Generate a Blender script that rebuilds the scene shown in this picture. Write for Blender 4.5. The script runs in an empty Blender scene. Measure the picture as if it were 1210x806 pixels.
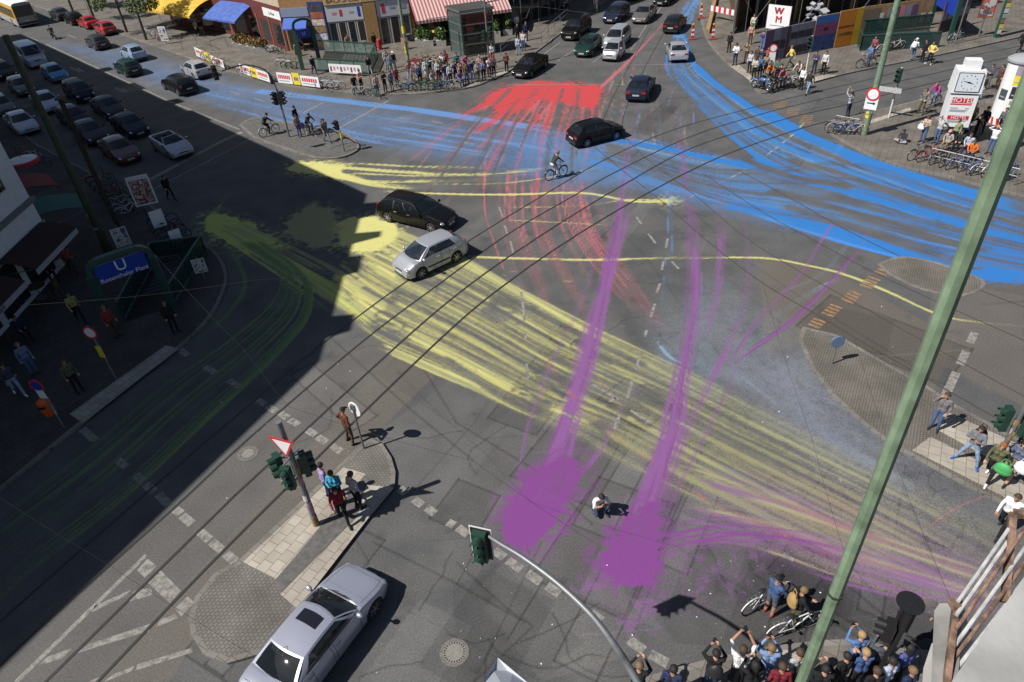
import bpy, bmesh, math, random
import numpy as np
from mathutils import Vector, Matrix, Euler

random.seed(11)
SC = bpy.context.scene
COL = SC.collection
PI = math.pi

# ------------------------------------------------------------------ camera geometry (measured from the photograph)
FOC, CAMH = 820.0, 18.6          # focal length in pixels of a 1210 px wide frame, height of the balcony camera above the street
_d = np.array([86.0, -1068.0, -FOC]); _d /= np.linalg.norm(_d)
_up = -_d
_fw = np.array([0, 0, -1.0]); _fw = _fw - _up * (_fw @ _up); _fw /= np.linalg.norm(_fw)
_rt = np.cross(_fw, _up)
CAMM = np.array([_rt, _fw, _up])

def A(x, y, h=0.0):
 """the point at height h seen at pixel (x, y)"""
 r = CAMM @ np.array([x - 605.0, -(y - 403.0), -FOC])
 k = (CAMH - h) / -r[2]
 return Vector((r[0] * k, r[1] * k, h))

def A2(x, y, h=0.0):
 v = A(x, y, h); return (v.x, v.y)

SUNV = (0.82, 0.32)              # horizontal shadow run per metre of height
TRAM = Vector((0.53, 0.848, 0))
TOPR = Vector((0.45, 0.893, 0))
LEFT = Vector((-0.66, 0.751, 0))

# ------------------------------------------------------------------ materials
MATS = {}
def mat(name, col, rough=0.6, metal=0.0, spec=0.5, coat=0.0, noise=0.0, nscale=8.0, bump=0.0, emit=None, trans=0.0, alpha=1.0, stripe=0):
 if name in MATS: return MATS[name]
 m = bpy.data.materials.new(name); m.use_nodes = True
 nt = m.node_tree; b = nt.nodes['Principled BSDF']
 b.inputs['Base Color'].default_value = (*col, 1)
 b.inputs['Roughness'].default_value = rough
 b.inputs['Metallic'].default_value = metal
 b.inputs['Specular IOR Level'].default_value = spec
 b.inputs['Coat Weight'].default_value = coat
 b.inputs['Coat Roughness'].default_value = 0.05
 b.inputs['Transmission Weight'].default_value = trans
 b.inputs['Alpha'].default_value = alpha
 if emit:
  b.inputs['Emission Color'].default_value = (*emit[0], 1); b.inputs['Emission Strength'].default_value = emit[1]
 if noise > 0 or bump > 0:
  tc = nt.nodes.new('ShaderNodeTexCoord')
  nz = nt.nodes.new('ShaderNodeTexNoise'); nz.inputs['Scale'].default_value = nscale; nz.inputs['Detail'].default_value = 6
  nt.links.new(tc.outputs['Object'], nz.inputs['Vector'])
  if noise > 0:
   mr = nt.nodes.new('ShaderNodeMapRange'); mr.inputs[1].default_value = .3; mr.inputs[2].default_value = .7; mr.inputs[3].default_value = 1 - noise; mr.inputs[4].default_value = 1 + noise
   nt.links.new(nz.outputs['Fac'], mr.inputs[0])
   mx = nt.nodes.new('ShaderNodeVectorMath'); mx.operation = 'SCALE'
   mx.inputs[0].default_value = col
   fo = mr.outputs[0]
   if stripe:
    wv = nt.nodes.new('ShaderNodeTexWave'); wv.inputs['Scale'].default_value = stripe; wv.bands_direction = 'Z'; wv.inputs['Distortion'].default_value = 1.5; nt.links.new(tc.outputs['Object'], wv.inputs['Vector'])
    ad = nt.nodes.new('ShaderNodeMath'); ad.operation = 'MULTIPLY_ADD'; ad.inputs[1].default_value = .9; nt.links.new(wv.outputs['Fac'], ad.inputs[0]); nt.links.new(fo, ad.inputs[2]); s2 = nt.nodes.new('ShaderNodeMath'); s2.operation = 'SUBTRACT'; s2.inputs[1].default_value = .4; nt.links.new(ad.outputs[0], s2.inputs[0]); fo = s2.outputs[0]
   nt.links.new(fo, mx.inputs['Scale'])
   nt.links.new(mx.outputs[0], b.inputs['Base Color'])
  if bump > 0:
   bp = nt.nodes.new('ShaderNodeBump'); bp.inputs['Strength'].default_value = bump; bp.inputs['Distance'].default_value = 0.02
   nt.links.new(nz.outputs['Fac'], bp.inputs['Height']); nt.links.new(bp.outputs[0], b.inputs['Normal'])
 MATS[name] = m
 return m

def cloth(col):
 return mat('cloth_%02x%02x%02x' % tuple(int(min(1, c) * 255) for c in col), col, 0.9, spec=0.2, noise=0.26, nscale=9, bump=.9, stripe=14 if int(sum(col) * 997) % 5 == 1 else 0)

def paint(col, name=None, metal=0.0, rough=0.4):
 dark = max(col) < .05
 return mat('car_paint_%02x%02x%02x' % tuple(int(c * 255) for c in col), col, .35 if not dark else .5, metal=metal, spec=.5 if not dark else .08, coat=0.8 if not dark else .5)

# ------------------------------------------------------------------ object helpers
def tag(o, label=None, cat=None, group=None, kind=None):
 if label: o['label'] = label
 if cat: o['category'] = cat
 if group: o['group'] = group
 if kind: o['kind'] = kind
 return o

def empty(name, loc=(0, 0, 0), rz=0.0, label=None, cat=None, group=None):
 o = bpy.data.objects.new(name, None); COL.objects.link(o)
 o.location = loc; o.rotation_euler = (0, 0, rz)
 return tag(o, label, cat, group)

def link_mesh(name, me, parent=None, loc=None):
 o = bpy.data.objects.new(name, me); COL.objects.link(o)
 if parent is not None: o.parent = parent
 if loc is not None: o.location = loc
 return o

class MB:
 """collects shapes into one mesh, each face with a material slot"""
 def __init__(s): s.v = []; s.f = []; s.mi = []; s.ms = []; s.sm = []
 def slot(s, m):
  if m not in s.ms: s.ms.append(m)
  return s.ms.index(m)
 def add(s, vs, fs, m, smooth=False):
  b = len(s.v); k = s.slot(m)
  s.v += [tuple(p) for p in vs]
  for f in fs:
   s.f.append(tuple(i + b for i in f)); s.mi.append(k); s.sm.append(smooth)
  return s
 def box(s, c, d, m, rz=0.0, M=None, taper=1.0):
  hx, hy, hz = d[0] / 2, d[1] / 2, d[2] / 2
  vs = [Vector((x * hx * (taper if z > 0 else 1), y * hy * (taper if z > 0 else 1), z * hz)) for z in (-1, 1) for x, y in ((-1, -1), (1, -1), (1, 1), (-1, 1))]
  R = M if M is not None else Matrix.Rotation(rz, 3, 'Z')
  vs = [R @ p + Vector(c) for p in vs]
  return s.add(vs, [(3, 2, 1, 0), (4, 5, 6, 7), (0, 1, 5, 4), (1, 2, 6, 5), (2, 3, 7, 6), (3, 0, 4, 7)], m)
 def bar(s, a, b, w, h, m):
  a, b = Vector(a), Vector(b); d = b - a; L = d.length
  if L < 1e-6: return s
  z = d.normalized(); x = z.cross(Vector((0, 0, 1)))
  if x.length < 1e-3: x = Vector((1, 0, 0))
  x.normalize(); y = z.cross(x)
  M = Matrix((x, y, z)).transposed()
  return s.box((a + b) / 2, (w, h, L), m, M=M)
 def tube(s, pts, r, m, n=8, r2=None, cap=True, smooth=True):
  pts = [Vector(p) for p in pts]; N = len(pts); vs = []; fs = []
  ref = None
  for i, p in enumerate(pts):
   t = (pts[min(i + 1, N - 1)] - pts[max(i - 1, 0)]).normalized()
   if ref is None:
    ref = t.cross(Vector((0, 0, 1)))
    if ref.length < 1e-3: ref = Vector((1, 0, 0))
   x = (ref - t * ref.dot(t))
   if x.length < 1e-4: x = t.orthogonal()
   x.normalize(); ref = x; y = t.cross(x)
   if callable(r): rr = r(i / (N - 1))
   else: rr = r if r2 is None else r + (r2 - r) * i / (N - 1)
   for k in range(n):
    a = 2 * PI * k / n
    vs.append(p + x * (math.cos(a) * rr) + y * (math.sin(a) * rr))
  for i in range(N - 1):
   for k in range(n):
    k2 = (k + 1) % n
    fs.append((i * n + k, i * n + k2, (i + 1) * n + k2, (i + 1) * n + k))
  s.add(vs, fs, m, smooth)
  if cap:
   b = len(s.v) - len(vs); sl = s.slot(m)
   s.f.append(tuple(b + k for k in reversed(range(n)))); s.mi.append(sl); s.sm.append(False)
   s.f.append(tuple(b + (N - 1) * n + k for k in range(n))); s.mi.append(sl); s.sm.append(False)
  return s
 def ring(s, c, R, r, m, axis='y', n=20, k=6, M=None):
  vs = []; fs = []
  for i in range(n):
   a = 2 * PI * i / n
   for j in range(k):
    b = 2 * PI * j / k
    q = R + r * math.cos(b); w = r * math.sin(b)
    p = {'y': (q * math.cos(a), w, q * math.sin(a)), 'z': (q * math.cos(a), q * math.sin(a), w), 'x': (w, q * math.cos(a), q * math.sin(a))}[axis]
    p = Vector(p)
    if M is not None: p = M @ p
    vs.append(p + Vector(c))
  for i in range(n):
   for j in range(k):
    i2, j2 = (i + 1) % n, (j + 1) % k
    fs.append((i * k + j, i2 * k + j, i2 * k + j2, i * k + j2))
  return s.add(vs, fs, m, True)
 def lathe(s, c, prof, m, n=20, smooth=True):
  """prof: list of (r, z) bottom to top"""
  vs = []; fs = []
  for (r, z) in prof:
   for k in range(n):
    a = 2 * PI * k / n
    vs.append((c[0] + r * math.cos(a), c[1] + r * math.sin(a), c[2] + z))
  for i in range(len(prof) - 1):
   for k in range(n):
    k2 = (k + 1) % n
    fs.append((i * n + k, i * n + k2, (i + 1) * n + k2, (i + 1) * n + k))
  s.add(vs, fs, m, smooth)
  b = len(s.v) - len(vs); sl = s.slot(m)
  s.f.append(tuple(b + k for k in reversed(range(n)))); s.mi.append(sl); s.sm.append(False)
  s.f.append(tuple(b + (len(prof) - 1) * n + k for k in range(n))); s.mi.append(sl); s.sm.append(False)
  return s
 def ell(s, c, r, m, nu=12, nv=8, M=None):
  vs = []; fs = []
  for j in range(nv + 1):
   t = PI * j / nv
   for i in range(nu):
    a = 2 * PI * i / nu
    p = Vector((r[0] * math.sin(t) * math.cos(a), r[1] * math.sin(t) * math.sin(a), r[2] * math.cos(t)))
    if M is not None: p = M @ p
    vs.append(p + Vector(c))
  for j in range(nv):
   for i in range(nu):
    i2 = (i + 1) % nu
    fs.append((j * nu + i, (j + 1) * nu + i, (j + 1) * nu + i2, j * nu + i2))
  return s.add(vs, fs, m, True)
 def prism(s, pts, z0, z1, m, mtop=None):
  n = len(pts)
  a = sum(pts[i][0] * pts[(i + 1) % n][1] - pts[(i + 1) % n][0] * pts[i][1] for i in range(n))
  if a < 0: pts = list(reversed(pts))
  vs = [(p[0], p[1], z0) for p in pts] + [(p[0], p[1], z1) for p in pts]
  s.add(vs, [(i, (i + 1) % n, n + (i + 1) % n, n + i) for i in range(n)], m)
  s.add(vs[n:], [tuple(range(n))], mtop or m)
  return s
 def build(s, name, parent=None, loc=None, sharp=40, tri=False):
  me = bpy.data.meshes.new(name)
  used = sorted({i for f in s.f for i in f})
  if len(used) < len(s.v):
   ix = {a: b for b, a in enumerate(used)}
   s.v = [s.v[i] for i in used]; s.f = [tuple(ix[i] for i in f) for f in s.f]
  me.from_pydata(s.v, [], s.f)
  for m in s.ms: me.materials.append(m)
  me.polygons.foreach_set('material_index', s.mi)
  me.polygons.foreach_set('use_smooth', s.sm)
  if any(s.sm): me.set_sharp_from_angle(angle=math.radians(sharp))
  me.update()
  return link_mesh(name, me, parent, loc)

def copy_tree(o, parent=None):
 c = o.copy(); COL.objects.link(c); c.parent = parent
 for ch in list(o.children):
  if ch.name in SC.objects: copy_tree(ch, c)
 return c

def text_mesh(name, body, size, m, parent=None, M=None, extrude=0.004, align='CENTER'):
 """real lettering as a mesh: in the local xy plane, then moved by M"""
 cu = bpy.data.curves.new(name, 'FONT'); cu.body = body; cu.size = size; cu.extrude = extrude
 cu.align_x = align; cu.align_y = 'CENTER'; cu.resolution_u = 3
 tmp = bpy.data.objects.new('text_tmp', cu); COL.objects.link(tmp)
 dg = bpy.context.evaluated_depsgraph_get()
 me = bpy.data.meshes.new_from_object(tmp.evaluated_get(dg))
 bpy.data.objects.remove(tmp); bpy.data.curves.remove(cu)
 me.name = name
 if M is not None: me.transform(M)
 me.materials.clear(); me.materials.append(m)
 return link_mesh(name, me, parent)

def frame(o, xdir, up=(0, 0, 1)):
 """4x4 matrix: local x along xdir, local y along up, local z towards the reader"""
 x = Vector(xdir).normalized(); y = Vector(up); y = (y - x * y.dot(x)).normalized(); z = x.cross(y)
 M = Matrix((x, y, z)).transposed().to_4x4(); M.translation = Vector(o)
 return M

def poly_contains(poly, x, y):
 c = False; n = len(poly); j = n - 1
 for i in range(n):
  xi, yi = poly[i]; xj, yj = poly[j]
  if (yi > y) != (yj > y) and x < (xj - xi) * (y - yi) / (yj - yi) + xi: c = not c
  j = i
 return c

def catmull(pts, n=8):
 P = [np.array(p, float) for p in pts]
 if len(P) < 3: return np.array(P)
 P = [2 * P[0] - P[1]] + P + [2 * P[-1] - P[-2]]
 out = []
 for i in range(1, len(P) - 2):
  for k in range(n):
   t = k / n
   out.append(0.5 * (2 * P[i] + (P[i + 1] - P[i - 1]) * t + (2 * P[i - 1] - 5 * P[i] + 4 * P[i + 1] - P[i + 2]) * t * t + (-P[i - 1] + 3 * P[i] - 3 * P[i + 1] + P[i + 2]) * t ** 3))
 out.append(P[-2])
 return np.array(out)
# ------------------------------------------------------------------ the ground sheet with the paint driven over it
def _hash(ix, iy, seed):
 h = (ix.astype(np.int64) * 374761393 + iy.astype(np.int64) * 668265263 + seed * 982451653) & 0x7fffffff
 h = ((h ^ (h >> 13)) * 1274126177) & 0x7fffffff
 return ((h ^ (h >> 16)) & 0xffff) / 65535.0

def vnoise(x, y, seed):
 ix = np.floor(x); iy = np.floor(y); fx = x - ix; fy = y - iy
 fx = fx * fx * (3 - 2 * fx); fy = fy * fy * (3 - 2 * fy)
 a = _hash(ix, iy, seed); b = _hash(ix + 1, iy, seed); c = _hash(ix, iy + 1, seed); d = _hash(ix + 1, iy + 1, seed)
 return (a + (b - a) * fx) * (1 - fy) + (c + (d - c) * fx) * fy

def fbm(x, y, seed, n=3):
 t = 0; a = 1; s = 0
 for i in range(n):
  t = t + a * vnoise(x * 2 ** i, y * 2 ** i, seed + i * 17); s += a; a *= .55
 return t / s

# fan-shaped sheet: finer where the street is near
_ys = [4.0]
while _ys[-1] < 150:
 y = _ys[-1]; _ys.append(y + max(0.045, 0.8 * ((y * y + CAMH ** 2) / (CAMH * 694))))
YS = np.array([-60, -20, -4, 0] + _ys + [175, 230, 400, 900, 2500])
US = np.concatenate([[-30, -8, -3, -1.6], np.arange(-1.0, 0.95, 0.0024), [1.2, 1.8, 3, 8, 30]])
GX = US[None, :] * np.maximum(YS[:, None] + 8, 6); GY = np.repeat(YS[:, None], len(US), 1)
NXv, NYv = len(US), len(YS)
gx = GX.ravel(); gy = GY.ravel()
RGB = np.zeros((gx.size, 3)); COV = np.zeros(gx.size)
TONE = np.ones(gx.size); WARM = np.zeros(gx.size)
GRID_OK = (gy > -2) & (gy < 150) & (np.abs(gx) < 110)

def near_idx(P, w):
 lo = P.min(0) - w; hi = P.max(0) + w
 return np.nonzero(GRID_OK & (gx > lo[0]) & (gx < hi[0]) & (gy > lo[1]) & (gy < hi[1]))[0]

def poly_dist(idx, P):
 """signed side distance and run along the polyline"""
 x = gx[idx]; y = gy[idx]
 best = np.full(idx.size, 1e9); sd = np.zeros(idx.size); run = np.zeros(idx.size)
 acc = 0.0
 for a, b in zip(P[:-1], P[1:]):
  d = b - a; L = math.hypot(*d)
  if L < 1e-6: continue
  d = d / L
  t = np.clip((x - a[0]) * d[0] + (y - a[1]) * d[1], 0, L)
  ex = x - a[0] - d[0] * t; ey = y - a[1] - d[1] * t
  dd = np.hypot(ex, ey); k = dd < best
  best[k] = dd[k]; sd[k] = (np.sign(d[0] * ey - d[1] * ex) * dd)[k]; run[k] = acc + t[k]
  acc += L
 return best, sd, run, acc

def over(idx, cov, col):
 cov = np.clip(cov, 0, 1)
 a0 = COV[idx]; out = cov + a0 * (1 - cov)
 k = np.where(out > 1e-4, cov / np.maximum(out, 1e-4), 0)[:, None]
 RGB[idx] = RGB[idx] * (1 - k) + np.array(col) * k
 COV[idx] = out

_seed = [5]
def stroke(px, col, w, d0=1.0, d1=None, streak=0.14, gap=0.35, rag=0.25, slen=7.0, w1=None, P=None, wash=0.0):
 """a wheel-dragged trail of paint: px = pixels along its middle, w = width in metres, d0/d1 = cover at its ends"""
 _seed[0] += 7; sd0 = _seed[0]
 P = catmull([A2(*p) for p in px], 6) if P is None else P
 d1 = d0 if d1 is None else d1; w1 = w if w1 is None else w1
 idx = near_idx(P, max(w, w1))
 if not idx.size: return
 dist, sd, run, L = poly_dist(idx, P)
 t = run / max(L, 1e-3)
 ww = (w + (w1 - w) * t) / 2
 ww = ww * (1 + rag * (fbm(run * .35 + sd0, np.sign(sd) * 3 + sd0, sd0) - .5) * 2)
 e = np.clip((ww - dist) / np.maximum(0.035 + 0.13 * ww, 1e-3), 0, 1)
 n = fbm(sd / streak + 31, run / slen, sd0 + 3)
 n2 = fbm(sd / (streak * 4) + 11, run / (slen * .6), sd0 + 5, 3)
 n = np.clip(((n * .6 + n2 * .4) - .5) * 2.1 + .5, 0, 1)
 dens = (d0 + (d1 - d0) * t) * (.30 + .70 * np.clip(np.minimum(run / .8 + (.5 if d0 > .85 else 0), (L - run) / (.12 * L + .3)), 0, 1))
 th = .08 + .95 * n * (gap / .35) ** .6
 body = np.clip((dens * 1.12 - th) / .22, 0, 1) * (.5 + .5 * dens)
 body = np.maximum(body, dens * .18)
 if wash: body = np.maximum(body, wash * np.clip(dens * 1.6, 0, 1) * (.55 + .9 * fbm(sd / .5 + 3, run / 3, sd0 + 8, 3)))
 over(idx, e * body, col)

def tracks(px, col, n, spr, w, d0, d1, **k):
 """a bundle of n thin tyre lines within spr metres of a path"""
 P = catmull([A2(*p) for p in px], 4); T = np.gradient(P, axis=0); T /= np.linalg.norm(T, axis=1)[:, None] + 1e-9; Nn = np.stack([-T[:, 1], T[:, 0]], 1)
 for i in range(n):
  o0 = random.gauss(0, .5) * spr; o1 = o0 + random.gauss(0, .35) * spr; t = np.linspace(0, 1, len(P))[:, None]; a = random.uniform(0, .12); b = random.uniform(.72, 1)
  Q = (P + Nn * (o0 + (o1 - o0) * t))[int(a * len(P)):max(3, int(b * len(P)))]; f = random.uniform(.6, 1.15)
  stroke(None, col, w * random.uniform(.5, 1.5), d0 * f, d1 * f, P=Q, **k)

def erase(px, w, k, streak=.12, slen=8.0):
 """worn tyre track: takes paint away in streaks"""
 _seed[0] += 7; s = _seed[0]; P = catmull([A2(*p) for p in px], 6); idx = near_idx(P, w)
 dist, sd, run, L = poly_dist(idx, P)
 e = np.clip((w / 2 - dist) / (.1 + .15 * w), 0, 1)
 n = np.clip((fbm(sd / streak + 7, run / slen, s) - .42) * 5, 0, 1)
 COV[idx] *= 1 - e * k * n

def spread(line_a, line_b, col, n, w, d0, d1, jit=.5, **k):
 """n trails laid between two edge lines of pixels"""
 for i in range(n):
  t = (i + random.uniform(-jit, jit)) / max(n - 1, 1); t = min(1, max(0, t))
  u = t + random.uniform(-.06, .06)
  P = []
  m = len(line_a)
  for j, (a, b) in enumerate(zip(line_a, line_b)):
   q = t + (u - t) * j / max(m - 1, 1)
   P.append((a[0] + (b[0] - a[0]) * q, a[1] + (b[1] - a[1]) * q))
  f = random.uniform(.55, 1.25)
  i0 = 0
  stroke(P, col, w * random.uniform(.5, 1.6), d0 * f, d1 * f, **k)

def blob(px, col, dens=1.0, rag=.5, spikes=0):
 _seed[0] += 7; s = _seed[0]
 P = np.array([A2(*p) for p in px] + [A2(*px[0])])
 P = catmull(P, 5)
 idx = near_idx(P, 2.5)
 dist, sd, run, L = poly_dist(idx, P)
 ins = np.zeros(idx.size, bool); x = gx[idx]; y = gy[idx]
 for a, b in zip(P[:-1], P[1:]):
  c = ((a[1] > y) != (b[1] > y)) & (x < (b[0] - a[0]) * (y - a[1]) / (b[1] - a[1] + 1e-12) + a[0]); ins ^= c
 sg = np.where(ins, dist, -dist)
 sg = sg + rag * (fbm(x * 1.6, y * 1.6, s, 4) - .5) * 1.6 + rag * .8 * (vnoise(run * 3.0, 0 * run + .5, s + 9) - .5)
 e = np.clip(sg / .12 + .5, 0, 1)
 halo = np.clip(1 + sg / 1.1, 0, 1) ** 2 * .85 * np.clip((fbm(x * 5, y * 5, s + 2, 3) - .45) * 6, 0, 1)
 over(idx, np.maximum(e * dens, halo * dens), col)

def haze_paint(px, col, dens, soft=2.0, fine=3.0):
 """a thin dusting of paint worn over a whole area"""
 _seed[0] += 7; s = _seed[0]
 P = np.array([A2(*p) for p in px] + [A2(*px[0])])
 idx = near_idx(P, soft)
 dist, sd, run, L = poly_dist(idx, P)
 ins = np.zeros(idx.size, bool); x = gx[idx]; y = gy[idx]
 for a, b in zip(P[:-1], P[1:]):
  c = ((a[1] > y) != (b[1] > y)) & (x < (b[0] - a[0]) * (y - a[1]) / (b[1] - a[1] + 1e-12) + a[0]); ins ^= c
 sg = np.where(ins, dist, -dist)
 e = np.clip(sg / soft + .5, 0, 1)
 over(idx, e * dens * (0.3 + 1.4 * fbm(x / fine, y / fine, s, 4)), col)

def tone(px, k, warm=0.0, soft=.05):
 P = [A2(*p) for p in px]; P = np.array(P + [P[0]])
 idx = near_idx(P, .2); x = gx[idx]; y = gy[idx]; ins = np.zeros(idx.size, bool)
 for a, b in zip(P[:-1], P[1:]):
  c = ((a[1] > y) != (b[1] > y)) & (x < (b[0] - a[0]) * (y - a[1]) / (b[1] - a[1] + 1e-12) + a[0]); ins ^= c
 TONE[idx[ins]] *= k; WARM[idx[ins]] += warm

def seam(px, w=.06, k=.55):
 """tar joint or wheel mark: a darker line in the asphalt"""
 P = np.array([A2(*p) for p in px])
 idx = near_idx(P, w * 2); dist, sd, run, L = poly_dist(idx, P)
 e = np.clip((w - dist) / (w * .5), 0, 1) * (.55 + .45 * fbm(run * .8, run * 0, 77))
 TONE[idx] *= 1 - (1 - k) * e

BLUE = (.024, .155, .44); PALEBLUE = (.10, .22, .46); SKYB = (.20, .36, .52)
RED = (.46, .052, .058); PINK = (.40, .115, .135); PURPLE = (.175, .045, .205); LILAC = (.20, .085, .235)
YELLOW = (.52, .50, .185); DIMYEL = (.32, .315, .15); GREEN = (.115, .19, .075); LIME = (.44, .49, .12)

# --- asphalt patches
for px, k, w in [
 ([(440, 515), (560, 430), (700, 510), (600, 660), (470, 575)], 1.12, .1),
 ([(600, 660), (700, 520), (780, 560), (720, 640), (760, 770), (640, 806), (560, 700)], 1.16, .15),
 ([(470, 580), (560, 660), (440, 806), (350, 806), (352, 720)], 1.0, .0),
 ([(535, 690), (600, 672), (690, 760), (620, 806), (540, 806)], .88, .0),
 ([(795, 610), (880, 640), (1000, 700), (980, 780), (800, 760), (745, 700)], .82, -.05),
 ([(500, 400), (620, 470), (560, 520), (440, 440)], .9, .0),
 ([(700, 280), (800, 270), (830, 380), (760, 420), (700, 340)], .92, .0),
 ([(900, 300), (1000, 330), (1130, 400), (1100, 470), (960, 400), (900, 420)], 1.0, .8),
 ([(600, 60), (690, 30), (740, 75), (700, 105), (600, 100)], .95, .0),
 ([(0, 806), (0, 765), (250, 565), (410, 400), (480, 400), (300, 600), (120, 806)], 1.02, .25),
 ([(120, 806), (300, 600), (480, 400), (560, 400), (440, 515), (300, 650), (200, 806)], 1.05, .7),
 ([(1110, 300), (1210, 290), (1210, 480), (1090, 420)], 1.05, .6),
 ([(300, 160), (200, 115), (60, 60), (100, 50), (300, 120), (520, 175), (700, 215), (420, 200)], .93, 0)]:
 tone(px, k, w)
for px, w, k in [
 ([(478, 400), (540, 500), (640, 560), (700, 620)], .05, .5), ([(392, 400), (490, 488), (560, 545)], .05, .5),
 ([(600, 755), (640, 690)], .04, .5), ([(600, 720), (630, 740), (560, 806)], .04, .6), ([(540, 665), (600, 720)], .05, .6),
 ([(440, 640), (540, 690), (620, 735)], .05, .55), ([(540, 690), (557, 660)], .04, .6), ([(470, 600), (560, 500), (600, 440)], .04, .7),
 ([(640, 640), (560, 806)], .05, .7), ([(800, 620), (770, 690), (745, 760)], .05, .7), ([(870, 620), (1000, 690), (1060, 740)], .06, .5),
 ([(720, 260), (760, 300), (850, 420), (900, 470)], .06, .75), ([(820, 250), (870, 300), (960, 360), (1090, 440)], .06, .7),
 ([(690, 150), (760, 230), (860, 330), (960, 410)], .05, .75),
 ([(900, 420), (960, 470), (1040, 520), (1080, 560)], .35, .75), ([(880, 380), (900, 440), (960, 500), (1060, 560)], .5, .8),
 ([(610, 300), (640, 380), (700, 460), (780, 540)], .3, .85), ([(700, 240), (720, 330), (760, 420)], .4, .85)]:
 seam(px, w, k)

rp = random.Random(77)
for i in range(70):
 x, y = rp.choice([(rp.uniform(330, 760), rp.uniform(440, 800)), (rp.uniform(430, 1000), rp.uniform(90, 300)), (rp.uniform(760, 1200), rp.uniform(300, 760)), (rp.uniform(60, 420), rp.uniform(40, 180))]); c = A(x, y); u = TRAM if rp.random() < .75 else LEFT; v = Vector((-u.y, u.x, 0)); a, b = rp.uniform(.5, 3.5), rp.uniform(.3, 1.6)
 Q = np.array([tuple((c + u * (a * s_) + v * (b * t_ * rp.uniform(.9, 1.1))).xy) for s_, t_ in ((-1, -1), (1, -1), (1, 1), (-1, 1), (-1, -1))]); idx = near_idx(Q, .1); xx = gx[idx]; yy = gy[idx]; ins = np.zeros(idx.size, bool)
 for p_, q_ in zip(Q[:-1], Q[1:]): ins ^= ((p_[1] > yy) != (q_[1] > yy)) & (xx < (q_[0] - p_[0]) * (yy - p_[1]) / (q_[1] - p_[1] + 1e-12) + p_[0])
 TONE[idx[ins]] *= rp.choice([.80, .86, .9, 1.1, 1.16, 1.22])
 if i % 2:
  for p_, q_ in zip(Q[:-1], Q[1:]):
   idx = near_idx(np.array([p_, q_]), .1); dist = poly_dist(idx, np.array([p_, q_]))[0]; TONE[idx] *= 1 - .42 * np.clip((.045 - dist) / .02, 0, 1)
for i in range(60):
 x, y = rp.uniform(300, 1150), rp.uniform(120, 800); c = A(x, y); a = rp.uniform(0, 6.28); P = [np.array((c.x, c.y))]
 for k in range(rp.randint(4, 9)): a += rp.uniform(-.7, .7); P.append(P[-1] + .45 * np.array((math.cos(a), math.sin(a))))
 P = np.array(P); idx = near_idx(P, .1); dist = poly_dist(idx, P)[0]; TONE[idx] *= 1 - .4 * np.clip((.035 - dist) / .02, 0, 1)
for i in range(120):
 x, y = rp.uniform(250, 1150), rp.uniform(90, 800); c = A(x, y); rr = rp.uniform(.1, .5); idx = near_idx(np.array([(c.x, c.y)] * 2), rr); q = np.hypot(gx[idx] - c.x, gy[idx] - c.y) / rr; TONE[idx] *= 1 - rp.uniform(.1, .35) * np.clip(1 - q + .6 * (vnoise(gx[idx] * 6, gy[idx] * 6, i) - .5), 0, 1)

# --- pale blue dust and trails on the far left street
haze_paint([(60, 50), (150, 60), (300, 105), (420, 125), (600, 150), (700, 175), (700, 235), (560, 195), (430, 168), (300, 135), (190, 100)], PALEBLUE, .26, 2.5, 4)
for px, w, d0, d1 in [
 ([(300, 107), (400, 119), (500, 131), (600, 146), (680, 158)], 1.1, .8, .95), ([(200, 92), (260, 100), (300, 107)], .9, .25, .7),
 ([(190, 100), (300, 124), (350, 139), (424, 159), (523, 174), (640, 192)], .8, .3, .75),
 ([(150, 80), (260, 112), (340, 128), (470, 155), (600, 178)], .5, .2, .5), ([(230, 118), (320, 140), (430, 165), (560, 190)], .6, .25, .5),
 ([(80, 55), (180, 85), (280, 110)], .8, .2, .25), ([(100, 75), (190, 105), (280, 128)], .6, .2, .25),
 ([(400, 140), (520, 158), (620, 172), (700, 188)], .5, .3, .8), ([(380, 128), (500, 147), (600, 162)], .4, .2, .6)]:
 stroke(px, PALEBLUE, w, d0, d1, gap=.3)
for i in range(16):
 y0 = random.uniform(150, 212); x0 = random.uniform(540, 640)
 stroke([(x0, y0 - 6), (720, y0 + 5), (800, y0 + 22), (900, y0 + 42)], random.choice([PALEBLUE, SKYB, BLUE]), random.uniform(.15, .7), .15, random.uniform(.4, .8), gap=.45)

# --- red: poured at the top road, dragged down
for px in [[(598, 104), (548, 139), (474, 199)], [(600, 118), (560, 155), (521, 197), (500, 225)], [(612, 118), (595, 146), (560, 180), (530, 215)],
           [(635, 115), (600, 155), (575, 199), (560, 230)], [(655, 117), (625, 155), (610, 199)], [(645, 117), (622, 159), (608, 205)],
           [(657, 117), (642, 159), (636, 200), (632, 257)], [(668, 120), (660, 159), (655, 199)], [(680, 122), (670, 150), (660, 199)],
           [(690, 120), (680, 160), (676, 199)], [(699, 115), (699, 140), (690, 199)], [(625, 120), (640, 140), (700, 130)]]:
 stroke(px, RED, random.uniform(.10, .38), .9, random.uniform(.4, .6), gap=.45)
 tracks(px, random.choice([RED, PINK, PINK]), 6, .9, .08, .85, .45, gap=.4)
for i in range(11):
 a = random.uniform(585, 700); b = a + (a - 690) * random.uniform(.5, 1.1)
 stroke([(a, 116), ((a + b) / 2, 150), (b, random.uniform(180, 215))], PINK, random.uniform(.12, .35), .8, .3, gap=.4)
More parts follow.
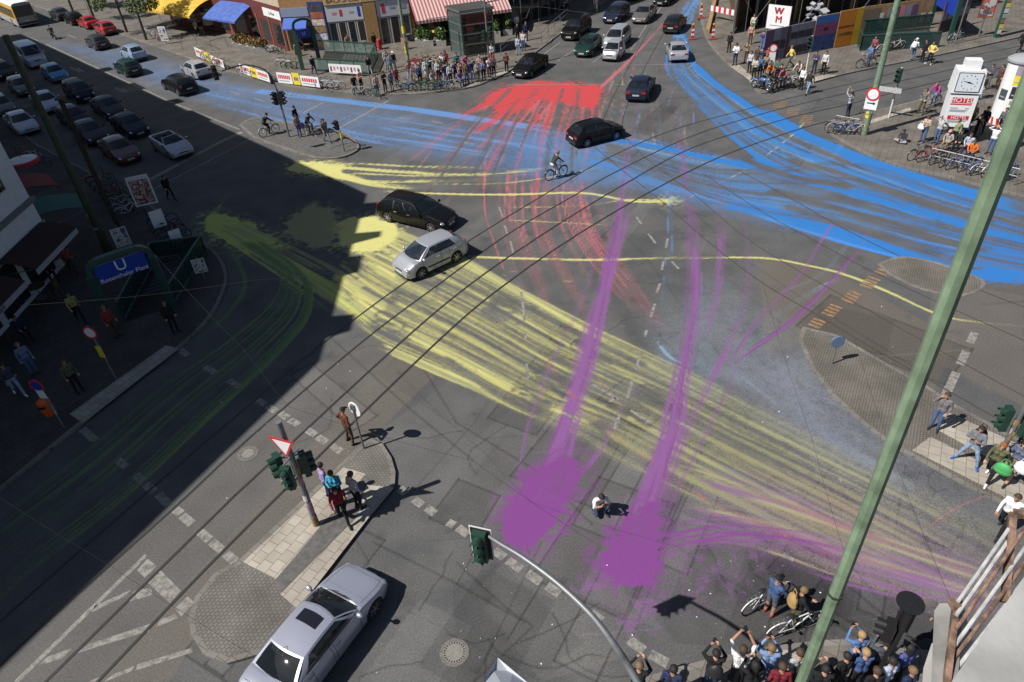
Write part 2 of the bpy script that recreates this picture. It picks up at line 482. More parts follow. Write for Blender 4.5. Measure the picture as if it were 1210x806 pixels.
for px, w, d in [([(605, 200), (602, 250), (612, 287), (637, 339), (655, 400)], .55, .45), ([(618, 200), (617, 262), (630, 300), (650, 350)], .35, .35),
              ([(630, 200), (632, 257), (650, 300), (677, 344)], .6, .5), ([(647, 207), (645, 262), (657, 300), (682, 349), (700, 380)], .7, .5),
              ([(657, 215), (663, 262), (685, 310), (700, 340)], .35, .4), ([(670, 212), (680, 262), (704, 304), (739, 349), (774, 379)], .8, .55),
              ([(682, 207), (694, 262), (717, 300), (749, 340), (784, 390)], .7, .5), ([(573, 190), (573, 245), (582, 280), (598, 325), (607, 350)], .14, .55),
              ([(590, 210), (592, 260), (610, 320), (640, 380)], .3, .3), ([(690, 200), (720, 280), (760, 350), (800, 400)], .3, .25)]:
 stroke(px, PINK, w * .9, d * .9, d * .5, gap=.5, wash=.25); tracks(px, PINK, 5, w * .8, .10, d * 1.5, d * .8, gap=.38)
stroke([(707, 106), (739, 76), (774, 39), (796, 17), (815, -5)], PINK, .45, .9, .35, gap=.3)
tracks([(655, 395), (690, 450), (760, 530), (860, 600)], PINK, 6, 1.2, .09, .5, .35, gap=.5); tracks([(730, 360), (790, 420), (870, 480)], PINK, 6, 1.0, .09, .45, .25, gap=.5)
stroke([(540, 215), (520, 255), (490, 300)], PINK, .35, .55, .2); stroke([(500, 275), (475, 300), (455, 320)], PINK, .4, .4, .2)
for i in range(60):
 x = random.uniform(705, 830); y = random.uniform(55, 150); e = random.uniform(-.5, .35)
 stroke([(x, y), (x + e * 35, y + 40), (x + e * 95, y + random.uniform(70, 120))], random.choice([PINK, DIMYEL, LILAC, PALEBLUE, (.25, .2, .2), SKYB]), random.uniform(.06, .2), random.uniform(.25, .5), .25, gap=.5, slen=3)
for i in range(10):
 x = random.uniform(700, 800)
 stroke([(x, 60 + random.uniform(0, 50)), (x - 15, 130), (x - random.uniform(10, 60), 200)], random.choice([PINK, DIMYEL, LILAC]), .18, .45, .3)
blob([(603, 102), (640, 97), (700, 101), (709, 108), (702, 126), (668, 122), (640, 118), (618, 128), (600, 134), (575, 122), (586, 107)], RED, 1, .55)
stroke([(602, 100), (588, 96)], RED, .5, .8, .3); stroke([(580, 120), (540, 140)], RED, .8, .9, .5); stroke([(600, 130), (560, 158)], RED, .9, .9, .4)

# --- yellow
for px, w, d0, d1 in [
 ([(345, 199), (400, 198), (470, 203), (560, 206), (640, 200)], .55, .95, .4), ([(350, 196), (420, 194), (500, 197), (600, 200)], .4, .9, .3),
 ([(360, 201), (400, 208), (450, 219), (500, 223)], .8, 1, .6), ([(380, 205), (430, 214), (500, 214), (580, 213)], .5, .9, .3),
 ([(420, 205), (500, 208), (580, 208), (650, 205)], .3, .8, .3), ([(450, 226), (520, 229), (600, 230), (687, 228), (749, 238), (806, 237)], .32, .8, .95),
 ([(500, 218), (600, 216), (700, 200), (740, 185)], .22, .5, .6), ([(600, 245), (690, 243), (740, 236), (800, 238)], .2, .4, .7), ([(600, 260), (700, 265), (800, 272), (900, 285)], .12, .4, .3),
 ([(548, 303), (600, 305), (700, 307), (800, 305), (900, 305), (960, 315), (1000, 325), (1050, 345), (1120, 375), (1210, 386)], .24, .85, .8),
 ([(806, 238), (878, 202), (930, 165), (955, 140)], .14, .6, .8), ([(600, 204), (660, 195), (700, 175), (725, 165)], .2, .4, .6)]:
 stroke(px, YELLOW, w, d0, d1, gap=.35, slen=4)
blob([(338, 197), (355, 192), (385, 191), (405, 197), (400, 203), (420, 210), (405, 210), (375, 206), (350, 204)], YELLOW, 1, .5)
blob([(783, 235), (792, 236), (794, 240), (786, 240)], YELLOW, .95, .3)
# the wide band to the lower right
UP = [(430, 262), (500, 286), (600, 338), (700, 392), (800, 438), (900, 488), (1000, 538), (1100, 588), (1190, 640)]
LO = [(385, 345), (440, 395), (520, 432), (600, 478), (690, 515), (770, 560), (860, 605), (960, 655), (1080, 712)]
UPb = UP[:5]; LOb = LO[:5]
haze_paint([(390, 330), (450, 262), (600, 338), (800, 438), (1000, 538), (1190, 640), (1110, 715), (960, 655), (860, 605), (690, 515), (520, 432)], DIMYEL, .13, 1.2, 1.2)
spread(UP, LO, DIMYEL, 26, .36, .62, .42, gap=.45)
spread(UP[4:], LO[4:], (.26, .25, .13), 22, .4, .6, .6, gap=.4)
spread(UPb, LOb, (.46, .43, .14), 34, .16, .85, .5, gap=.38)
spread([p for p in UP[2:]], [p for p in LO[2:]], DIMYEL, 10, .28, .7, .3, gap=.5)
for px, w, d0, d1 in [
 ([(470, 275), (540, 310), (620, 350), (700, 392), (800, 441), (900, 492)], .75, 1, .6), ([(400, 268), (470, 300), (560, 345), (650, 395), (740, 440), (830, 485)], .8, 1, .45),
 ([(420, 305), (500, 350), (580, 395), (680, 455), (790, 510), (900, 565)], .5, .95, .4), ([(395, 345), (460, 385), (540, 425), (620, 465), (700, 510), (770, 545)], .5, 1, .5),
 ([(410, 330), (480, 372), (560, 410), (640, 455)], .7, 1, .6), ([(440, 285), (520, 330), (600, 375), (680, 420), (760, 460)], .5, .95, .5),
 ([(450, 410), (520, 440), (570, 462), (600, 480)], .5, .8, .5), ([(540, 300), (640, 360), (760, 425), (860, 475)], .4, 1, .4)]:
 tracks(px, YELLOW, 6, w * .7, .16, d0, d1 * .8, gap=.36); stroke(px, DIMYEL, w * .9, d0, d1 * .5, gap=.42, wash=.12)
for i in range(60):
 t = random.uniform(.02, .98)
 erase([(a[0] + (b[0] - a[0]) * t, a[1] + (b[1] - a[1]) * t) for a, b in zip(UP[1:], LO[1:])], random.uniform(.10, .45), random.uniform(.4, .9))
for px in [[(515, 312), (600, 352), (690, 396), (760, 430)], [(500, 322), (580, 362), (665, 408)], [(560, 305), (640, 345), (720, 390)], [(470, 345), (560, 395), (650, 440), (740, 490)], [(430, 340), (500, 380), (580, 425)], [(520, 400), (620, 450), (720, 505), (830, 560)], [(640, 400), (740, 450), (840, 500), (960, 555)]]:
 for k in range(2): erase(px, random.uniform(.25, .5), .95, .5, 14)
for i in range(45):
 t = random.uniform(.1, .95); j = random.randrange(0, 5); a = UP[j]; b = LO[j]; c = (a[0] + (b[0] - a[0]) * t, a[1] + (b[1] - a[1]) * t); erase([c, (c[0] + random.uniform(15, 40), c[1] + random.uniform(8, 20))], random.uniform(.5, 1.4), .8, .25, 1.2)
for i in range(70):                                       # short stamped dashes left by a tyre between the bands
 x = random.uniform(590, 800); y = random.uniform(300, 400)
 stroke([(x, y), (x + random.uniform(4, 12), y + random.uniform(-1, 1))], DIMYEL, .12, .75, .6, gap=.2)
blob([(395, 270), (412, 258), (450, 258), (468, 266), (462, 285), (430, 300), (402, 288)], YELLOW, 1, .5)
blob([(352, 248), (378, 243), (400, 256), (398, 280), (380, 290), (350, 282), (340, 262)], DIMYEL, .8, .7)

# --- green in the shade
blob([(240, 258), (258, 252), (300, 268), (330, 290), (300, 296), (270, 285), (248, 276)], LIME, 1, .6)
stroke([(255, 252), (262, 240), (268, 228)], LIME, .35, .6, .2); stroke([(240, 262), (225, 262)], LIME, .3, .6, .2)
for i in range(9):
 o = random.uniform(-1, 1)
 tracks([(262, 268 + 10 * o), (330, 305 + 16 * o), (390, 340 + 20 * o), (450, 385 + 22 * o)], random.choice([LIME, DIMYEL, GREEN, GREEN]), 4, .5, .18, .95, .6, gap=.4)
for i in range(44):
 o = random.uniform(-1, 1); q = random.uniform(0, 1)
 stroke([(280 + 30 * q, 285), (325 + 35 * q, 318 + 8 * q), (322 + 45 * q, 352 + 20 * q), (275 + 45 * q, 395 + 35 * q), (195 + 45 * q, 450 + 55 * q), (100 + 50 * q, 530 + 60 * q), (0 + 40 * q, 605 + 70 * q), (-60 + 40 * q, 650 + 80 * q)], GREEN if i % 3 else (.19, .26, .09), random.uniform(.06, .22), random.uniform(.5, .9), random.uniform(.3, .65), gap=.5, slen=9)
for i in range(6):
 q = i / 5
 stroke([(265 + 10 * q, 290), (290, 330 + 10 * q), (270, 370), (240 - 10 * q, 400)], GREEN, .3, .5, .3, gap=.5)

# --- blue: the great sweep to the right
for i in range(50):
 t = random.uniform(0, 1)
 a = (808 - 8 * t, 40); b = (822 - 36 * t, 75); c = (850 - 42 * t, 100 + 10 * t); d = (905 - 10 * t, 134 + 55 * t)
 e = (1000, 179 + 52 * t); f = (1100, 211 + 62 * t); g = (1215, 244 + 66 * t)
 stroke([a, b, c, d, e, f, g], random.choice([BLUE, BLUE, (.04, .18, .44), (.09, .22, .43)]), random.uniform(.10, .42), random.uniform(.4, .8), .85, gap=.42, slen=10)
for i in range(8):
 t = random.uniform(0, 1)
 stroke([(835 - 16 * t, -8), (822 - 22 * t, 18), (806 - 10 * t, 42), (800 - 8 * t, 62)], (.09, .20, .42), random.uniform(.3, .6), .7, .6, gap=.5)
for i in range(30):
 t = random.uniform(0, 1)
 stroke([(690, 172 + 26 * t), (760, 190 + 26 * t), (850, 206 + 34 * t), (930, 225 + 42 * t), (1030, 245 + 52 * t), (1120, 268 + 50 * t), (1212, 296 + 34 * t)], random.choice([BLUE, BLUE, (.05, .22, .58)]), random.uniform(.2, .6), random.uniform(.15, .5), random.uniform(.7, 1), gap=.45, slen=10)
haze_paint([(600, 150), (720, 165), (860, 195), (1000, 235), (1100, 275), (1000, 285), (900, 262), (760, 225), (620, 205)], (.075, .19, .40), .50, 1.5, 1.3)
for px, w, d0, d1 in [
 ([(905, 133), (951, 160), (1002, 181), (1064, 203), (1130, 222), (1215, 246)], 1.2, 1, 1), ([(1000, 184), (1064, 212), (1130, 234), (1215, 258)], 1.1, .9, 1), ([(717, 164), (774, 173), (848, 189), (900, 201), (1002, 227), (1130, 262), (1215, 296)], .8, 1, 1),
 ([(880, 190), (1000, 222), (1100, 247), (1215, 278)], 1.4, .9, 1), ([(930, 258), (1028, 285), (1100, 306), (1150, 320), (1215, 326)], 1.5, .8, 1),
 ([(850, 240), (960, 262), (1040, 280), (1120, 300), (1215, 318)], 1.2, .6, 1), ([(820, 76), (850, 102), (905, 137)], .8, .8, .95), ([(1080, 240), (1140, 262), (1215, 285)], 1.2, .9, 1)]:
 stroke(px, BLUE, w, d0, d1, gap=.16)
blob([(1140, 268), (1180, 275), (1215, 285), (1215, 330), (1150, 322), (1150, 300)], BLUE, 1, .7)
for px, w in [([(990, 330), (960, 345), (930, 365), (900, 380)], .35), ([(1000, 288), (985, 310), (960, 330), (910, 350)], .25), ([(1015, 150), (1000, 165), (985, 185)], .4)]:
 stroke(px, SKYB, w, .34, .2, wash=.15)
haze_paint([(780, 380), (850, 340), (930, 400), (960, 440), (1050, 530), (1000, 540), (900, 480), (800, 430)], (.20, .24, .29), .30, 3, 2)
for i in range(14):
 t = random.uniform(0, 1); stroke([(800 + 60 * t, 400 - 40 * t), (870 + 50 * t, 450 - 20 * t), (960 + 20 * t, 510), (1080, 590 - 20 * t)], (.165, .20, .25), random.uniform(.2, .6), .25, .35, gap=.6, wash=.1)
haze_paint([(860, 420), (950, 430), (1060, 530), (1180, 610), (1150, 640), (1000, 560)], (.23, .23, .30), .25, 2.5, 2)
stroke([(780, 405), (800, 424), (850, 440), (900, 460)], SKYB, 1.0, .45, .25, gap=.6); stroke([(950, 405), (970, 450), (1010, 500), (1060, 540)], (.2, .25, .30), .9, .3, .2, gap=.5)
stroke([(830, 330), (832, 400), (840, 470)], SKYB, .7, .25, .2, gap=.6); stroke([(795, 220), (790, 300), (785, 370)], PALEBLUE, .5, .3, .15, gap=.6)

for i in range(16):
 t = random.uniform(0, 1); erase([(720, 170 + 20 * t), (850, 200 + 40 * t), (1000, 190 + 85 * t), (1110, 222 + 85 * t), (1215, 255 + 70 * t)], random.uniform(.4, 1.1), random.uniform(.6, 1), .16, 6)
for i in range(14):
 t = random.uniform(0, 1); erase([(806 - 12 * t, 45), (818 - 30 * t, 80), (848 - 38 * t, 108 + 8 * t), (905 - 10 * t, 140 + 45 * t), (1000, 185 + 45 * t)], random.uniform(.25, .6), random.uniform(.7, 1), .14, 4)
for i in range(9):
 a = random.uniform(590, 700); erase([(a, 105), (a + (a - 690) * .5, 150), (a + (a - 690), 215)], .5, .9)
for px in [[(935, 188), (999, 207), (1082, 236), (1165, 262)], [(915, 228), (991, 248), (1065, 269), (1157, 295)], [(935, 247), (1024, 274), (1107, 303), (1146, 313)], [(860, 180), (930, 208), (1000, 219)]]:
 for k in range(5): erase([(x + random.uniform(-8, 8), y + random.uniform(-2, 2)) for x, y in px], random.uniform(.5, 1.0), .9, .3, 5)
# --- purple
haze_paint([(880, 560), (960, 560), (1100, 620), (1190, 670), (1150, 725), (1000, 690), (850, 640), (800, 600)], LILAC, .14, 1.5, 1.6)
for i in range(40):
 t = random.uniform(0, 1); q = random.uniform(-30, 20)
 stroke([(830 + q, 545 + 90 * t), (930 + q, 580 + 72 * t), (1030 + q, 620 + 66 * t), (1190, 680 + 50 * t)], random.choice([LILAC, (.20, .13, .21), (.19, .09, .21), (.25, .13, .15), DIMYEL, DIMYEL, (.17, .17, .2)]), random.uniform(.12, .45), random.uniform(.3, .6), random.uniform(.35, .6), gap=.5, slen=5)
for px, w, d0, d1 in [
 ([(655, 565), (672, 505), (690, 450), (705, 390), (718, 330), (728, 270), (735, 220), (742, 180), (750, 140), (760, 100)], .62, 1, .35),
 ([(640, 565), (662, 500), (684, 430), (702, 370), (716, 310), (726, 262), (733, 230)], .6, .9, .6), ([(612, 570), (625, 505), (645, 450), (662, 410), (690, 350), (705, 295), (712, 240)], .3, .6, .35),
 ([(650, 560), (676, 470), (690, 400), (705, 360), (725, 320), (742, 250), (745, 200)], .5, .6, .5), ([(685, 560), (706, 535), (730, 490), (762, 450)], .35, .6, .3),
 ([(755, 625), (775, 560), (790, 520), (800, 470), (812, 410), (820, 350), (818, 290), (813, 240), (806, 180), (798, 110)], .75, 1, .3),
 ([(768, 610), (785, 545), (797, 500), (806, 440), (815, 390), (826, 340), (826, 280), (822, 240)], .4, .8, .4),
 ([(778, 605), (800, 550), (815, 505), (836, 460), (862, 408), (876, 375), (884, 330), (881, 270), (872, 240)], .42, .85, .5),
 ([(785, 610), (810, 560), (850, 480), (872, 430), (880, 400)], .28, .7, .4), ([(830, 400), (845, 350), (852, 300), (852, 250), (845, 200)], .5, .5, .4),
 ([(850, 450), (890, 385), (945, 325), (970, 285), (985, 262)], .28, .7, .7), ([(870, 425), (945, 372), (1010, 302), (1028, 268)], .26, .7, .6),
 ([(780, 642), (820, 629), (870, 625), (950, 632), (1050, 655), (1150, 695)], .42, .9, .5), ([(790, 650), (840, 640), (890, 636), (980, 650), (1080, 690)], .32, .9, .4),
 ([(780, 630), (820, 617), (860, 612), (930, 615)], .3, .7, .4), ([(700, 420), (690, 400), (675, 440)], .2, .5, .3)]:
 c_ = PURPLE if d0 > .65 else LILAC
 if w > .45: tracks(px, c_, 11, w * .5, .10, d0, d1 * .75, gap=.42); stroke(px, LILAC, w * 1.3, d0 * .8, d1 * .8, gap=.5, wash=.17, w1=w * .6)
 else: stroke(px, LILAC, w * .8, d0 * .7, d1 * .7, gap=.5, wash=.28); tracks(px, c_, 3, w * .5, .10, d0, d1, gap=.36)
for i in range(14):
 stroke([(random.uniform(600, 680), 590), (random.uniform(640, 700), 545), (random.uniform(660, 715), 515)], PURPLE, .22, .8, .1, gap=.5)
 stroke([(random.uniform(725, 775), 640), (random.uniform(745, 795), 590), (random.uniform(770, 800), 560)], PURPLE, .22, .8, .1, gap=.5)
blob([(602, 596), (622, 570), (646, 550), (664, 540), (682, 546), (684, 562), (672, 595), (657, 622), (641, 640), (616, 645), (597, 633), (594, 612)], PURPLE, 1, .28)
blob([(720, 640), (746, 612), (762, 596), (776, 598), (784, 626), (778, 655), (765, 684), (736, 689), (714, 673), (712, 652)], PURPLE, 1, .28)
for cx, cy, rx, ry in ((640, 600, 40, 44), (749, 650, 35, 38)):
 for k in range(90):
  a = random.uniform(0, 6.283); ux, uy = math.cos(a), math.sin(a); e0 = random.uniform(.75, .95); e1 = random.uniform(1.05, 1.45 if uy < .3 else 1.18); b = a + random.uniform(-.2, .2)
  stroke([(cx + rx * e0 * ux, cy + ry * e0 * uy), (cx + rx * (e0 + e1) / 2 * ux, cy + ry * (e0 + e1) / 2 * uy), (cx + rx * e1 * math.cos(b) + (6 if uy < 0 else 0), cy + ry * e1 * math.sin(b))], PURPLE, random.uniform(.05, .16), 1, .4, gap=.4)
for i in range(26):
 x = random.uniform(600, 690); erase([(x - 12, 590), (x, 565), (x + 10, 535)], .10, random.uniform(.3, .7), .05, 3)
 x = random.uniform(712, 785); erase([(x - 6, 640), (x, 620), (x + 9, 595)], .10, random.uniform(.3, .7), .05, 3)
for k in range(3): stroke([(772, 638 + 8 * k), (810, 627 + 8 * k), (870, 620 + 9 * k), (960, 632 + 8 * k), (1080, 666 + 8 * k)], PURPLE, .10, .9, .2, gap=.5)
for (x, y) in [(816, 663), (845, 675), (826, 697), (888, 657), (760, 715), (755, 730), (700, 690), (870, 690)]:
 blob([(x - 5, y - 2), (x + 4, y - 3), (x + 6, y + 3), (x - 4, y + 3)], LILAC, .5, .6)
stroke([(640, 415), (652, 440), (675, 465), (700, 492), (740, 527), (790, 560), (825, 585), (900, 620), (1000, 668), (1080, 706)], (.34, .10, .09), .22, .5, .4, gap=.7, slen=1)
stroke([(850, 580), (950, 615), (1040, 640), (1130, 690)], (.3, .15, .13), .4, .35, .35, gap=.6)
stroke([(1090, 628), (1130, 600), (1180, 580), (1215, 565)], (.5, .12, .14), .06, .6, .5); stroke([(200, 560), (300, 474), (330, 450)], PINK, .12, .6, .6); stroke([(300, 472), (230, 535)], PINK, .14, .8, .6)
for px in [[(425, 545), (455, 538)], [(430, 548), (452, 548)], [(424, 540), (445, 537)]]: stroke(px, YELLOW, .08, .7, .6)

# --- build the sheet
TONE *= .9 + .2 * fbm(gx / 6, gy / 6, 3, 3)
def ground_material():
 m = bpy.data.materials.new('asphalt_with_paint'); m.use_nodes = True
 nt = m.node_tree; N = nt.nodes.new; L = nt.links.new; b = nt.nodes['Principled BSDF']
 tc = N('ShaderNodeTexCoord')
 at = N('ShaderNodeAttribute'); at.attribute_name = 'paint'
 at2 = N('ShaderNodeAttribute'); at2.attribute_name = 'tone'
 sp = N('ShaderNodeSeparateColor'); L(at2.outputs['Color'], sp.inputs[0])
 n1 = N('ShaderNodeTexNoise'); n1.inputs['Scale'].default_value = 16; n1.inputs['Detail'].default_value = 5; n1.inputs['Roughness'].default_value = .7
 n2 = N('ShaderNodeTexNoise'); n2.inputs['Scale'].default_value = .6; n2.inputs['Detail'].default_value = 6
 n3 = N('ShaderNodeTexNoise'); n3.inputs['Scale'].default_value = 55; n3.inputs['Detail'].default_value = 2
 n4 = N('ShaderNodeTexNoise'); n4.inputs['Scale'].default_value = 3.2; n4.inputs['Detail'].default_value = 8; n4.inputs['Roughness'].default_value = .65
 for n in (n1, n2, n3, n4): L(tc.outputs['Object'], n.inputs['Vector'])
 def math_(op, a, c, clamp=False):
  x = N('ShaderNodeMath'); x.operation = op; x.use_clamp = clamp
  for i, v in enumerate((a, c)):
   if v is None: continue
   if hasattr(v, 'name'): L(v, x.inputs[i])
   else: x.inputs[i].default_value = v
  return x.outputs[0]
 cr = N('ShaderNodeValToRGB'); e = cr.color_ramp.elements
 e[0].position = .25; e[0].color = (.069, .070, .072, 1); e[1].position = .8; e[1].color = (.118, .117, .115, 1)
 L(n2.outputs['Fac'], cr.inputs[0])
 warm = N('ShaderNodeMix'); warm.data_type = 'RGBA'; warm.inputs[7].default_value = (.118, .103, .088, 1)
 L(sp.outputs[1], warm.inputs[0]); L(cr.outputs[0], warm.inputs[6])
 grain = math_('MULTIPLY_ADD', n1.outputs['Fac'], 1.5); grain.node.inputs[2].default_value = .22
 g2 = math_('MULTIPLY', grain, math_('MULTIPLY', sp.outputs[0], 2.0))
 g3 = math_('MULTIPLY', g2, math_('MULTIPLY_ADD', n3.outputs['Fac'], 1.1)); g3.node.inputs[1].links[0].from_node.inputs[2].default_value = .45
 sc = N('ShaderNodeVectorMath'); sc.operation = 'SCALE'; L(warm.outputs[2], sc.inputs[0]); L(g3, sc.inputs['Scale'])
 cov = at.outputs['Alpha']
 inv = math_('SUBTRACT', 1.0, cov)
 edge = math_('MULTIPLY', math_('MULTIPLY', cov, inv), 4.2)
 fn = math_('SUBTRACT', math_('MULTIPLY', math_('ADD', n1.outputs['Fac'], n3.outputs['Fac']), .5), .5)
 wear = math_('MULTIPLY', math_('SUBTRACT', n4.outputs['Fac'], .5), 1.0)
 f1 = math_('ADD', cov, math_('MULTIPLY', edge, math_('ADD', math_('MULTIPLY', fn, 2.4), wear)), True)
 fac = math_('SUBTRACT', f1, math_('MULTIPLY', f1, math_('MULTIPLY', math_('MAXIMUM', math_('SUBTRACT', n4.outputs['Fac'], .57), 0.0), 2.2)), True)
 pv = math_('MULTIPLY_ADD', n1.outputs['Fac'], .5); pv.node.inputs[2].default_value = .75
 ps = N('ShaderNodeVectorMath'); ps.operation = 'SCALE'; L(at.outputs['Color'], ps.inputs[0]); L(pv, ps.inputs['Scale'])
 mx = N('ShaderNodeMix'); mx.data_type = 'RGBA'; L(fac, mx.inputs[0]); L(sc.outputs[0], mx.inputs[6]); L(ps.outputs[0], mx.inputs[7])
 L(mx.outputs[2], b.inputs['Base Color'])
 b.inputs['Roughness'].default_value = .82; b.inputs['Specular IOR Level'].default_value = .3
 bp = N('ShaderNodeBump'); bp.inputs['Strength'].default_value = .35; bp.inputs['Distance'].default_value = .012
 L(n3.outputs['Fac'], bp.inputs['Height']); L(bp.outputs[0], b.inputs['Normal'])
 return m

me = bpy.data.meshes.new('road')
nv = gx.size
me.vertices.add(nv)
me.vertices.foreach_set('co', np.stack([gx, gy, np.zeros(nv)], 1).astype(np.float32).ravel())
ii, jj = np.meshgrid(np.arange(NYv - 1), np.arange(NXv - 1), indexing='ij')
q = (ii * NXv + jj).ravel()
quads = np.stack([q, q + 1, q + NXv + 1, q + NXv], 1).astype(np.int32)
me.loops.add(quads.size); me.loops.foreach_set('vertex_index', quads.ravel())
me.polygons.add(len(quads)); me.polygons.foreach_set('loop_start', np.arange(0, quads.size, 4, dtype=np.int32))
me.update(calc_edges=True)
at = me.attributes.new('paint', 'FLOAT_COLOR', 'POINT')
at.data.foreach_set('color', np.concatenate([RGB, COV[:, None]], 1).astype(np.float32).ravel())
at = me.attributes.new('tone', 'FLOAT_COLOR', 'POINT')
at.data.foreach_set('color', np.stack([TONE * .5, np.clip(WARM, 0, 1), 0 * TONE, 0 * TONE + 1], 1).astype(np.float32).ravel())
me.materials.append(ground_material())
road = tag(link_mesh('road', me), 'asphalt junction streaked with blue, yellow, red, purple and green paint', kind='structure')

# ------------------------------------------------------------------ raised pavements and islands
def paving(name, base, kind, bw=.40, rh=.38):
 """procedural stone paving: slabs (brick pattern) or small mosaic cobbles"""
 m = bpy.data.materials.new(name); m.use_nodes = True
 nt = m.node_tree; N = nt.nodes.new; L = nt.links.new; b = nt.nodes['Principled BSDF']
 tc = N('ShaderNodeTexCoord'); mp = N('ShaderNodeMapping'); mp.inputs['Rotation'].default_value = (0, 0, math.radians(-58))
 L(tc.outputs['Object'], mp.inputs[0])
 nz = N('ShaderNodeTexNoise'); nz.inputs['Scale'].default_value = .7; nz.inputs['Detail'].default_value = 7; L(tc.outputs['Object'], nz.inputs[0])
 if kind == 'slab':
  t = N('ShaderNodeTexBrick'); t.inputs['Scale'].default_value = 1.0; t.inputs['Brick Width'].default_value = bw; t.inputs['Row Height'].default_value = rh; t.inputs['Mortar Size'].default_value = .012
  t.inputs['Color1'].default_value = (*base, 1); t.inputs['Color2'].default_value = (*[c * .84 for c in base], 1); t.inputs['Mortar'].default_value = (*[c * .5 for c in base], 1)
  L(mp.outputs[0], t.inputs[0]); col = t.outputs[0]
 else:
  t = N('ShaderNodeTexVoronoi'); t.inputs['Scale'].default_value = 9.5 if kind == 'cobble' else 13; t.feature = 'DISTANCE_TO_EDGE'; L(tc.outputs['Object'], t.inputs[0])
  v2 = N('ShaderNodeTexVoronoi'); v2.inputs['Scale'].default_value = t.inputs['Scale'].default_value; L(tc.outputs['Object'], v2.inputs[0])
  cr = N('ShaderNodeValToRGB'); cr.color_ramp.elements[0].color = (*[c * .6 for c in base], 1); cr.color_ramp.elements[1].color = (*base, 1); cr.color_ramp.elements[1].position = .12
  L(t.outputs[0], cr.inputs[0])
  hs = N('ShaderNodeSeparateColor'); L(v2.outputs['Color'], hs.inputs[0])
  mr = N('ShaderNodeMapRange'); mr.inputs[3].default_value = .75; mr.inputs[4].default_value = 1.2; L(hs.outputs[0], mr.inputs[0])
  sc = N('ShaderNodeVectorMath'); sc.operation = 'SCALE'; L(cr.outputs[0], sc.inputs[0]); L(mr.outputs[0], sc.inputs['Scale']); col = sc.outputs[0]
 mr = N('ShaderNodeMapRange'); mr.inputs[1].default_value = .3; mr.inputs[2].default_value = .7; mr.inputs[3].default_value = .72; mr.inputs[4].default_value = 1.18; L(nz.outputs['Fac'], mr.inputs[0])
 s2 = N('ShaderNodeVectorMath'); s2.operation = 'SCALE'; L(col, s2.inputs[0]); L(mr.outputs[0], s2.inputs['Scale']); L(s2.outputs[0], b.inputs['Base Color'])
 b.inputs['Roughness'].default_value = .85; b.inputs['Specular IOR Level'].default_value = .3
 return m
M_SLAB = paving('granite_slab_paving', (.37, .335, .285), 'slab')
M_WALK = paving('concrete_slab_paving', (.155, .14, .122), 'slab')
M_WALK_SHADE = paving('slab_paving_painted_shade', (.070, .066, .062), 'slab')  # pavement slabs darkened in base colour to deepen the building's shade
M_MOS = paving('mosaic_cobbles', (.165, .150, .130), 'slab', .11, .10)
M_COB = paving('island_cobbles', (.165, .155, .14), 'slab', .13, .12)
M_KERB = paving('granite_kerb', (.19, .178, .16), 'slab')
M_ASPH = mat('asphalt_strip', (.095, .092, .088), .85, noise=.3, nscale=5)

PAVES = []                        # (polygon, height)
def pave(name, px, h, m, label, extra=None, kerb=True):
 pts = [A2(x, y, 0) for x, y in px] + (extra or [])
 PAVES.append((pts, h))
 area = sum(pts[i][0] * pts[(i + 1) % len(pts)][1] - pts[(i + 1) % len(pts)][0] * pts[i][1] for i in range(len(pts)))
 if area < 0: pts = pts[::-1]
 n = len(pts); inn = []
 for i in range(n):
  a, b, c = Vector(pts[i - 1]), Vector(pts[i]), Vector(pts[(i + 1) % n])
  d1 = (b - a).normalized(); d2 = (c - b).normalized()
  nn = Vector((-d1.y - d2.y, d1.x + d2.x))
  if nn.length < .2: nn = Vector((-d1.y, d1.x))
  nn.normalize(); k = .16 / max(.5, nn.dot(Vector((-d1.y, d1.x)))); inn.append(tuple(b + nn * k))
 o = MB()
 vs = [(*p, -.02) for p in pts] + [(*p, h) for p in pts] + [(*p, h) for p in inn]
 o.add(vs, [(i, (i + 1) % n, n + (i + 1) % n, n + i) for i in range(n)] + [(n + i, n + (i + 1) % n, 2 * n + (i + 1) % n, 2 * n + i) for i in range(n)], M_KERB)
 o.add([(*p, h) for p in inn], [tuple(range(n))], m)
 ob = o.build(name)
 return tag(ob, label, kind='structure')

def smooth_px(px, n=4): return [tuple(p) for p in catmull(px, n)]

NWK = [(139, 40), (216, 67), (250, 80), (300, 93), (350, 104), (407, 110), (474, 113), (548, 106), (580, 96), (602, 85), (637, 60), (662, 41), (690, 19)]
pave('pavement', smooth_px(NWK), .12, M_WALK, 'grey slab pavement in front of the cafes', [(24, 104), (20, 150), (-110, 160), (-95, 145)])
NEK = [(826, 18), (836, 50), (861, 78), (884, 95), (893, 108), (905, 111), (950, 100), (1020, 84), (1110, 66), (1210, 44)]
pave('pavement', smooth_px(NEK), .12, M_WALK, 'pavement beside the building site hoarding', [(80, 84), (80, 140), (28, 140), (27, 95)])
EPL = [(1250, 74), (1210, 86), (1130, 106), (1075, 122), (1020, 135), (985, 143), (974, 149), (976, 156), (990, 165), (1025, 184), (1064, 198), (1125, 212), (1189, 229), (1260, 245)]
pave('pavement', smooth_px(EPL), .12, M_WALK, 'pavement plaza around the white clock and advertising column')
SWI = [(440, 520), (453, 527), (463, 543), (468, 560), (467, 575), (440, 608), (350, 724), (346, 748), (312, 774), (270, 786), (242, 776), (227, 752), (224, 733), (232, 708), (254, 680), (284, 664), (405, 549), (430, 525)]
pave('traffic_island', SWI, .12, M_COB, 'tram stop island of cobbles and granite slabs')
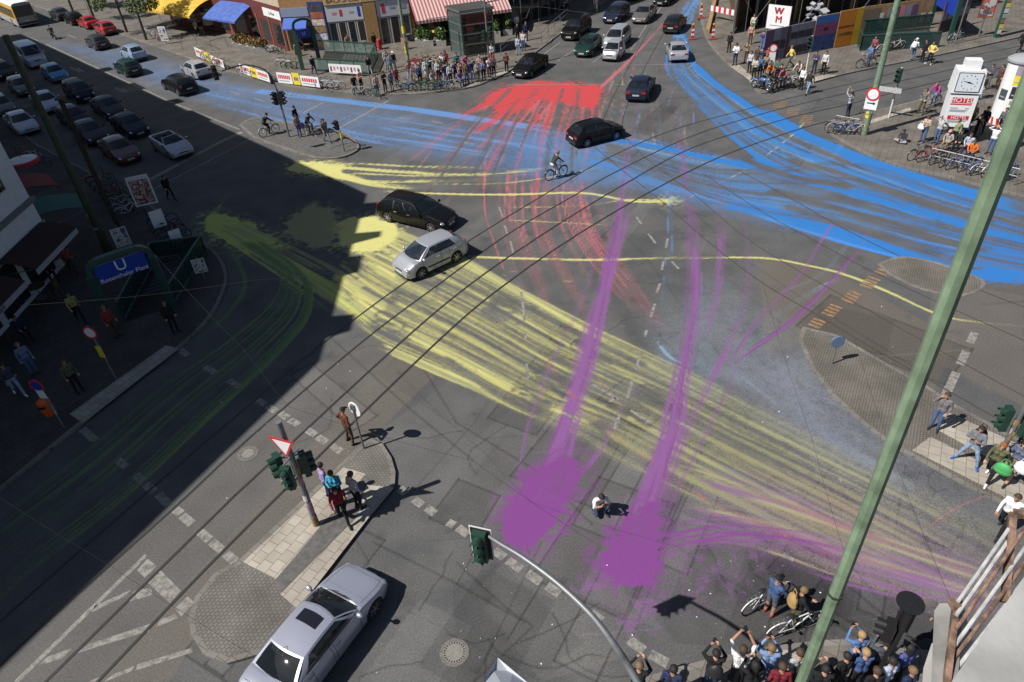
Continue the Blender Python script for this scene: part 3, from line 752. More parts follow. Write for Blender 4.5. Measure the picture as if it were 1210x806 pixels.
SEI = [(943, 402), (948, 387), (990, 397), (1050, 432), (1095, 457), (1130, 480), (1240, 540), (1240, 628), (1187, 598), (1141, 575), (1077, 540), (1054, 529), (1018, 501), (984, 470), (958, 436)]
pave('traffic_island', SEI, .06, M_MOS, 'cobbled island with the small round sign, running into the pavement at right')
pave('traffic_island', smooth_px([(1036, 312), (1059, 304), (1090, 306), (1143, 322), (1165, 336), (1140, 350), (1090, 343), (1050, 325), (1036, 312)][:-1], 3), .02, M_MOS, 'low cobbled strip between the blue road and the tram rails')
pave('traffic_island', smooth_px([(283, 149), (300, 140), (320, 143), (361, 150), (403, 156), (420, 167), (425, 176), (416, 183), (400, 188), (373, 188), (340, 178), (300, 164)], 2), .12, M_ASPH, 'grey median island where the cyclists wait')
WPK = [(-60, 640), (0, 583), (98, 502), (150, 458), (211, 414), (248, 378), (265, 347), (269, 326), (259, 303), (232, 281), (205, 262), (160, 232), (110, 206), (45, 172)]
pave('pavement', smooth_px(WPK), .12, M_WALK_SHADE, 'shaded corner pavement around the underground entrance', [(-80, 104), (-100, 90), (-60, 0), (-26, 2)])
pave('pavement', smooth_px([(690, 830), (770, 800), (850, 778), (912, 766), (1000, 758), (1060, 768), (1110, 772)]), .12, M_WALK, 'pavement under the balcony where the crowd stands', [(22, 6.5), (22, -2), (-3, -2), (-2, 5)])

def zg(x, y):
 for p, h in PAVES:
  if poly_contains(p, x, y): return h
 return 0.0
def G(px, py):
 """standing point at a pixel, on the road or on the pavement there"""
 v = A(px, py)
 for h in (.12, .06, .02):
  w = A(px, py, h)
  if abs(zg(w.x, w.y) - h) < .01: return w
 return v

# ------------------------------------------------------------------ painted markings, slab bands, rails: thin sheets over the road
def sheet(name, quads, m, z, label, cellz=None):
 o = MB()
 for k, qd in enumerate(quads):
  h = z
  P = [A(x, y, h) for x, y in qd]
  a = sum(P[i].x * P[(i + 1) % len(P)].y - P[(i + 1) % len(P)].x * P[i].y for i in range(len(P)))
  if a < 0: P = P[::-1]
  o.add([tuple(p) for p in P], [tuple(range(len(P)))], m)
 return tag(o.build(name), label, kind='structure')

def lineq(p, q, w):
 """a painted bar from pixel p to pixel q, w metres wide, as ground points"""
 a, b = A(*p), A(*q); d = (b - a).normalized(); n = Vector((-d.y, d.x, 0)) * (w / 2)
 return [a - n, b - n, b + n, a + n]

def marking_material():
 m = bpy.data.materials.new('worn_road_paint'); m.use_nodes = True
 nt = m.node_tree; N = nt.nodes.new; L = nt.links.new; b = nt.nodes['Principled BSDF']
 tc = N('ShaderNodeTexCoord'); nz = N('ShaderNodeTexNoise'); nz.inputs['Scale'].default_value = 5; nz.inputs['Detail'].default_value = 9; nz.inputs['Roughness'].default_value = .75
 L(tc.outputs['Object'], nz.inputs[0])
 cr = N('ShaderNodeValToRGB'); e = cr.color_ramp.elements
 e[0].position = .38; e[0].color = (.10, .10, .095, 1); e[1].position = .58; e[1].color = (.265, .25, .225, 1)
 L(nz.outputs['Fac'], cr.inputs[0]); L(cr.outputs[0], b.inputs['Base Color']); b.inputs['Roughness'].default_value = .8
 return m
M_MARK = marking_material()
mk = MB()
def bar_mark(p, q, w=.14, z=.004):
 P = lineq(p, q, w); mk.add([(v.x, v.y, z) for v in P], [(0, 1, 2, 3)], M_MARK)
def quad_mark(px, z=.004):
 P = [A(*p) for p in px]
 a = sum(P[i].x * P[(i + 1) % len(P)].y - P[(i + 1) % len(P)].x * P[i].y for i in range(len(P)))
 if a < 0: P = P[::-1]
 mk.add([(v.x, v.y, z) for v in P], [tuple(range(len(P)))], M_MARK)
for p, q in [((304, 473), (314, 478)), ((316, 480), (326, 486)), ((331, 488), (340, 494)), ((342, 496), (353, 502)), ((361, 507), (373, 514)), ((375, 516), (386, 523)), ((392, 526), (403, 534)),
             ((207, 602), (214, 607)), ((215, 609), (227, 619)), ((236, 628), (248, 638)), ((250, 640), (263, 651)), ((267, 654), (278, 664)),
             ((242, 433), (255, 441)), ((271, 449), (283, 457)), ((212, 413), (222, 420)), ((97, 507), (113, 521)), ((139, 543), (149, 552)), ((160, 561), (169, 569)), ((172, 572), (182, 581)), ((187, 584), (199, 596)),
             ((472, 577), (480, 583)), ((489, 590), (499, 597)), ((504, 600), (514, 607)), ((529, 617), (537, 621)), ((541, 623), (553, 632)), ((584, 650), (596, 659)), ((600, 662), (616, 673)), ((623, 677), (639, 688)), ((646, 692), (661, 702)), ((698, 724), (711, 734)), ((743, 756), (761, 769)), ((768, 773), (789, 784))]:
 bar_mark(p, q, .3)
for p, q in [((752, 256), (758, 265)), ((766, 276), (775, 288)), ((789, 282), (787, 293)), ((784, 309), (782, 319)), ((780, 335), (776, 346)), ((774, 359), (769, 375)), ((764, 390), (762, 398)), ((794, 309), (802, 318)),
             ((616, 345), (620, 379)), ((620, 393), (621, 400)), ((622, 430), (624, 447)), ((756, 420), (752, 437)), ((747, 450), (741, 470)), ((732, 490), (726, 508)), ((590, 245), (594, 257)), ((596, 266), (600, 277)), ((603, 285), (607, 300)), ((720, 475), (727, 470)), ((664, 487), (680, 495)), ((745, 485), (770, 500)), ((700, 454), (731, 472)), ((805, 500), (832, 515)),
             ((1020, 585), (1030, 592)), ((985, 562), (995, 568)), ((925, 655), (938, 662))]:
 bar_mark(p, q, .13)
for p, q, w in [((54, 52), (198, 119), .16), ((198, 119), (283, 153), .16), ((22, 40), (45, 48), .14), ((80, 41), (90, 45), .14), ((272, 108), (283, 112), .14), ((300, 116), (312, 120), .12), ((659, 72), (687, 53), .13), ((640, 66), (662, 50), .12), ((286, 156), (262, 167), .45), ((262, 167), (172, 215), .4), ((297, 164), (173, 228), .12),
    ((459, 119), (402, 151), .2), ((382, 121), (359, 133), .2), ((510, 143), (523, 146), .15), ((548, 168), (560, 170), .15), ((470, 139), (480, 141), .15), ((740, 77), (800, 76), .12), ((745, 60), (765, 28), .12), ((772, 22), (790, -4), .12),
    ((173, 656), (19, 806), .16), ((1115, 472), (1130, 440), .3), ((1134, 431), (1142, 415), .3), ((1146, 405), (1152, 393), .3), ((1020, 156), (1010, 150), .1), ((700, 74), (738, 45), .1), ((600, 100), (739, 100), .1)]:
 bar_mark(p, q, w)
for qd in [[(162, 674), (174, 660), (186, 669), (171, 683)], [(175, 689), (190, 674), (214, 698), (201, 713)], [(206, 719), (222, 705), (230, 712), (214, 729)],
           [(108, 724), (150, 704), (155, 697), (112, 716)], [(153, 711), (181, 703), (178, 694), (158, 699)], [(91, 772), (176, 746), (178, 737), (105, 761)], [(184, 742), (211, 730), (207, 726), (190, 732)],
           [(44, 787), (75, 778), (85, 766), (56, 776)], [(123, 806), (156, 793), (159, 787), (132, 798)], [(161, 792), (228, 771), (226, 766), (162, 785)], [(100, 810), (122, 802), (118, 800), (108, 804)]]:
 quad_mark(qd)
for ax, ay in [(145, 107), (92, 83)]:                      # turn arrows on the left street
 quad_mark([(ax - 10, ay - 3), (ax - 8, ay - 4), (ax + 3, ay + 1), (ax + 2, ay + 3)]); quad_mark([(ax, ay - 3), (ax + 8, ay + 2), (ax - 3, ay + 1)], .008)
mk.build('road_marking'); bpy.data.objects['road_marking']['kind'] = 'structure'; bpy.data.objects['road_marking']['label'] = 'worn white dashes, bars and arrows painted on the road'

# granite slab bands laid in the pavements
bands = [[(406, 552), (432, 560), (326, 684), (287, 664)], [(433, 573), (466, 576), (440, 606), (352, 720), (331, 702), (421, 612)], [(426, 590), (437, 567), (466, 575), (444, 601)],
         [(1121, 487), (1210, 528), (1240, 545), (1240, 580), (1190, 553), (1108, 508)], [(1087, 525), (1100, 516), (1187, 560), (1240, 590), (1240, 615), (1186, 587), (1140, 563), (1078, 532)]]
sheet('pavement_band', [bands[3], bands[4]], M_SLAB, .065, 'pale granite slab bands in the right pavement')
sheet('pavement_band', [bands[0], bands[1]], M_SLAB, .125, 'pale granite slab bands in the islands')
sheet('pavement_strip', [[(326, 686), (432, 562), (436, 566), (421, 611), (331, 700)]], M_ASPH, .124, 'dark asphalt strip between the slab bands')
sheet('pavement_band', [[(1031, 141), (1075, 127), (1077, 130), (1020, 149)], [(863, 79), (873, 76), (897, 98), (888, 97)], [(960, 97), (990, 89), (975, 88), (960, 92)], [(547, 105), (601, 85), (594, 84), (560, 98)], [(912, 767), (965, 770), (960, 806), (900, 790)]], M_SLAB, .125, 'pale granite corners at the kerbs')
sheet('pavement_band', [[(82, 489), (98, 500), (211, 412), (196, 408)]], M_SLAB, .125, 'pale slab strip at the shaded kerb')
# tactile bars by the tram crossing and orange chevrons between the rails
M_TAC = mat('orange_road_stones', (.235, .14, .072), .85, noise=.4, nscale=6)
tc_ = MB()
def tactile(cx, cy, n, du, dv, w):
 for k in range(n):
  f = (k - (n - 1) / 2) * 1.0
  p = (cx + dv[0] * f - du[0], cy + dv[1] * f - du[1]); q = (cx + dv[0] * f + du[0], cy + dv[1] * f + du[1])
  P = lineq(p, q, w); tc_.add([(v.x, v.y, .006) for v in P], [(0, 1, 2, 3)], M_TAC)
for cx, cy, n in [(965, 382, 3), (983, 367, 4), (1006, 351, 4), (1028, 334, 4), (1044, 320, 3)]: tactile(cx, cy, n, (7, 2.6), (3.2, -3.2), .16)
for cx, cy, n in [(922, 123, 4), (937, 132, 4), (953, 141, 5)]: tactile(cx, cy, n, (7, .4), (-1, 2.1), .14)
tag(tc_.build('road_marking'), 'orange stone bars set between the tram rails', kind='structure')

M_RAIL = mat('tram_rail_steel', (.030, .028, .027), .55, metal=.0)
M_RAILB = mat('worn_rail', (.062, .052, .044), .6)
M_GROOVE = mat('rail_bed', (.17, .14, .105), .85, noise=.3, nscale=3)
rails = [[(-80, 812), (0, 735), (153, 600), (300, 474), (392, 398), (480, 333), (560, 281), (640, 232), (720, 186), (800, 152), (891, 127), (950, 112), (1010, 98), (1119, 72), (1230, 50)],
         [(-30, 818), (42, 747), (206, 600), (300, 513), (433, 400), (520, 335), (600, 277), (670, 236), (734, 200), (820, 160), (903, 134), (954, 121), (1010, 108), (1072, 94), (1140, 79), (1230, 60)],
         [(20, 840), (54, 806), (263, 600), (300, 565), (479, 400), (560, 333), (640, 278), (729, 223), (820, 174), (920, 143), (959, 133), (1000, 124), (1066, 107), (1130, 92), (1230, 70)],
         [(80, 842), (115, 806), (300, 615), (521, 400), (600, 334), (680, 279), (766, 228), (850, 186), (934, 156), (972, 145), (1010, 136), (1080, 119), (1150, 101), (1230, 82)],
         [(700, 172), (740, 205), (784, 240), (838, 287), (900, 334), (970, 375), (1030, 411), (1092, 446), (1150, 479), (1250, 535)],
         [(760, 185), (820, 230), (880, 280), (940, 318), (1000, 352), (1064, 388), (1130, 425), (1250, 490)],
         [(830, 205), (900, 250), (956, 281), (1023, 317), (1110, 358), (1250, 420)],
         [(870, 200), (940, 238), (1000, 272), (1070, 306), (1150, 340), (1250, 378)],
         [(770, 30), (745, 75), (722, 120), (700, 172)], [(800, 10), (778, 50), (752, 100), (735, 150), (760, 185)]]
rl = MB()
for r in rails:
 P = catmull([A2(*p) for p in r], 8)
 for w, z, m in ((.095 if rails.index(r) < 4 else .05, .0085, M_RAIL if rails.index(r) < 4 else M_RAILB),):
  Lf, Rt = [], []
  for i, p in enumerate(P):
   t = P[min(i + 1, len(P) - 1)] - P[max(i - 1, 0)]; t = t / (np.hypot(*t) + 1e-9)
   nrm = np.array((-t[1], t[0])) * w / 2
   zz = z + .003 * (rails.index(r) % 5)
   Lf.append((*(p - nrm), zz)); Rt.append((*(p + nrm), zz))
  n = len(P)
  rl.add(Lf + Rt, [(i, i + 1, n + i + 1, n + i) for i in range(n - 1)], m)
tag(rl.build('tram_track'), 'dark tram rails curving across the junction', kind='structure')
# ------------------------------------------------------------------ vehicles
def glass_mat(name, tint, a):
 m = mat(name, tint, .03, spec=.9, alpha=a); return m
M_GLASS = glass_mat('car_glass', (.012, .016, .020), .66)
M_GLASSB = glass_mat('car_glass_bluish', (.02, .03, .045), .62)
M_TYRE = mat('tyre_rubber', (.018, .018, .019), .85)
M_RIM = mat('alloy_rim', (.45, .46, .48), .35, metal=.8)
M_TRIM = mat('black_plastic_trim', (.018, .018, .020), .55)
M_HEADL = mat('headlamp_glass', (.42, .44, .47), .08, metal=.5, coat=1)
M_TAILL = mat('tail_lamp_red', (.30, .012, .012), .15, coat=1)
M_INDIC = mat('indicator_orange', (.6, .22, .03), .2, coat=1)
M_PLATE = mat('licence_plate_white', (.62, .62, .60), .5)
M_PLTXT = mat('licence_plate_letters', (.02, .02, .02), .6)
M_SEAT = mat('car_seat_cloth', (.10, .10, .105), .9)
M_CHROME = mat('chrome', (.7, .7, .72), .15, metal=1)

def lin(pts, x):
 for (x0, y0), (x1, y1) in zip(pts[:-1], pts[1:]):
  lo, hi = min(x0, x1), max(x0, x1)
  if lo <= x <= hi and hi > lo: return y0 + (y1 - y0) * (x - x0) / (x1 - x0)
 return pts[0][1] if abs(x - pts[0][0]) < abs(x - pts[-1][0]) else pts[-1][1]

KINDS = {
 # L, W, H, windscreen base, roof front, roof rear, rear glass base, hood front z, cowl z, belt rear z, tail z, side windows
 'sedan': (4.52, 1.74, 1.43, 1.02, .28, -.98, -1.62, .70, .95, 1.00, .94, [(.07, .46), (.50, .86)]),
 'hatch': (3.95, 1.68, 1.46, 1.02, .36, -1.35, -1.80, .74, .96, 1.00, .90, [(.06, .44), (.48, .84)]),
 'hatch_small': (3.85, 1.67, 1.52, 1.15, .38, -1.22, -1.76, .78, 1.00, 1.05, .92, [(.07, .44), (.47, .80)]),
 'wagon': (4.77, 1.82, 1.49, 1.12, .38, -1.78, -2.20, .74, .98, 1.03, .92, [(.05, .36), (.385, .64), (.665, .92)]),
 'mpv': (4.25, 1.74, 1.62, 1.38, .50, -1.62, -1.98, .82, 1.06, 1.08, .95, [(.09, .38), (.41, .68), (.71, .92)]),
 'suv': (4.75, 1.87, 1.74, 1.12, .48, -1.95, -2.25, .92, 1.12, 1.15, 1.02, [(.05, .36), (.39, .66), (.69, .94)]),
 'smart': (2.62, 1.54, 1.53, .82, .22, -.92, -1.22, .80, 1.02, 1.02, .90, [(.08, .62)]),
 'coupe': (4.05, 1.72, 1.33, .95, .22, -.80, -1.60, .66, .90, .98, .90, [(.07, .52), (.56, .82)]),
 'van': (5.0, 1.94, 2.20, 1.92, 1.15, -2.36, -2.46, 1.02, 1.30, 1.30, 1.25, [(.03, .24)]),
 'convertible': (4.4, 1.77, 1.40, 1.02, .40, -.98, -1.50, .70, .95, 1.0, .94, []),
}

def make_car(name, kind, pm, opts=()):
 L, W, H, xw, xr1, xr2, xb, zh, zc, zbr, zt, wins = KINDS[kind]
 hw = W / 2; hl = L / 2
 big = kind in ('van', 'suv')
 WR = .35 if big else (.27 if kind == 'smart' else .315)
 AR = WR + .055
 fo, ro = (.82, .82) if kind != 'smart' else (.42, .42)
 if kind == 'van': fo, ro = .9, .95
 xfa, xra = hl - fo, -hl + ro
 root = empty(name)
 conv = kind == 'convertible'
 # ---- lower body
 zlow0 = .22 if not big else .28
 top = [(hl, zh - .20), (hl - .05, zh - .08), (hl - .22, zh), (xw + (.28 if kind != 'van' else .1), zc - .06), (xw, zc), (xb, zbr), (min(xb - .12, -hl + .22), (zt + zbr) / 2 if kind != 'sedan' and kind != 'convertible' else zbr - .01), (-hl + .06, zt - .02), (-hl, zt - .22)]
 top = sorted(top, key=lambda p: -p[0])
 def width(x):
  f = max(0, (x - (hl - .75)) / .75); r = max(0, (-x - (hl - .6)) / .6)
  return hw * (1 - .20 * f ** 2.6 - .13 * r ** 2.6)
 xs = [hl, hl - .05, hl - .14, hl - .25]
 for c in (xfa, xra):
  xs += [c + AR * math.cos(PI * k / 10) for k in range(11)] + [c + AR + .02, c - AR - .02]
 xs += list(np.linspace(xfa - AR - .1, xra + AR + .1, 8)) + [xw, xb, -hl + .2, -hl + .12, -hl + .05, -hl]
 xs = sorted(set(round(v, 3) for v in xs if -hl <= v <= hl), reverse=True)
 def zlow(x):
  z = zlow0
  for c in (xfa, xra):
   d = abs(x - c)
   if d < AR + .001: z = max(z, WR + math.sqrt(max(0, AR * AR - d * d)))
  if x > hl - .1: z = max(z, .26 + (x - hl + .1) * .6)
  if x < -hl + .1: z = max(z, .30 + (-x - hl + .1) * .8)
  return z
 def section(x):
  w = width(x); zl = zlow(x); zt_ = lin(top, x); crown = .03 if x > xw or x < xb else .0
  zm = max(.55 * zt_, zl + .03)
  zs = max(zt_ - .13, zm + .02)
  return [(0, zl), (.80 * w, zl), (.965 * w, zl + .015), (w, zm), (.985 * w, zs), (.93 * w, zt_ - .025), (.80 * w, zt_ + crown * .5), (.45 * w, zt_ + crown * .9), (0, zt_ + crown)]
 b = MB(); vs = []; S = []
 for x in xs:
  h = section(x)
  loop = [(x, y, z) for y, z in h] + [(x, -y, z) for y, z in h[-2:0:-1]]
  S.append(loop); vs += loop
 K = len(S[0]); fp, fd = [], []
 nh = 9
 for i in range(len(xs) - 1):
  xm = (xs[i] + xs[i + 1]) / 2
  for k in range(K):
   k2 = (k + 1) % K
   f = (i * K + k, i * K + k2, (i + 1) * K + k2, (i + 1) * K + k)
   seg = k if k < nh - 1 else K - 1 - k
   if seg in (6, 7) and xb < xm < xw - .02: continue
   (fd if seg == 0 else fp).append(f)
 fp.append(tuple(range(K))); fp.append(tuple((len(xs) - 1) * K + k for k in reversed(range(K))))
 b.add(vs, fp, pm, True); b.add(vs, fd, M_TRIM)
 # ---- greenhouse
 wr = .68 * hw if kind not in ('van',) else .84 * hw
 wr1 = wr if kind != 'sedan' else .66 * hw
 wbf, wbr_ = .90 * width(xw), .90 * width(max(xb, -hl + .1))
 roofz = H
 def wsb(u): return Vector((xw + .12 - .20 * u * u, u * wbf, zc - .012 - .03 * u * u * 0))
 def wst(u): return Vector((xr1 + .05 - .09 * u * u, u * wr1, roofz - .035 - .035 * u * u))
 def rgb_(u): return Vector((xb - .07 + .10 * u * u, u * wbr_, zbr - .012))
 def rgt(u): return Vector((xr2 - .04 + .07 * u * u, u * wr, roofz - (.06 if kind in ('hatch', 'hatch_small', 'wagon') else .05) - .035 * u * u))
 def lerp(a, c, t): return a + (c - a) * t
 def p_ws(u, v): return lerp(wsb(u), wst(u), v) + Vector((.03, 0, .04)) * math.sin(PI * v) * (1 - .4 * u * u)
 def p_rg(u, v): return lerp(rgb_(u), rgt(u), v) + Vector((-.03, 0, .03)) * math.sin(PI * v) * (1 - .4 * u * u)
 def p_rf(u, v): return lerp(wst(u), rgt(u), v) + Vector((0, 0, .05 * math.sin(PI * v) * (1 - .25 * u * u) + .0))
 def p_sd(s):
  def f(t, v):
   bot = lerp(wsb(s), rgb_(s), t); bot.y = s * lerp(.925 * width(lerp(xw, xb, t)), .925 * width(lerp(xw, xb, t)), 0) if 0 < t < 1 else bot.y
   bot.z = lerp(zc, zbr, t) - .02
   tp = p_rf(s, t)
   q = lerp(bot, tp, v); q.y += s * .045 * math.sin(PI * v); return q
  return f
 def patch(fn, us, vs_, inside, pane_mat, name_, inv=False, frame_m=pm, pillar=None, double=False):
  nu, nv = len(us), len(vs_)
  P = [fn(u, v) for v in vs_ for u in us]
  fr, pl, panes = [], [], {}
  for j in range(nv - 1):
   for i in range(nu - 1):
    f = (j * nu + i, j * nu + i + 1, (j + 1) * nu + i + 1, (j + 1) * nu + i)
    if inv: f = f[::-1]
    k = inside((us[i] + us[i + 1]) / 2, (vs_[j] + vs_[j + 1]) / 2)
    if k is None: fr.append(f)
    elif k == 'pillar': pl.append(f)
    else: panes.setdefault(k, []).append(f)
  b.add(P, fr, frame_m, True)
  if pl: b.add(P, pl, M_TRIM, True)
  for k, fs in panes.items():
   g = MB(); g.add(P, fs, pane_mat, True); g.build(name_, root)
 U9 = [-1, -.965, -.93, -.88, -.6, -.3, 0, .3, .6, .88, .93, .965, 1]; V6 = [0, .03, .07, .3, .55, .8, .93, .97, 1]
 gm = M_GLASSB if 'blue_glass' in opts else M_GLASS
 patch(p_ws, U9, V6, lambda u, v: 0 if abs(u) < .93 and .03 < v < .95 else None, gm, 'windscreen', inv=True)
 if not conv:
  patch(p_rf, [-1, -.92, -.7, -.35, 0, .35, .7, .92, 1], list(np.linspace(0, 1, 9)), lambda u, v: None, gm, 'roof', inv=True)
  if kind == 'van': patch(p_rg, U9, V6, lambda u, v: 0 if .08 < abs(u) < .86 and .3 < v < .9 else None, gm, 'rear_window')
  else: patch(p_rg, U9, V6, lambda u, v: 0 if abs(u) < .90 and .07 < v < .93 else None, gm, 'rear_window')
  for s in (1, -1):
   ts = sorted(set([0, .02, 1, .98] + [x for w in wins for x in w] + [x for w in wins for x in list(np.linspace(w[0], w[1], 5))] + [w[0] + .012 for w in wins] + [w[1] - .012 for w in wins]))
   def ins(t, v):
    if not (.07 < v < .88): return None
    for n_, w in enumerate(wins):
     if w[0] < t < w[1]:
      if (v < .14 or v > .82) and (t < w[0] + .012 or t > w[1] - .012): return 'pillar'
      return n_
    if wins and wins[0][0] < t < wins[-1][1]: return 'pillar'
    return None
   patch(p_sd(s), ts, [0, .07, .14, .35, .6, .82, .88, .95, 1], ins, gm, 'side_window', inv=(s < 0))
 # ---- interior: floor, seats
 it = MB(); it.box(((xw + xb) / 2, 0, zlow0 + .14), (xw - xb + .5, W * .80, .16), M_TRIM)
 it.box((xw - .06, 0, zc - .16), (.45, W * .78, .2), M_TRIM)
 for sx in ([xr1 - .28] if kind in ('smart', 'van') else [xr1 - .28, xr1 - 1.18]):
  for sy in (-.38, .38):
   if sx < xb + .3: continue
   it.box((sx + .22, sy * hw * 1.05, .52), (.5, .48, .16), M_SEAT)
   it.box((sx - .06, sy * hw * 1.05, .80), (.16, .46, .54), M_SEAT, M=Matrix.Rotation(-.25, 3, 'Y'))
   it.box((sx - .16, sy * hw * 1.05, 1.13), (.10, .24, .16), M_SEAT)
 it.build('seats', root)
 if kind in ('sedan', 'convertible', 'van', 'smart', 'coupe') or True:
  st = MB(); st.ring((xw - .42, .36 * hw * 2 * .5, zc - .02), .17, .014, M_TRIM, axis='x', n=16, k=5, M=Matrix.Rotation(.45, 3, 'Y')); st.build('steering_wheel', root)
 # ---- wheels
 for sx in (xfa, xra):
  for s in (1, -1):
   y = s * (hw - .115)
   m = MB(); prof = [(WR - .10, -.09), (WR - .03, -.105), (WR, -.08), (WR, .08), (WR - .03, .105), (WR - .10, .09)]
   n = 22; vv = []; ff = []
   for (r, o) in prof:
    for k in range(n):
     a = 2 * PI * k / n; vv.append((sx + r * math.cos(a), y + o, WR + r * math.sin(a)))
   for i in range(len(prof) - 1):
    for k in range(n):
     ff.append((i * n + k, i * n + (k + 1) % n, (i + 1) * n + (k + 1) % n, (i + 1) * n + k))
   m.add(vv, ff, M_TYRE, True)
   wo = m.build('wheel', root)
   r = MB(); yo = y + s * .075; R = WR - .085
   vv = [(sx, yo - s * .03, WR)] + [(sx + R * 1.02 * math.cos(2 * PI * k / n), yo - s * .03, WR + R * 1.02 * math.sin(2 * PI * k / n)) for k in range(n)]
   r.add(vv, [(0, 1 + k, 1 + (k + 1) % n) for k in range(n)], M_TRIM)
   nsp = 7
   for k in range(nsp):
    a = 2 * PI * k / nsp
    r.bar((sx + .03 * math.cos(a), yo, WR + .03 * math.sin(a)), (sx + R * math.cos(a), yo, WR + R * math.sin(a)), .05, .03, M_RIM)
   r.ring((sx, yo, WR), R, .018, M_RIM, n=22, k=5); r.ell((sx, yo, WR), (.055, .025, .055), M_RIM, 10, 6)
   ro_ = r.build('rim', wo)
 # ---- lamps, plates, mirrors, handles, trim
 for s in (1, -1):
  h = MB(); big_l = kind in ('smart',)
  h.ell((hl - .17, s * .68 * hw, zh - .105), (.155, .185, .085), M_HEADL, 14, 8, M=Matrix.Rotation(s * -.35, 3, 'Z') @ Matrix.Rotation(.3, 3, 'Y')); h.build('headlight', root)
  t = MB()
  if kind in ('wagon', 'mpv', 'suv', 'hatch_small', 'van'): t.box((-hl + .085, s * .80 * width(-hl + .1), zt - .06), (.10, .16, .34), M_TAILL, M=Matrix.Rotation(.12, 3, 'Y'))
  else: t.box((-hl + .05, s * .76 * width(-hl + .05), zt - .14), (.10, .32, .15), M_TAILL)
  t.build('tail_light', root)
  mr = MB(); my = s * (hw + .08); mx = xw - .22
  mr.ell((mx, my, zc + .07), (.075, .115, .075), pm, 10, 6); mr.bar((mx, s * (hw - .07), zc), (mx, my, zc + .03), .05, .04, M_TRIM); mr.build('mirror', root)
 fr = MB(); fr.box((hl - .005, 0, zh - .19), (.03, W * .34, .10), M_TRIM); fr.box((hl - .003, 0, zh - .14), (.035, W * .36, .016), M_CHROME); fr.box((hl + .0, 0, .30), (.03, W * .52, .10), M_TRIM); fr.build('grille', root)
 for sg, x in ((1, hl + .012), (-1, -hl - .002)):
  p = MB(); z = .43 if sg > 0 else (.62 if kind != 'van' else .75)
  p.box((x, 0, z), (.02, .50, .11), M_PLATE)
  for k in range(6): p.box((x + sg * .011, -.19 + k * .075, z), (.004, .036, .065), M_PLTXT)
  p.build('licence_plate', root)
 bt = MB(); bt.box((-hl - .0, 0, .42), (.04, W * .74, .13), M_TRIM if 'dark_bumper' in opts else pm); bt.build('rear_bumper', root)
 # doors: shut lines and handles
 nd = len(wins) if kind not in ('van', 'smart', 'coupe') else 1
 edges = sorted(set([w[0] for w in wins[:2]] + [w[1] for w in wins[:2]])) if wins else [.07, .5]
 for s in (1, -1):
  for t in edges:
   x = lerp(xw, xb, t)
   if abs(x - xra) < AR: x = xra + AR + .05
   h = section(x)
   pts = [(x, s * (y + .003), z) for y, z in h[2:6]]
   b.tube(pts, .0065, M_TRIM, n=4)
  if 'moulding' in opts:
   dl = MB(); dl.box(((xfa + xra) / 2, s * (hw + .008), .50), (xfa - xra - 2 * AR - .1, .02, .07), M_TRIM); dl.build('door_moulding', root)
 for s in (1, -1):
  for w in wins[:2] if nd > 1 else wins[:1]:
   x = lerp(xw, xb, w[1]) + .14; h = section(x)
   hd = MB(); hd.box((x, s * (h[4][0] + .016), h[4][1] - .02), (.20, .035, .035), pm if 'chrome' not in opts else M_CHROME); hd.build('door_handle', root)
 if kind != 'van':
  for s in (1, -1): b.tube([(x, s * .79 * width(x), lin(top, x) + .018) for x in np.linspace(xw + .12, hl - .2, 7)], .005, M_TRIM, n=4)
  b.tube([(hl - .2, y * width(hl - .2), lin(top, hl - .2) + .03 - .015 * abs(y)) for y in np.linspace(-.79, .79, 7)], .005, M_TRIM, n=4); b.tube([(-hl + .25, y * width(-hl + .25), lin(top, -hl + .25) + .03 - .015 * abs(y)) for y in np.linspace(-.75, .75, 7)], .005, M_TRIM, n=4)
 b.build('body', root, sharp=38)
 if 'sunroof' in opts:
  g = MB(); P = [p_rf(u, v) + Vector((0, 0, .006)) for v in (.13, .22, .32, .42) for u in (-.62, -.57, -.3, 0, .3, .57, .62)]
  g.add(P, [(j * 7 + i + 7, j * 7 + i + 8, j * 7 + i + 1, j * 7 + i) for j in range(3) for i in range(6)], mat('sunroof_glass', (.012, .013, .018), .10, spec=.8), True); g.build('sunroof', root)
 if 'rails' in opts:
  for s in (1, -1):
   g = MB(); g.tube([p_rf(s * .95, v) + Vector((0, 0, .0 if v in (.06, .97) else .045)) for v in (.06, .10, .3, .5, .7, .93, .97)], .016, M_TRIM, n=6); g.build('roof_rail', root)
 if kind not in ('van', 'smart', 'convertible'):
  g = MB(); q = p_rf(0, .93); g.tube([q, q + Vector((-.16, 0, .12))], .006, M_TRIM, n=5); g.build('antenna', root)
 if not conv:
  for s in (-.5, .15): g = MB(); g.bar(p_ws(s, .02) + Vector((.012, 0, .012)), p_ws(s + .42, .10) + Vector((.014, 0, .014)), .015, .01, M_TRIM); g.build('wiper', root)
 if conv:
  g = MB(); g.box((xb + .15, 0, zbr + .0), (.5, W * .78, .10), M_TRIM); g.build('folded_roof', root)
 if 'stripe' in opts: pass
 root['_len'] = L
 return root

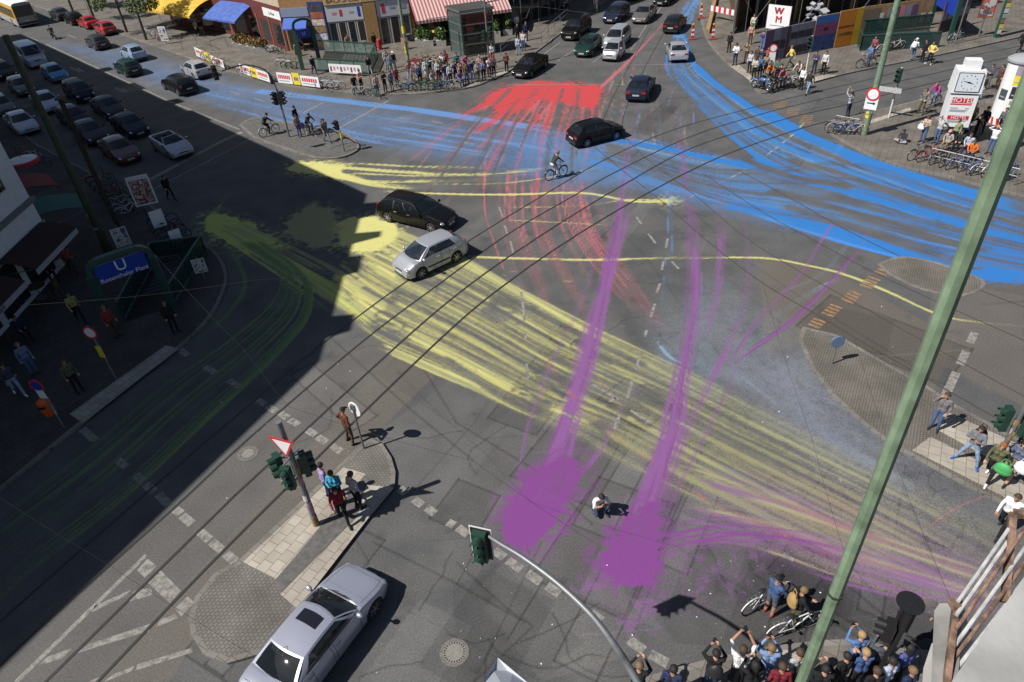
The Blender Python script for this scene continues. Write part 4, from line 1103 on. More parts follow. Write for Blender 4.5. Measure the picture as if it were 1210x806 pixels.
P_BLACK = paint((.005, .005, .006)); P_NAVY = paint((.012, .016, .035)); P_DGREEN = paint((.008, .030, .024)); P_SILVER = paint((.40, .41, .445), metal=.35, rough=.32)
P_SILV2 = paint((.42, .44, .50), metal=.35, rough=.32); P_LBLUE = paint((.26, .36, .52), metal=.25); P_RED = paint((.36, .012, .016)); P_DRED = paint((.10, .010, .014)); P_WHITE = paint((.68, .69, .70))
P_GREY = paint((.115, .115, .12), metal=.3); P_BRONZE = paint((.16, .15, .14), metal=.4); P_BLUE = paint((.03, .19, .42)); P_CHAR = paint((.035, .036, .042), metal=.2); P_MARO = paint((.013, .011, .015)); P_PALE = paint((.34, .40, .56))
P_FGS = paint((.40, .415, .50), metal=.45, rough=.30)

CARS = []
def place_car(px, kind, pm, d, label, group=None, opts=(), roofx=None, name='car', cat='car'):
 """px = pixel of the roof's middle; d = heading on the ground"""
 K = KINDS[kind]; rx = (K[4] + K[5]) / 2 if roofx is None else roofx
 d = Vector(d).normalized()
 z = zg(*A(px[0], px[1], K[2]).xy) * 0
 r = make_car(name, kind, pm, opts)
 p = A(px[0], px[1], K[2]); p.z = z
 r.location = p - d * rx; r.location.z = z
 r.rotation_euler = (0, 0, math.atan2(d.y, d.x))
 tag(r, label, cat, group); CARS.append(r)
 if '_len' in r: del r['_len']
 return r
def pxdir(p, q): return (A(*q) - A(*p)).normalized()

TD, TU = -TOPR, TOPR
LD, LU = -LEFT, LEFT
g_top = 'cars waiting in the road at the top'; g_left = 'cars queuing in the shaded left street'; g_out = 'cars driving away up the left street'; g_park = 'cars parked along the kerb at top left'; g_x = 'cars crossing the painted junction'
place_car((357, 741), 'sedan', P_FGS, TRAM, 'large silver saloon with a black sunroof, nearest car at the bottom beside the tram island', g_x, ('sunroof', 'chrome'), name='silver_saloon')
place_car((479, 231), 'wagon', P_BLACK, pxdir((455, 258), (499, 269)), 'black estate car with roof rails crossing just behind the silver hatchback', g_x, ('rails', 'chrome'), name='estate_car')
place_car((513, 279), 'hatch_small', P_SILVER, pxdir((541, 302), (492, 325)), 'small silver hatchback driving over the yellow paint band', g_x, ('moulding', 'blue_glass'), name='hatchback_car')
place_car((697, 143), 'hatch', P_BLACK, pxdir((683, 168), (722, 158)), 'black hatchback driving away over the blue paint, next to the cyclist', g_x, ('dark_bumper', 'moulding'), name='hatchback_car')
place_car((757, 91), 'sedan', P_NAVY, Vector((.36, .93, 0)), 'dark old saloon seen from behind beside the red paint', g_x, ('moulding',), name='saloon_car')
place_car((801, 50), 'coupe', P_SILVER, Vector((.12, .99, 0)), 'silver coupe seen from behind on the blue paint', g_x, name='coupe_car')
place_car((797, 18), 'hatch', P_MARO, TU, 'dark hatchback with red tail lamps driving away ahead of the silver coupe', g_x, name='hatchback_car')
place_car((628, 64), 'sedan', P_BLACK, Vector((-.50, -.866, 0)), 'black saloon with bright headlamps at the kerb behind the red paint', g_top, name='saloon_car')
place_car((684, 18), 'suv', P_BLACK, TD, 'tall black off-roader nearest the kerb in the top road', g_top, name='off_road_car')
place_car((697, 41), 'hatch', P_DGREEN, TD, 'dark green hatchback waiting left of the tiny silver two-seater', g_top, name='hatchback_car')
place_car((727, 47), 'smart', P_SILVER, TD, 'tiny silver and black two-seater waiting at the stop line', g_top, name='city_car')
place_car((732, 30), 'mpv', P_SILVER, TD, 'silver people carrier right behind the tiny two-seater', g_top, name='people_carrier')
place_car((731, 3), 'wagon', P_NAVY, TD, 'dark navy car behind the silver people carrier', g_top, name='estate_car')
place_car((763, 5), 'sedan', P_BRONZE, TD, 'grey-brown saloon beside the centre line at the top', g_top, name='saloon_car')
place_car((787, -14), 'sedan', P_BLACK, TD, 'black saloon cut off by the top edge, behind the grey-brown saloon', g_top, name='saloon_car')
place_car((752, -20), 'hatch', P_CHAR, TD, 'charcoal car only just showing at the top edge', g_top, name='hatchback_car')
place_car((211, 89), 'wagon', P_BLACK, LU, 'black estate car driving away with its nearside at the white kerbside hatchback', g_out, name='estate_car')
place_car((230, 72), 'hatch', P_SILVER, LU, 'silver hatchback driving away next to the banners', g_out, name='hatchback_car')
place_car((155, 53), 'hatch_small', P_LBLUE, LU, 'light blue hatchback driving away', g_out, name='hatchback_car')
place_car((149, 70), 'hatch', P_DGREEN, LU, 'very dark green hatchback beside the light blue one', g_out, name='hatchback_car')
place_car((113, 41), 'hatch', P_CHAR, LU, 'charcoal hatchback following the motorcycle', g_out, name='hatchback_car')
place_car((122, 25), 'hatch', P_RED, LU, 'red car parked nearest the junction', g_park, name='parked_car')
place_car((102, 19), 'coupe', P_RED, LU, 'low red car parked second from the junction', g_park, name='parked_car')
place_car((85, 14), 'hatch', P_BLACK, LU, 'black car parked beyond the two red ones', g_park, name='parked_car')
place_car((68, 9), 'sedan', P_CHAR, LU, 'charcoal car parked farthest from the junction, near the bus', g_park, name='parked_car')
place_car((27, 50), 'van', P_PALE, LD, 'pale blue-grey van in the queue, behind the bright blue car', g_left, name='van', cat='van')
place_car((58, 75), 'hatch', P_BLUE, LD, 'bright blue car in front of the pale van in the queue', g_left, name='queuing_car')
place_car((85, 94), 'mpv', P_NAVY, LD, 'dark navy people carrier behind two dark saloons in the queue', g_left, name='queuing_car')
place_car((121, 114), 'sedan', P_CHAR, LD, 'charcoal saloon third from the front of the outer queue', g_left, name='queuing_car')
place_car((146, 134), 'sedan', P_NAVY, LD, 'dark navy saloon right behind the open silver convertible', g_left, name='queuing_car')
place_car((198, 158), 'convertible', P_SILV2, LD, 'silver convertible with its roof down, first at the stop line', g_left, name='convertible_car', roofx=.1)
place_car((133, 162), 'sedan', P_DRED, LD, 'dark red saloon first in the inner queue', g_left, name='queuing_car')
place_car((99, 142), 'sedan', P_CHAR, LD, 'charcoal saloon right behind the dark red saloon', g_left, name='queuing_car')
place_car((78, 125), 'hatch', P_NAVY, LD, 'dark hatchback half hidden behind the wooden post', g_left, name='queuing_car')
place_car((48, 108), 'sedan', P_PALE, LD, 'silver-blue saloon passing behind the tall green pole', g_left, name='queuing_car')
place_car((18, 90), 'hatch', P_GREY, LD, 'grey hatchback behind the silver-blue saloon', g_left, name='queuing_car')
place_car((18, 132), 'sedan', P_SILV2, LD, 'silver saloon parked at the shaded kerb', g_left, name='parked_car')
place_car((-6, 112), 'hatch', P_GREY, LD, 'grey car parked behind the silver saloon at the left edge', g_left, name='parked_car')
place_car((-4, 72), 'wagon', P_BLACK, LD, 'black estate car cut off by the left edge beside the van', g_left, name='queuing_car')

# ---- the city bus
def make_bus():
 r = empty('city_bus', label='white and yellow city bus driving away at the top left', cat='bus')
 L, W, H = 12.0, 2.5, 2.95
 my = mat('bus_yellow', (.62, .36, .02), .4, coat=.5); mw = mat('bus_white_roof', (.72, .73, .72), .45); mg = mat('bus_grey_skirt', (.30, .31, .32), .5)
 b = MB(); prof = [(.30, 1.22), (.45, 1.25), (1.0, 1.25), (2.0, 1.22), (2.7, 1.16), (2.88, 1.05), (2.95, .7)]
 loop = [(y, z) for z, y in prof] + [(-y, z) for z, y in prof[::-1]]
 xs = [-L / 2, -L / 2 + .06, -L / 2 + .2, L / 2 - .25, L / 2 - .06, L / 2]; sc = [.93, .98, 1, 1, .98, .92]
 vs = [(x, y * s, z) for x, s in zip(xs, sc) for y, z in loop]; n = len(loop)
 fs = {0: [], 1: [], 2: []}
 for i in range(len(xs) - 1):
  for k in range(n):
   z = (loop[k][1] + loop[(k + 1) % n][1]) / 2
   kk = 2 if z > 2.75 else (1 if z < .8 else 0)
   fs[kk].append((i * n + k, (i + 1) * n + k, (i + 1) * n + (k + 1) % n, i * n + (k + 1) % n))
 b.add(vs, fs[0], my, False); b.add(vs, fs[1], mg, False); b.add(vs, fs[2], mw, False)
 b.add(vs, [tuple(range(n)), tuple((len(xs) - 1) * n + k for k in reversed(range(n)))], mg)
 b.build('body', r)
 for s in (1, -1):
  for k in range(6):
   w = MB(); x = -4.9 + k * 1.75; w.box((x, s * 1.235, 1.72), (1.62, .04, 1.05), M_GLASS); w.build('side_window', r)
  for x in (-3.2, 3.4):
   w = MB(); M = Matrix.Rotation(PI / 2, 3, 'X')
   w.tube([(x, s * .98, .48), (x, s * 1.26, .48)], .48, M_TYRE, n=20); wo = w.build('wheel', r)
   q = MB(); q.tube([(x, s * 1.24, .48), (x, s * 1.275, .48)], .27, M_RIM, n=16); q.build('rim', wo)
  t = MB(); t.box((-L / 2 - .01, s * 1.0, 1.0), (.05, .18, .42), M_TAILL); t.build('tail_light', r)
  m = MB(); m.box((L / 2 + .12, s * 1.28, 2.1), (.12, .14, .4), M_TRIM); m.build('mirror', r)
 w = MB(); w.box((-L / 2 + .0, 0, 1.95), (.08, 2.1, 1.25), M_GLASS); w.build('rear_window', r)
 w = MB(); w.box((L / 2 - .0, 0, 1.75), (.08, 2.2, 1.7), M_GLASS); w.build('windscreen', r)
 w = MB(); w.box((-L / 2 - .015, 0, .52), (.10, 2.3, .22), M_TRIM); w.build('rear_bumper', r)
 w = MB(); w.box((-1.5, 0, 3.0), (1.6, 1.3, .16), mw); w.box((2.5, 0, 2.98), (.7, .7, .10), mg); w.build('roof_unit', r)
 p = MB(); p.box((-L / 2 - .03, 0, .78), (.02, .52, .11), M_PLATE); p.build('licence_plate', r)
 return r
bus = make_bus()
bp = A(36, 32); bus.location = bp + LEFT * 6.0; bus.rotation_euler = (0, 0, math.atan2(LEFT.y, LEFT.x))
# ------------------------------------------------------------------ people: one continuous remeshed body per pose, coloured per person
M_SKIN = mat('skin', (.44, .25, .175), .6); M_SKIN2 = mat('skin_tan', (.33, .18, .12), .6); M_SKIN3 = mat('skin_dark', (.10, .055, .038), .6)
M_EYE = mat('eye_dark', (.02, .018, .016), .3); M_LIP = mat('lips', (.32, .11, .09), .6)
HAIRC = {'brown': (.055, .032, .02), 'dark': (.014, .011, .010), 'blond': (.30, .20, .09), 'red': (.24, .075, .02), 'grey': (.25, .24, .23), 'light': (.16, .10, .05)}
def hairmat(k): return mat('hair_' + k, HAIRC[k], .75, noise=.3, nscale=40)

V = Vector
def base_pose():
 J = dict(pel=V((0, 0, .95)), chest=V((0, .0, 1.30)), neck=V((0, -.01, 1.47)), head=V((0, .025, 1.635)))
 for s, k in ((-1, 'L'), (1, 'R')):
  J['sh' + k] = V((s * .185, -.005, 1.415)); J['el' + k] = V((s * .245, -.04, 1.14)); J['wr' + k] = V((s * .245, .06, .90)); J['hd' + k] = V((s * .235, .10, .82))
  J['hip' + k] = V((s * .088, 0, .92)); J['kn' + k] = V((s * .105, .025, .50)); J['an' + k] = V((s * .115, -.02, .085)); J['toe' + k] = V((s * .15, .17, .035))
 J['look'] = V((0, 1, -.08))
 return J

def arm(J, k, el, wr, hd): J['el' + k] = V(el); J['wr' + k] = V(wr); J['hd' + k] = V(hd)
def leg(J, k, hip, kn, an, toe):
 if hip: J['hip' + k] = V(hip)
 J['kn' + k] = V(kn); J['an' + k] = V(an); J['toe' + k] = V(toe)
def torso(J, pel, chest, neck, head, shw=.185, look=None):
 J['pel'] = V(pel); J['chest'] = V(chest); J['neck'] = V(neck); J['head'] = V(head)
 up = (J['neck'] - J['pel']).normalized()
 for s, k in ((-1, 'L'), (1, 'R')):
  J['sh' + k] = J['neck'] - up * .055 + V((s * shw, 0, 0)); J['hip' + k] = J['pel'] + V((s * .09, 0, -.03))
 if look: J['look'] = V(look)

def pose(kind):
 J = base_pose()
 if kind == 'stand': pass
 elif kind == 'photo':            # both hands hold a camera before the face
  arm(J, 'L', (-.27, .16, 1.33), (-.09, .30, 1.55), (-.05, .30, 1.63)); arm(J, 'R', (.27, .16, 1.33), (.09, .30, 1.55), (.05, .30, 1.63))
 elif kind == 'raised':           # camera held up over the head
  arm(J, 'L', (-.27, .20, 1.62), (-.10, .34, 1.86), (-.06, .34, 1.95)); arm(J, 'R', (.27, .20, 1.62), (.10, .34, 1.86), (.06, .34, 1.95)); J['look'] = V((0, 1, .25))
 elif kind == 'phone':            # looking down at something held in the hands
  arm(J, 'L', (-.25, .05, 1.15), (-.07, .27, 1.18), (-.03, .33, 1.22)); arm(J, 'R', (.25, .05, 1.15), (.07, .27, 1.18), (.03, .33, 1.22)); J['look'] = V((0, 1, -.45))
 elif kind == 'ear':              # one hand at the ear
  arm(J, 'R', (.30, .10, 1.25), (.16, .10, 1.52), (.11, .07, 1.60)); arm(J, 'L', (-.26, -.02, 1.15), (-.20, .16, 1.0), (-.17, .21, .94))
 elif kind == 'folded':
  arm(J, 'L', (-.27, .05, 1.16), (.02, .22, 1.20), (.11, .20, 1.22)); arm(J, 'R', (.27, .05, 1.16), (-.02, .24, 1.17), (-.11, .22, 1.19))
 elif kind == 'hips':
  arm(J, 'L', (-.40, -.10, 1.17), (-.20, .06, 1.0), (-.15, .10, .97)); arm(J, 'R', (.40, -.10, 1.17), (.20, .06, 1.0), (.15, .10, .97))
  leg(J, 'L', None, (-.15, .03, .50), (-.20, -.02, .085), (-.26, .15, .035)); leg(J, 'R', None, (.15, .03, .50), (.20, -.02, .085), (.26, .15, .035))
 elif kind == 'shade':            # both hands to the forehead, elbows out
  arm(J, 'L', (-.38, .08, 1.50), (-.16, .14, 1.66), (-.08, .16, 1.71)); arm(J, 'R', (.38, .08, 1.50), (.16, .14, 1.66), (.08, .16, 1.71))
 elif kind == 'spread':           # one arm stretched out sideways
  arm(J, 'L', (-.46, .04, 1.44), (-.72, .08, 1.47), (-.82, .09, 1.47))
 elif kind == 'walk':
  torso(J, (0, 0, .93), (0, .02, 1.28), (0, .03, 1.45), (0, .075, 1.61))
  leg(J, 'L', None, (-.10, .22, .53), (-.10, .34, .10), (-.12, .53, .06)); leg(J, 'R', None, (.10, .02, .48), (.10, -.36, .16), (.12, -.22, .04))
  arm(J, 'L', (-.25, -.14, 1.14), (-.24, -.18, .90), (-.23, -.16, .82)); arm(J, 'R', (.25, .08, 1.13), (.23, .28, .96), (.22, .34, .90))
 elif kind == 'wide':             # legs apart, arms behind the head
  leg(J, 'L', None, (-.24, .03, .50), (-.34, .0, .085), (-.42, .16, .035)); leg(J, 'R', None, (.24, .03, .50), (.34, .0, .085), (.42, .16, .035))
  arm(J, 'L', (-.28, .10, 1.16), (-.10, .24, 1.22), (-.02, .25, 1.25)); arm(J, 'R', (.28, .05, 1.18), (.12, .24, 1.32), (.05, .27, 1.36))
 elif kind == 'crouch':           # squatting photographer, one knee low
  torso(J, (0, -.16, .36), (0, .0, .66), (0, .10, .83), (0, .18, .97), look=(0, 1, -.25))
  leg(J, 'L', None, (-.20, .26, .50), (-.18, .10, .085), (-.22, .28, .035)); leg(J, 'R', None, (.18, .22, .20), (.15, -.22, .12), (.16, -.10, .04))
  arm(J, 'L', (-.26, .24, .62), (-.09, .42, .84), (-.05, .42, .92)); arm(J, 'R', (.27, .22, .62), (.09, .42, .84), (.05, .42, .92))
 elif kind == 'floor':            # sitting cross-legged on the ground
  torso(J, (0, -.05, .12), (0, -.02, .44), (0, .04, .60), (0, .11, .74), look=(0, 1, -.4))
  leg(J, 'L', None, (-.36, .26, .16), (-.02, .34, .08), (.10, .40, .06)); leg(J, 'R', None, (.36, .26, .16), (.04, .24, .08), (-.10, .28, .06))
  arm(J, 'L', (-.26, .10, .38), (-.14, .30, .28), (-.10, .36, .26)); arm(J, 'R', (.26, .10, .38), (.14, .30, .28), (.10, .36, .26))
 elif kind == 'sit':              # on a rail or bench, seat height .5
  torso(J, (0, -.02, .56), (0, .02, .90), (0, .07, 1.07), (0, .13, 1.22), look=(0, 1, -.2))
  leg(J, 'L', None, (-.13, .42, .52), (-.13, .38, .085), (-.15, .57, .035)); leg(J, 'R', None, (.13, .42, .52), (.14, .44, .085), (.16, .62, .035))
  arm(J, 'L', (-.27, .08, .80), (-.15, .30, .66), (-.10, .37, .64)); arm(J, 'R', (.27, .08, .80), (.15, .30, .66), (.10, .37, .64))
 elif kind == 'ride':             # on a bicycle, saddle 0.95
  torso(J, (0, -.16, 1.0), (0, .04, 1.30), (0, .16, 1.44), (0, .25, 1.57), look=(0, 1, -.1))
  leg(J, 'L', None, (-.12, .22, .80), (-.12, .06, .40), (-.13, .23, .33)); leg(J, 'R', None, (.12, .14, .64), (.12, .04, .20), (.13, .22, .16))
  arm(J, 'L', (-.27, .30, 1.20), (-.26, .48, 1.06), (-.25, .55, 1.03)); arm(J, 'R', (.27, .30, 1.20), (.26, .48, 1.06), (.25, .55, 1.03))
 elif kind == 'lean':             # bent forward over a rail or handlebar
  torso(J, (0, -.16, .92), (0, .06, 1.20), (0, .20, 1.32), (0, .31, 1.44), look=(0, 1, -.3))
  arm(J, 'L', (-.24, .26, 1.05), (-.20, .46, .98), (-.19, .54, .97)); arm(J, 'R', (.24, .26, 1.05), (.20, .46, .98), (.19, .54, .97))
 elif kind == 'side':             # standing over a bicycle held at the side
  arm(J, 'R', (.30, .14, 1.16), (.36, .36, 1.04), (.38, .43, 1.02)); arm(J, 'L', (-.24, .16, 1.15), (-.10, .38, 1.05), (-.04, .44, 1.03))
 elif kind == 'child':
  pass
 return J

def capsule(bm, a, b, ra, rb, n=10):
 a, b = V(a), V(b); d = b - a; L = d.length
 z = d.normalized() if L > 1e-5 else V((0, 0, 1)); x = z.orthogonal().normalized(); y = z.cross(x)
 rings = []
 for t in (-1, -.8, -.45, 0): rings.append((a + z * (t * ra), ra * math.sqrt(max(1e-4, 1 - t * t))))
 for t in (0, .45, .8, 1): rings.append((b + z * (t * rb), rb * math.sqrt(max(1e-4, 1 - t * t))))
 vs = [[bm.verts.new(c + (x * math.cos(2 * PI * k / n) + y * math.sin(2 * PI * k / n)) * r) for k in range(n)] for c, r in rings]
 for i in range(len(vs) - 1):
  for k in range(n): bm.faces.new((vs[i][k], vs[i][(k + 1) % n], vs[i + 1][(k + 1) % n], vs[i + 1][k]))
 bm.faces.new(vs[0][::-1]); bm.faces.new(vs[-1])

BODY = {}
SKIN, TOP, SLEEVE, PANTS, SHIN, SHOE, EYE, LIP = range(8)
def body_mesh(kind, build='m'):
 key = (kind, build)
 if key in BODY: return BODY[key]
 J = pose(kind); C = []                 # (a, b, ra, rb, slot)
 fem = build == 'f'
 def c(a, b, ra, rb, s): C.append((V(a), V(b), ra, rb, s))
 pel, ch, nk, hd = J['pel'], J['chest'], J['neck'], J['head']
 up = (nk - pel).normalized(); lat = (J['shR'] - J['shL']).normalized(); fwd = up.cross(lat).normalized()
 if fwd.dot(V((0, 1, 0))) < 0 and kind != 'x': fwd = -fwd
 waist = pel.lerp(ch, .42)
 sw = .9 if fem else 1.0
 for s in (-1, 1):
  c(pel + lat * s * .075 - up * .03, waist + lat * s * .060, .115, .092 * sw, PANTS if True else TOP)
  c(waist + lat * s * .062, ch + lat * s * .085, .098 * sw, .112 * sw, TOP)
  c(ch + lat * s * .085, nk - up * .09 + lat * s * .10, .110 * sw, .085 * sw, TOP)
  c(pel + up * .06 + lat * s * .07, waist + lat * s * .062, .120, .100, TOP)
  if fem: c(ch - up * .03 + lat * s * .07 + fwd * .06, ch - up * .03 + lat * s * .07 + fwd * .075, .06, .055, TOP)
 c(J['shL'], J['shR'], .066 * sw, .066 * sw, TOP)
 c(nk - up * .04, hd - up * .02 - fwd * .01, .058, .052, SKIN)
 lk = J['look'].normalized(); hl = lat; hup = hl.cross(lk).normalized()
 if hup.z < 0: hup = -hup
 c(hd + hup * .035 - lk * .022, hd + hup * .03 + lk * .018, .092, .088, SKIN); c(hd + hup * .0 + lk * .03, hd - hup * .055 + lk * .045, .072, .052, SKIN); c(hd - hup * .08 + lk * .062, hd - hup * .082 + lk * .066, .034, .032, SKIN)
 c(hd + hup * .02 + lk * .098, hd - hup * .018 + lk * .118, .012, .017, SKIN)
 for s in (-1, 1): c(hd + hl * s * .084 - lk * .005 + hup * .02, hd + hl * s * .088 - lk * .008 - hup * .02, .018, .014, SKIN)
 for k, s in (('L', -1), ('R', 1)):
  sh, el, wr, h = J['sh' + k], J['el' + k], J['wr' + k], J['hd' + k]
  c(sh, el, .062 * sw, .047, TOP); c(el, wr, .044, .034, SLEEVE); c(sh.lerp(el, .5), el, .052, .047, SLEEVE)
  d = (h - wr).normalized(); pd = lat - d * lat.dot(d); pd = (pd.normalized() if pd.length > .2 else d.orthogonal().normalized()); qd = d.cross(pd)
  palm = wr + d * .075
  c(wr + d * .01, palm, .030, .034, SKIN); c(wr + d * .03 + pd * .02, palm + pd * .022, .02, .02, SKIN); c(wr + d * .03 - pd * .02, palm - pd * .022, .02, .02, SKIN)
  for j, ln in enumerate((.062, .074, .069, .052)):
   b0 = palm + pd * (-.033 + .022 * j); m_ = b0 + d * ln * .6 + qd * .012 * s; c(b0, m_, .0115, .0105, SKIN); c(m_, m_ + d * ln * .4 + qd * .022 * s, .0105, .009, SKIN)
  t0 = wr + d * .03 - pd * .03 ; c(t0, t0 + d * .045 - pd * .03 + qd * .01 * s, .014, .012, SKIN); c(t0 + d * .045 - pd * .03 + qd * .01 * s, t0 + d * .075 - pd * .035 + qd * .018 * s, .012, .010, SKIN)
  hp, kn, an, to = J['hip' + k], J['kn' + k], J['an' + k], J['toe' + k]
  c(hp, kn, .097, .066, PANTS); c(kn, an + (kn - an).normalized() * .02, .064, .048, SHIN); c(kn + (an - kn) * .12, kn + (an - kn) * .42, .066, .060, SHIN)
  heel = an - (to - an).normalized() * .04; heel.z = an.z - .035
  c(heel, to, .044, .036, SHOE); c(an, heel, .048, .044, SHOE)
 bm = bmesh.new()
 for a, b, ra, rb, s in C: capsule(bm, a, b, ra, rb)
 me = bpy.data.meshes.new('person'); bm.to_mesh(me); bm.free()
 tmp = bpy.data.objects.new('person_tmp', me); COL.objects.link(tmp)
 md = tmp.modifiers.new('remesh', 'REMESH'); md.mode = 'VOXEL'; md.voxel_size = .0135; md.use_smooth_shade = True
 sm = tmp.modifiers.new('smooth', 'SMOOTH'); sm.factor = .5; sm.iterations = 2
 dg = bpy.context.evaluated_depsgraph_get()
 out = bpy.data.meshes.new_from_object(tmp.evaluated_get(dg)); out.name = 'person'
 bpy.data.objects.remove(tmp); bpy.data.meshes.remove(me)
 n = len(out.polygons); cen = np.empty(n * 3); out.polygons.foreach_get('center', cen); cen = cen.reshape(-1, 3)
 best = np.full(n, 1e9); sl = np.zeros(n, int)
 for a, b, ra, rb, s in C:
  a_, b_ = np.array(a), np.array(b); d = b_ - a_; L2 = max(d @ d, 1e-9)
  t = np.clip((cen - a_) @ d / L2, 0, 1)
  q = np.linalg.norm(cen - (a_ + t[:, None] * d), axis=1) - (ra + (rb - ra) * t)
  if s == SHOE: q = q - .004
  k = q < best; best[k] = q[k]; sl[k] = s
 hdv, lkv, huv, hlv = map(np.array, (hd, lk, hup, hl)); r = cen - hdv
 f = r @ lkv; u = r @ huv; l = r @ hlv
 sl[(np.abs(np.abs(l) - .034) < .014) & (np.abs(u - .022) < .009) & (f > .05)] = EYE
 sl[(np.abs(l) < .024) & (np.abs(u + .060) < .008) & (f > .06)] = LIP
 for i in range(8): out.materials.append(M_SKIN)
 out.polygons.foreach_set('material_index', sl.astype(np.int32)); out.polygons.foreach_set('use_smooth', np.ones(n, bool))
 BODY[key] = (out, (hd, lk, hup, hl), J)
 return BODY[key]

HAIR = {}
def hair_mesh(key, kind, style, fr):
 kk = (key, style)
 if kk in HAIR: return HAIR[kk]
 hd, lk, hup, hl = fr; vs, fs = [], []; nu, nv = 20, 12
 rnd = random.Random(5)
 for j in range(nv + 1):
  th = PI * j / nv
  for i in range(nu):
   a = 2 * PI * i / nu                      # a = 0 faces forward
   fr_ = math.cos(a)
   lim = {'short': (.40 if fr_ > .55 else .53 if fr_ > .1 else .66), 'long': (.42 if fr_ > .6 else .80 if fr_ > .25 else 1.0), 'bob': (.42 if fr_ > .6 else .72), 'cap': (.46), 'hood': (.50 if fr_ > .6 else .9)}[style]
   t = min(th, PI * lim)
   jit = 1 + rnd.uniform(-.035, .035) if style not in ('cap',) else 1
   R = (.112, .104, .112) if style != 'hood' else (.125, .12, .125)
   p = hd + hup * .034 - lk * .004 + lk * (R[0] * math.sin(t) * math.cos(a) * jit) + hl * (R[1] * math.sin(t) * math.sin(a) * jit) + hup * (R[2] * math.cos(t) * jit)
   if style == 'long' and th > PI * .6 and fr_ < .3:
    k = (th - PI * .6) / (PI * .4); p = p - V((0, 0, .24 * k)) - lk * .03 * k + (hl * math.sin(a) * .05 - lk * (.05 * max(0, -fr_))) * k
   vs.append(p)
 for j in range(nv):
  for i in range(nu): fs.append((j * nu + i, (j + 1) * nu + i, (j + 1) * nu + (i + 1) % nu, j * nu + (i + 1) % nu))
 o = MB(); o.add(vs, fs, M_SKIN, True)
 if style == 'cap':
  q = hd + hup * .075 + lk * .10; w = hl * .07
  o.add([q - w, q + w, q + w * .7 + lk * .085 - hup * .02, q - w * .7 + lk * .085 - hup * .02, q - w - hup * .008, q + w - hup * .008, q + w * .7 + lk * .085 - hup * .028, q - w * .7 + lk * .085 - hup * .028], [(0, 1, 2, 3), (7, 6, 5, 4), (0, 3, 7, 4), (1, 5, 6, 2), (3, 2, 6, 7)], M_SKIN)
 ob = o.build('hair' if style not in ('cap', 'hood') else style, sharp=80)
 HAIR[kk] = ob.data; bpy.data.objects.remove(ob)
 return HAIR[kk]

def slotmats(o, ms):
 for i, m in enumerate(ms):
  o.material_slots[i].link = 'OBJECT'; o.material_slots[i].material = m

PEOPLE = []
def person(loc, rz, kind, top, pants, label, hair='brown', style='short', build='m', sleeves=True, shorts=False, shoes=(.03, .03, .032), skin=None, group=None, h=1.0, hatcol=None):
 me, fr, J = body_mesh(kind, build)
 o = bpy.data.objects.new('person', me); COL.objects.link(o)
 sk = skin or random.choice([M_SKIN, M_SKIN, M_SKIN2])
 t = cloth(top); p = cloth(pants)
 slotmats(o, [sk, t, t if sleeves else sk, p, sk if shorts else p, cloth(shoes), M_EYE, M_LIP])
 hm = hair_mesh((kind, build), kind, style, fr)
 ho = bpy.data.objects.new('hair' if style not in ('cap', 'hood') else style, hm); COL.objects.link(ho); ho.parent = o
 slotmats(ho, [hairmat(hair) if style not in ('cap', 'hood') else cloth(hatcol or top)])
 o.location = loc; o.rotation_euler = (0, 0, rz); k = h * random.uniform(.97, 1.03); o.scale = (k, k, k)
 tag(o, label, 'person', group); PEOPLE.append(o)
 return o
def face(p, q):
 """heading so that a figure standing at p looks towards q"""
 d = Vector(q) - Vector(p); return math.atan2(-d.x, d.y)
CENTRE = A(700, 330)
def man(px, kind, top, pants, label, look=None, **k):
 p = G(*px) if len(px) == 2 else A(*px)
 if isinstance(look, tuple): q = A(*look)
 elif look is None: q = CENTRE
 else: q = p + Vector((-math.sin(look), math.cos(look), 0))
 return person(p, face(p, q), kind, top, pants, label, **k)

def child_thing(name, label, cat, mb_build, loc, rz=0, group=None):
 o = mb_build.build(name); o.location = loc; o.rotation_euler = (0, 0, rz); return tag(o, label, cat, group)

WH = (.68, .69, .70); BK = (.016, .016, .018); NV = (.022, .03, .07); JE = (.07, .12, .24); LJ = (.22, .30, .42); GR = (.13, .13, .135); LG = (.34, .34, .34); BR = (.085, .05, .03); RD = (.36, .03, .035)
DB = (.05, .038, .028); OR = (.62, .16, .03); YL = (.60, .47, .14); GN = (.06, .20, .08); TQ = (.05, .28, .42); PK = (.52, .22, .28); MG = (.42, .05, .26); KH = (.24, .19, .12); BL = (.06, .14, .42); OL = (.10, .10, .055); MR = (.16, .02, .03); CR = (.55, .48, .36)
gC = 'onlookers on the cafe corner'; gI = 'people waiting on the tram island'; gM = 'people on the median island of the left street'; gE = 'onlookers on the plaza by the clock'; gN = 'people on the pavement by the building site'; gS = 'onlookers below the balcony'; gR = 'people on the pavement at right'; gW = 'people in the shade by the underground entrance'; gT = 'people on the pavement beside the top road'

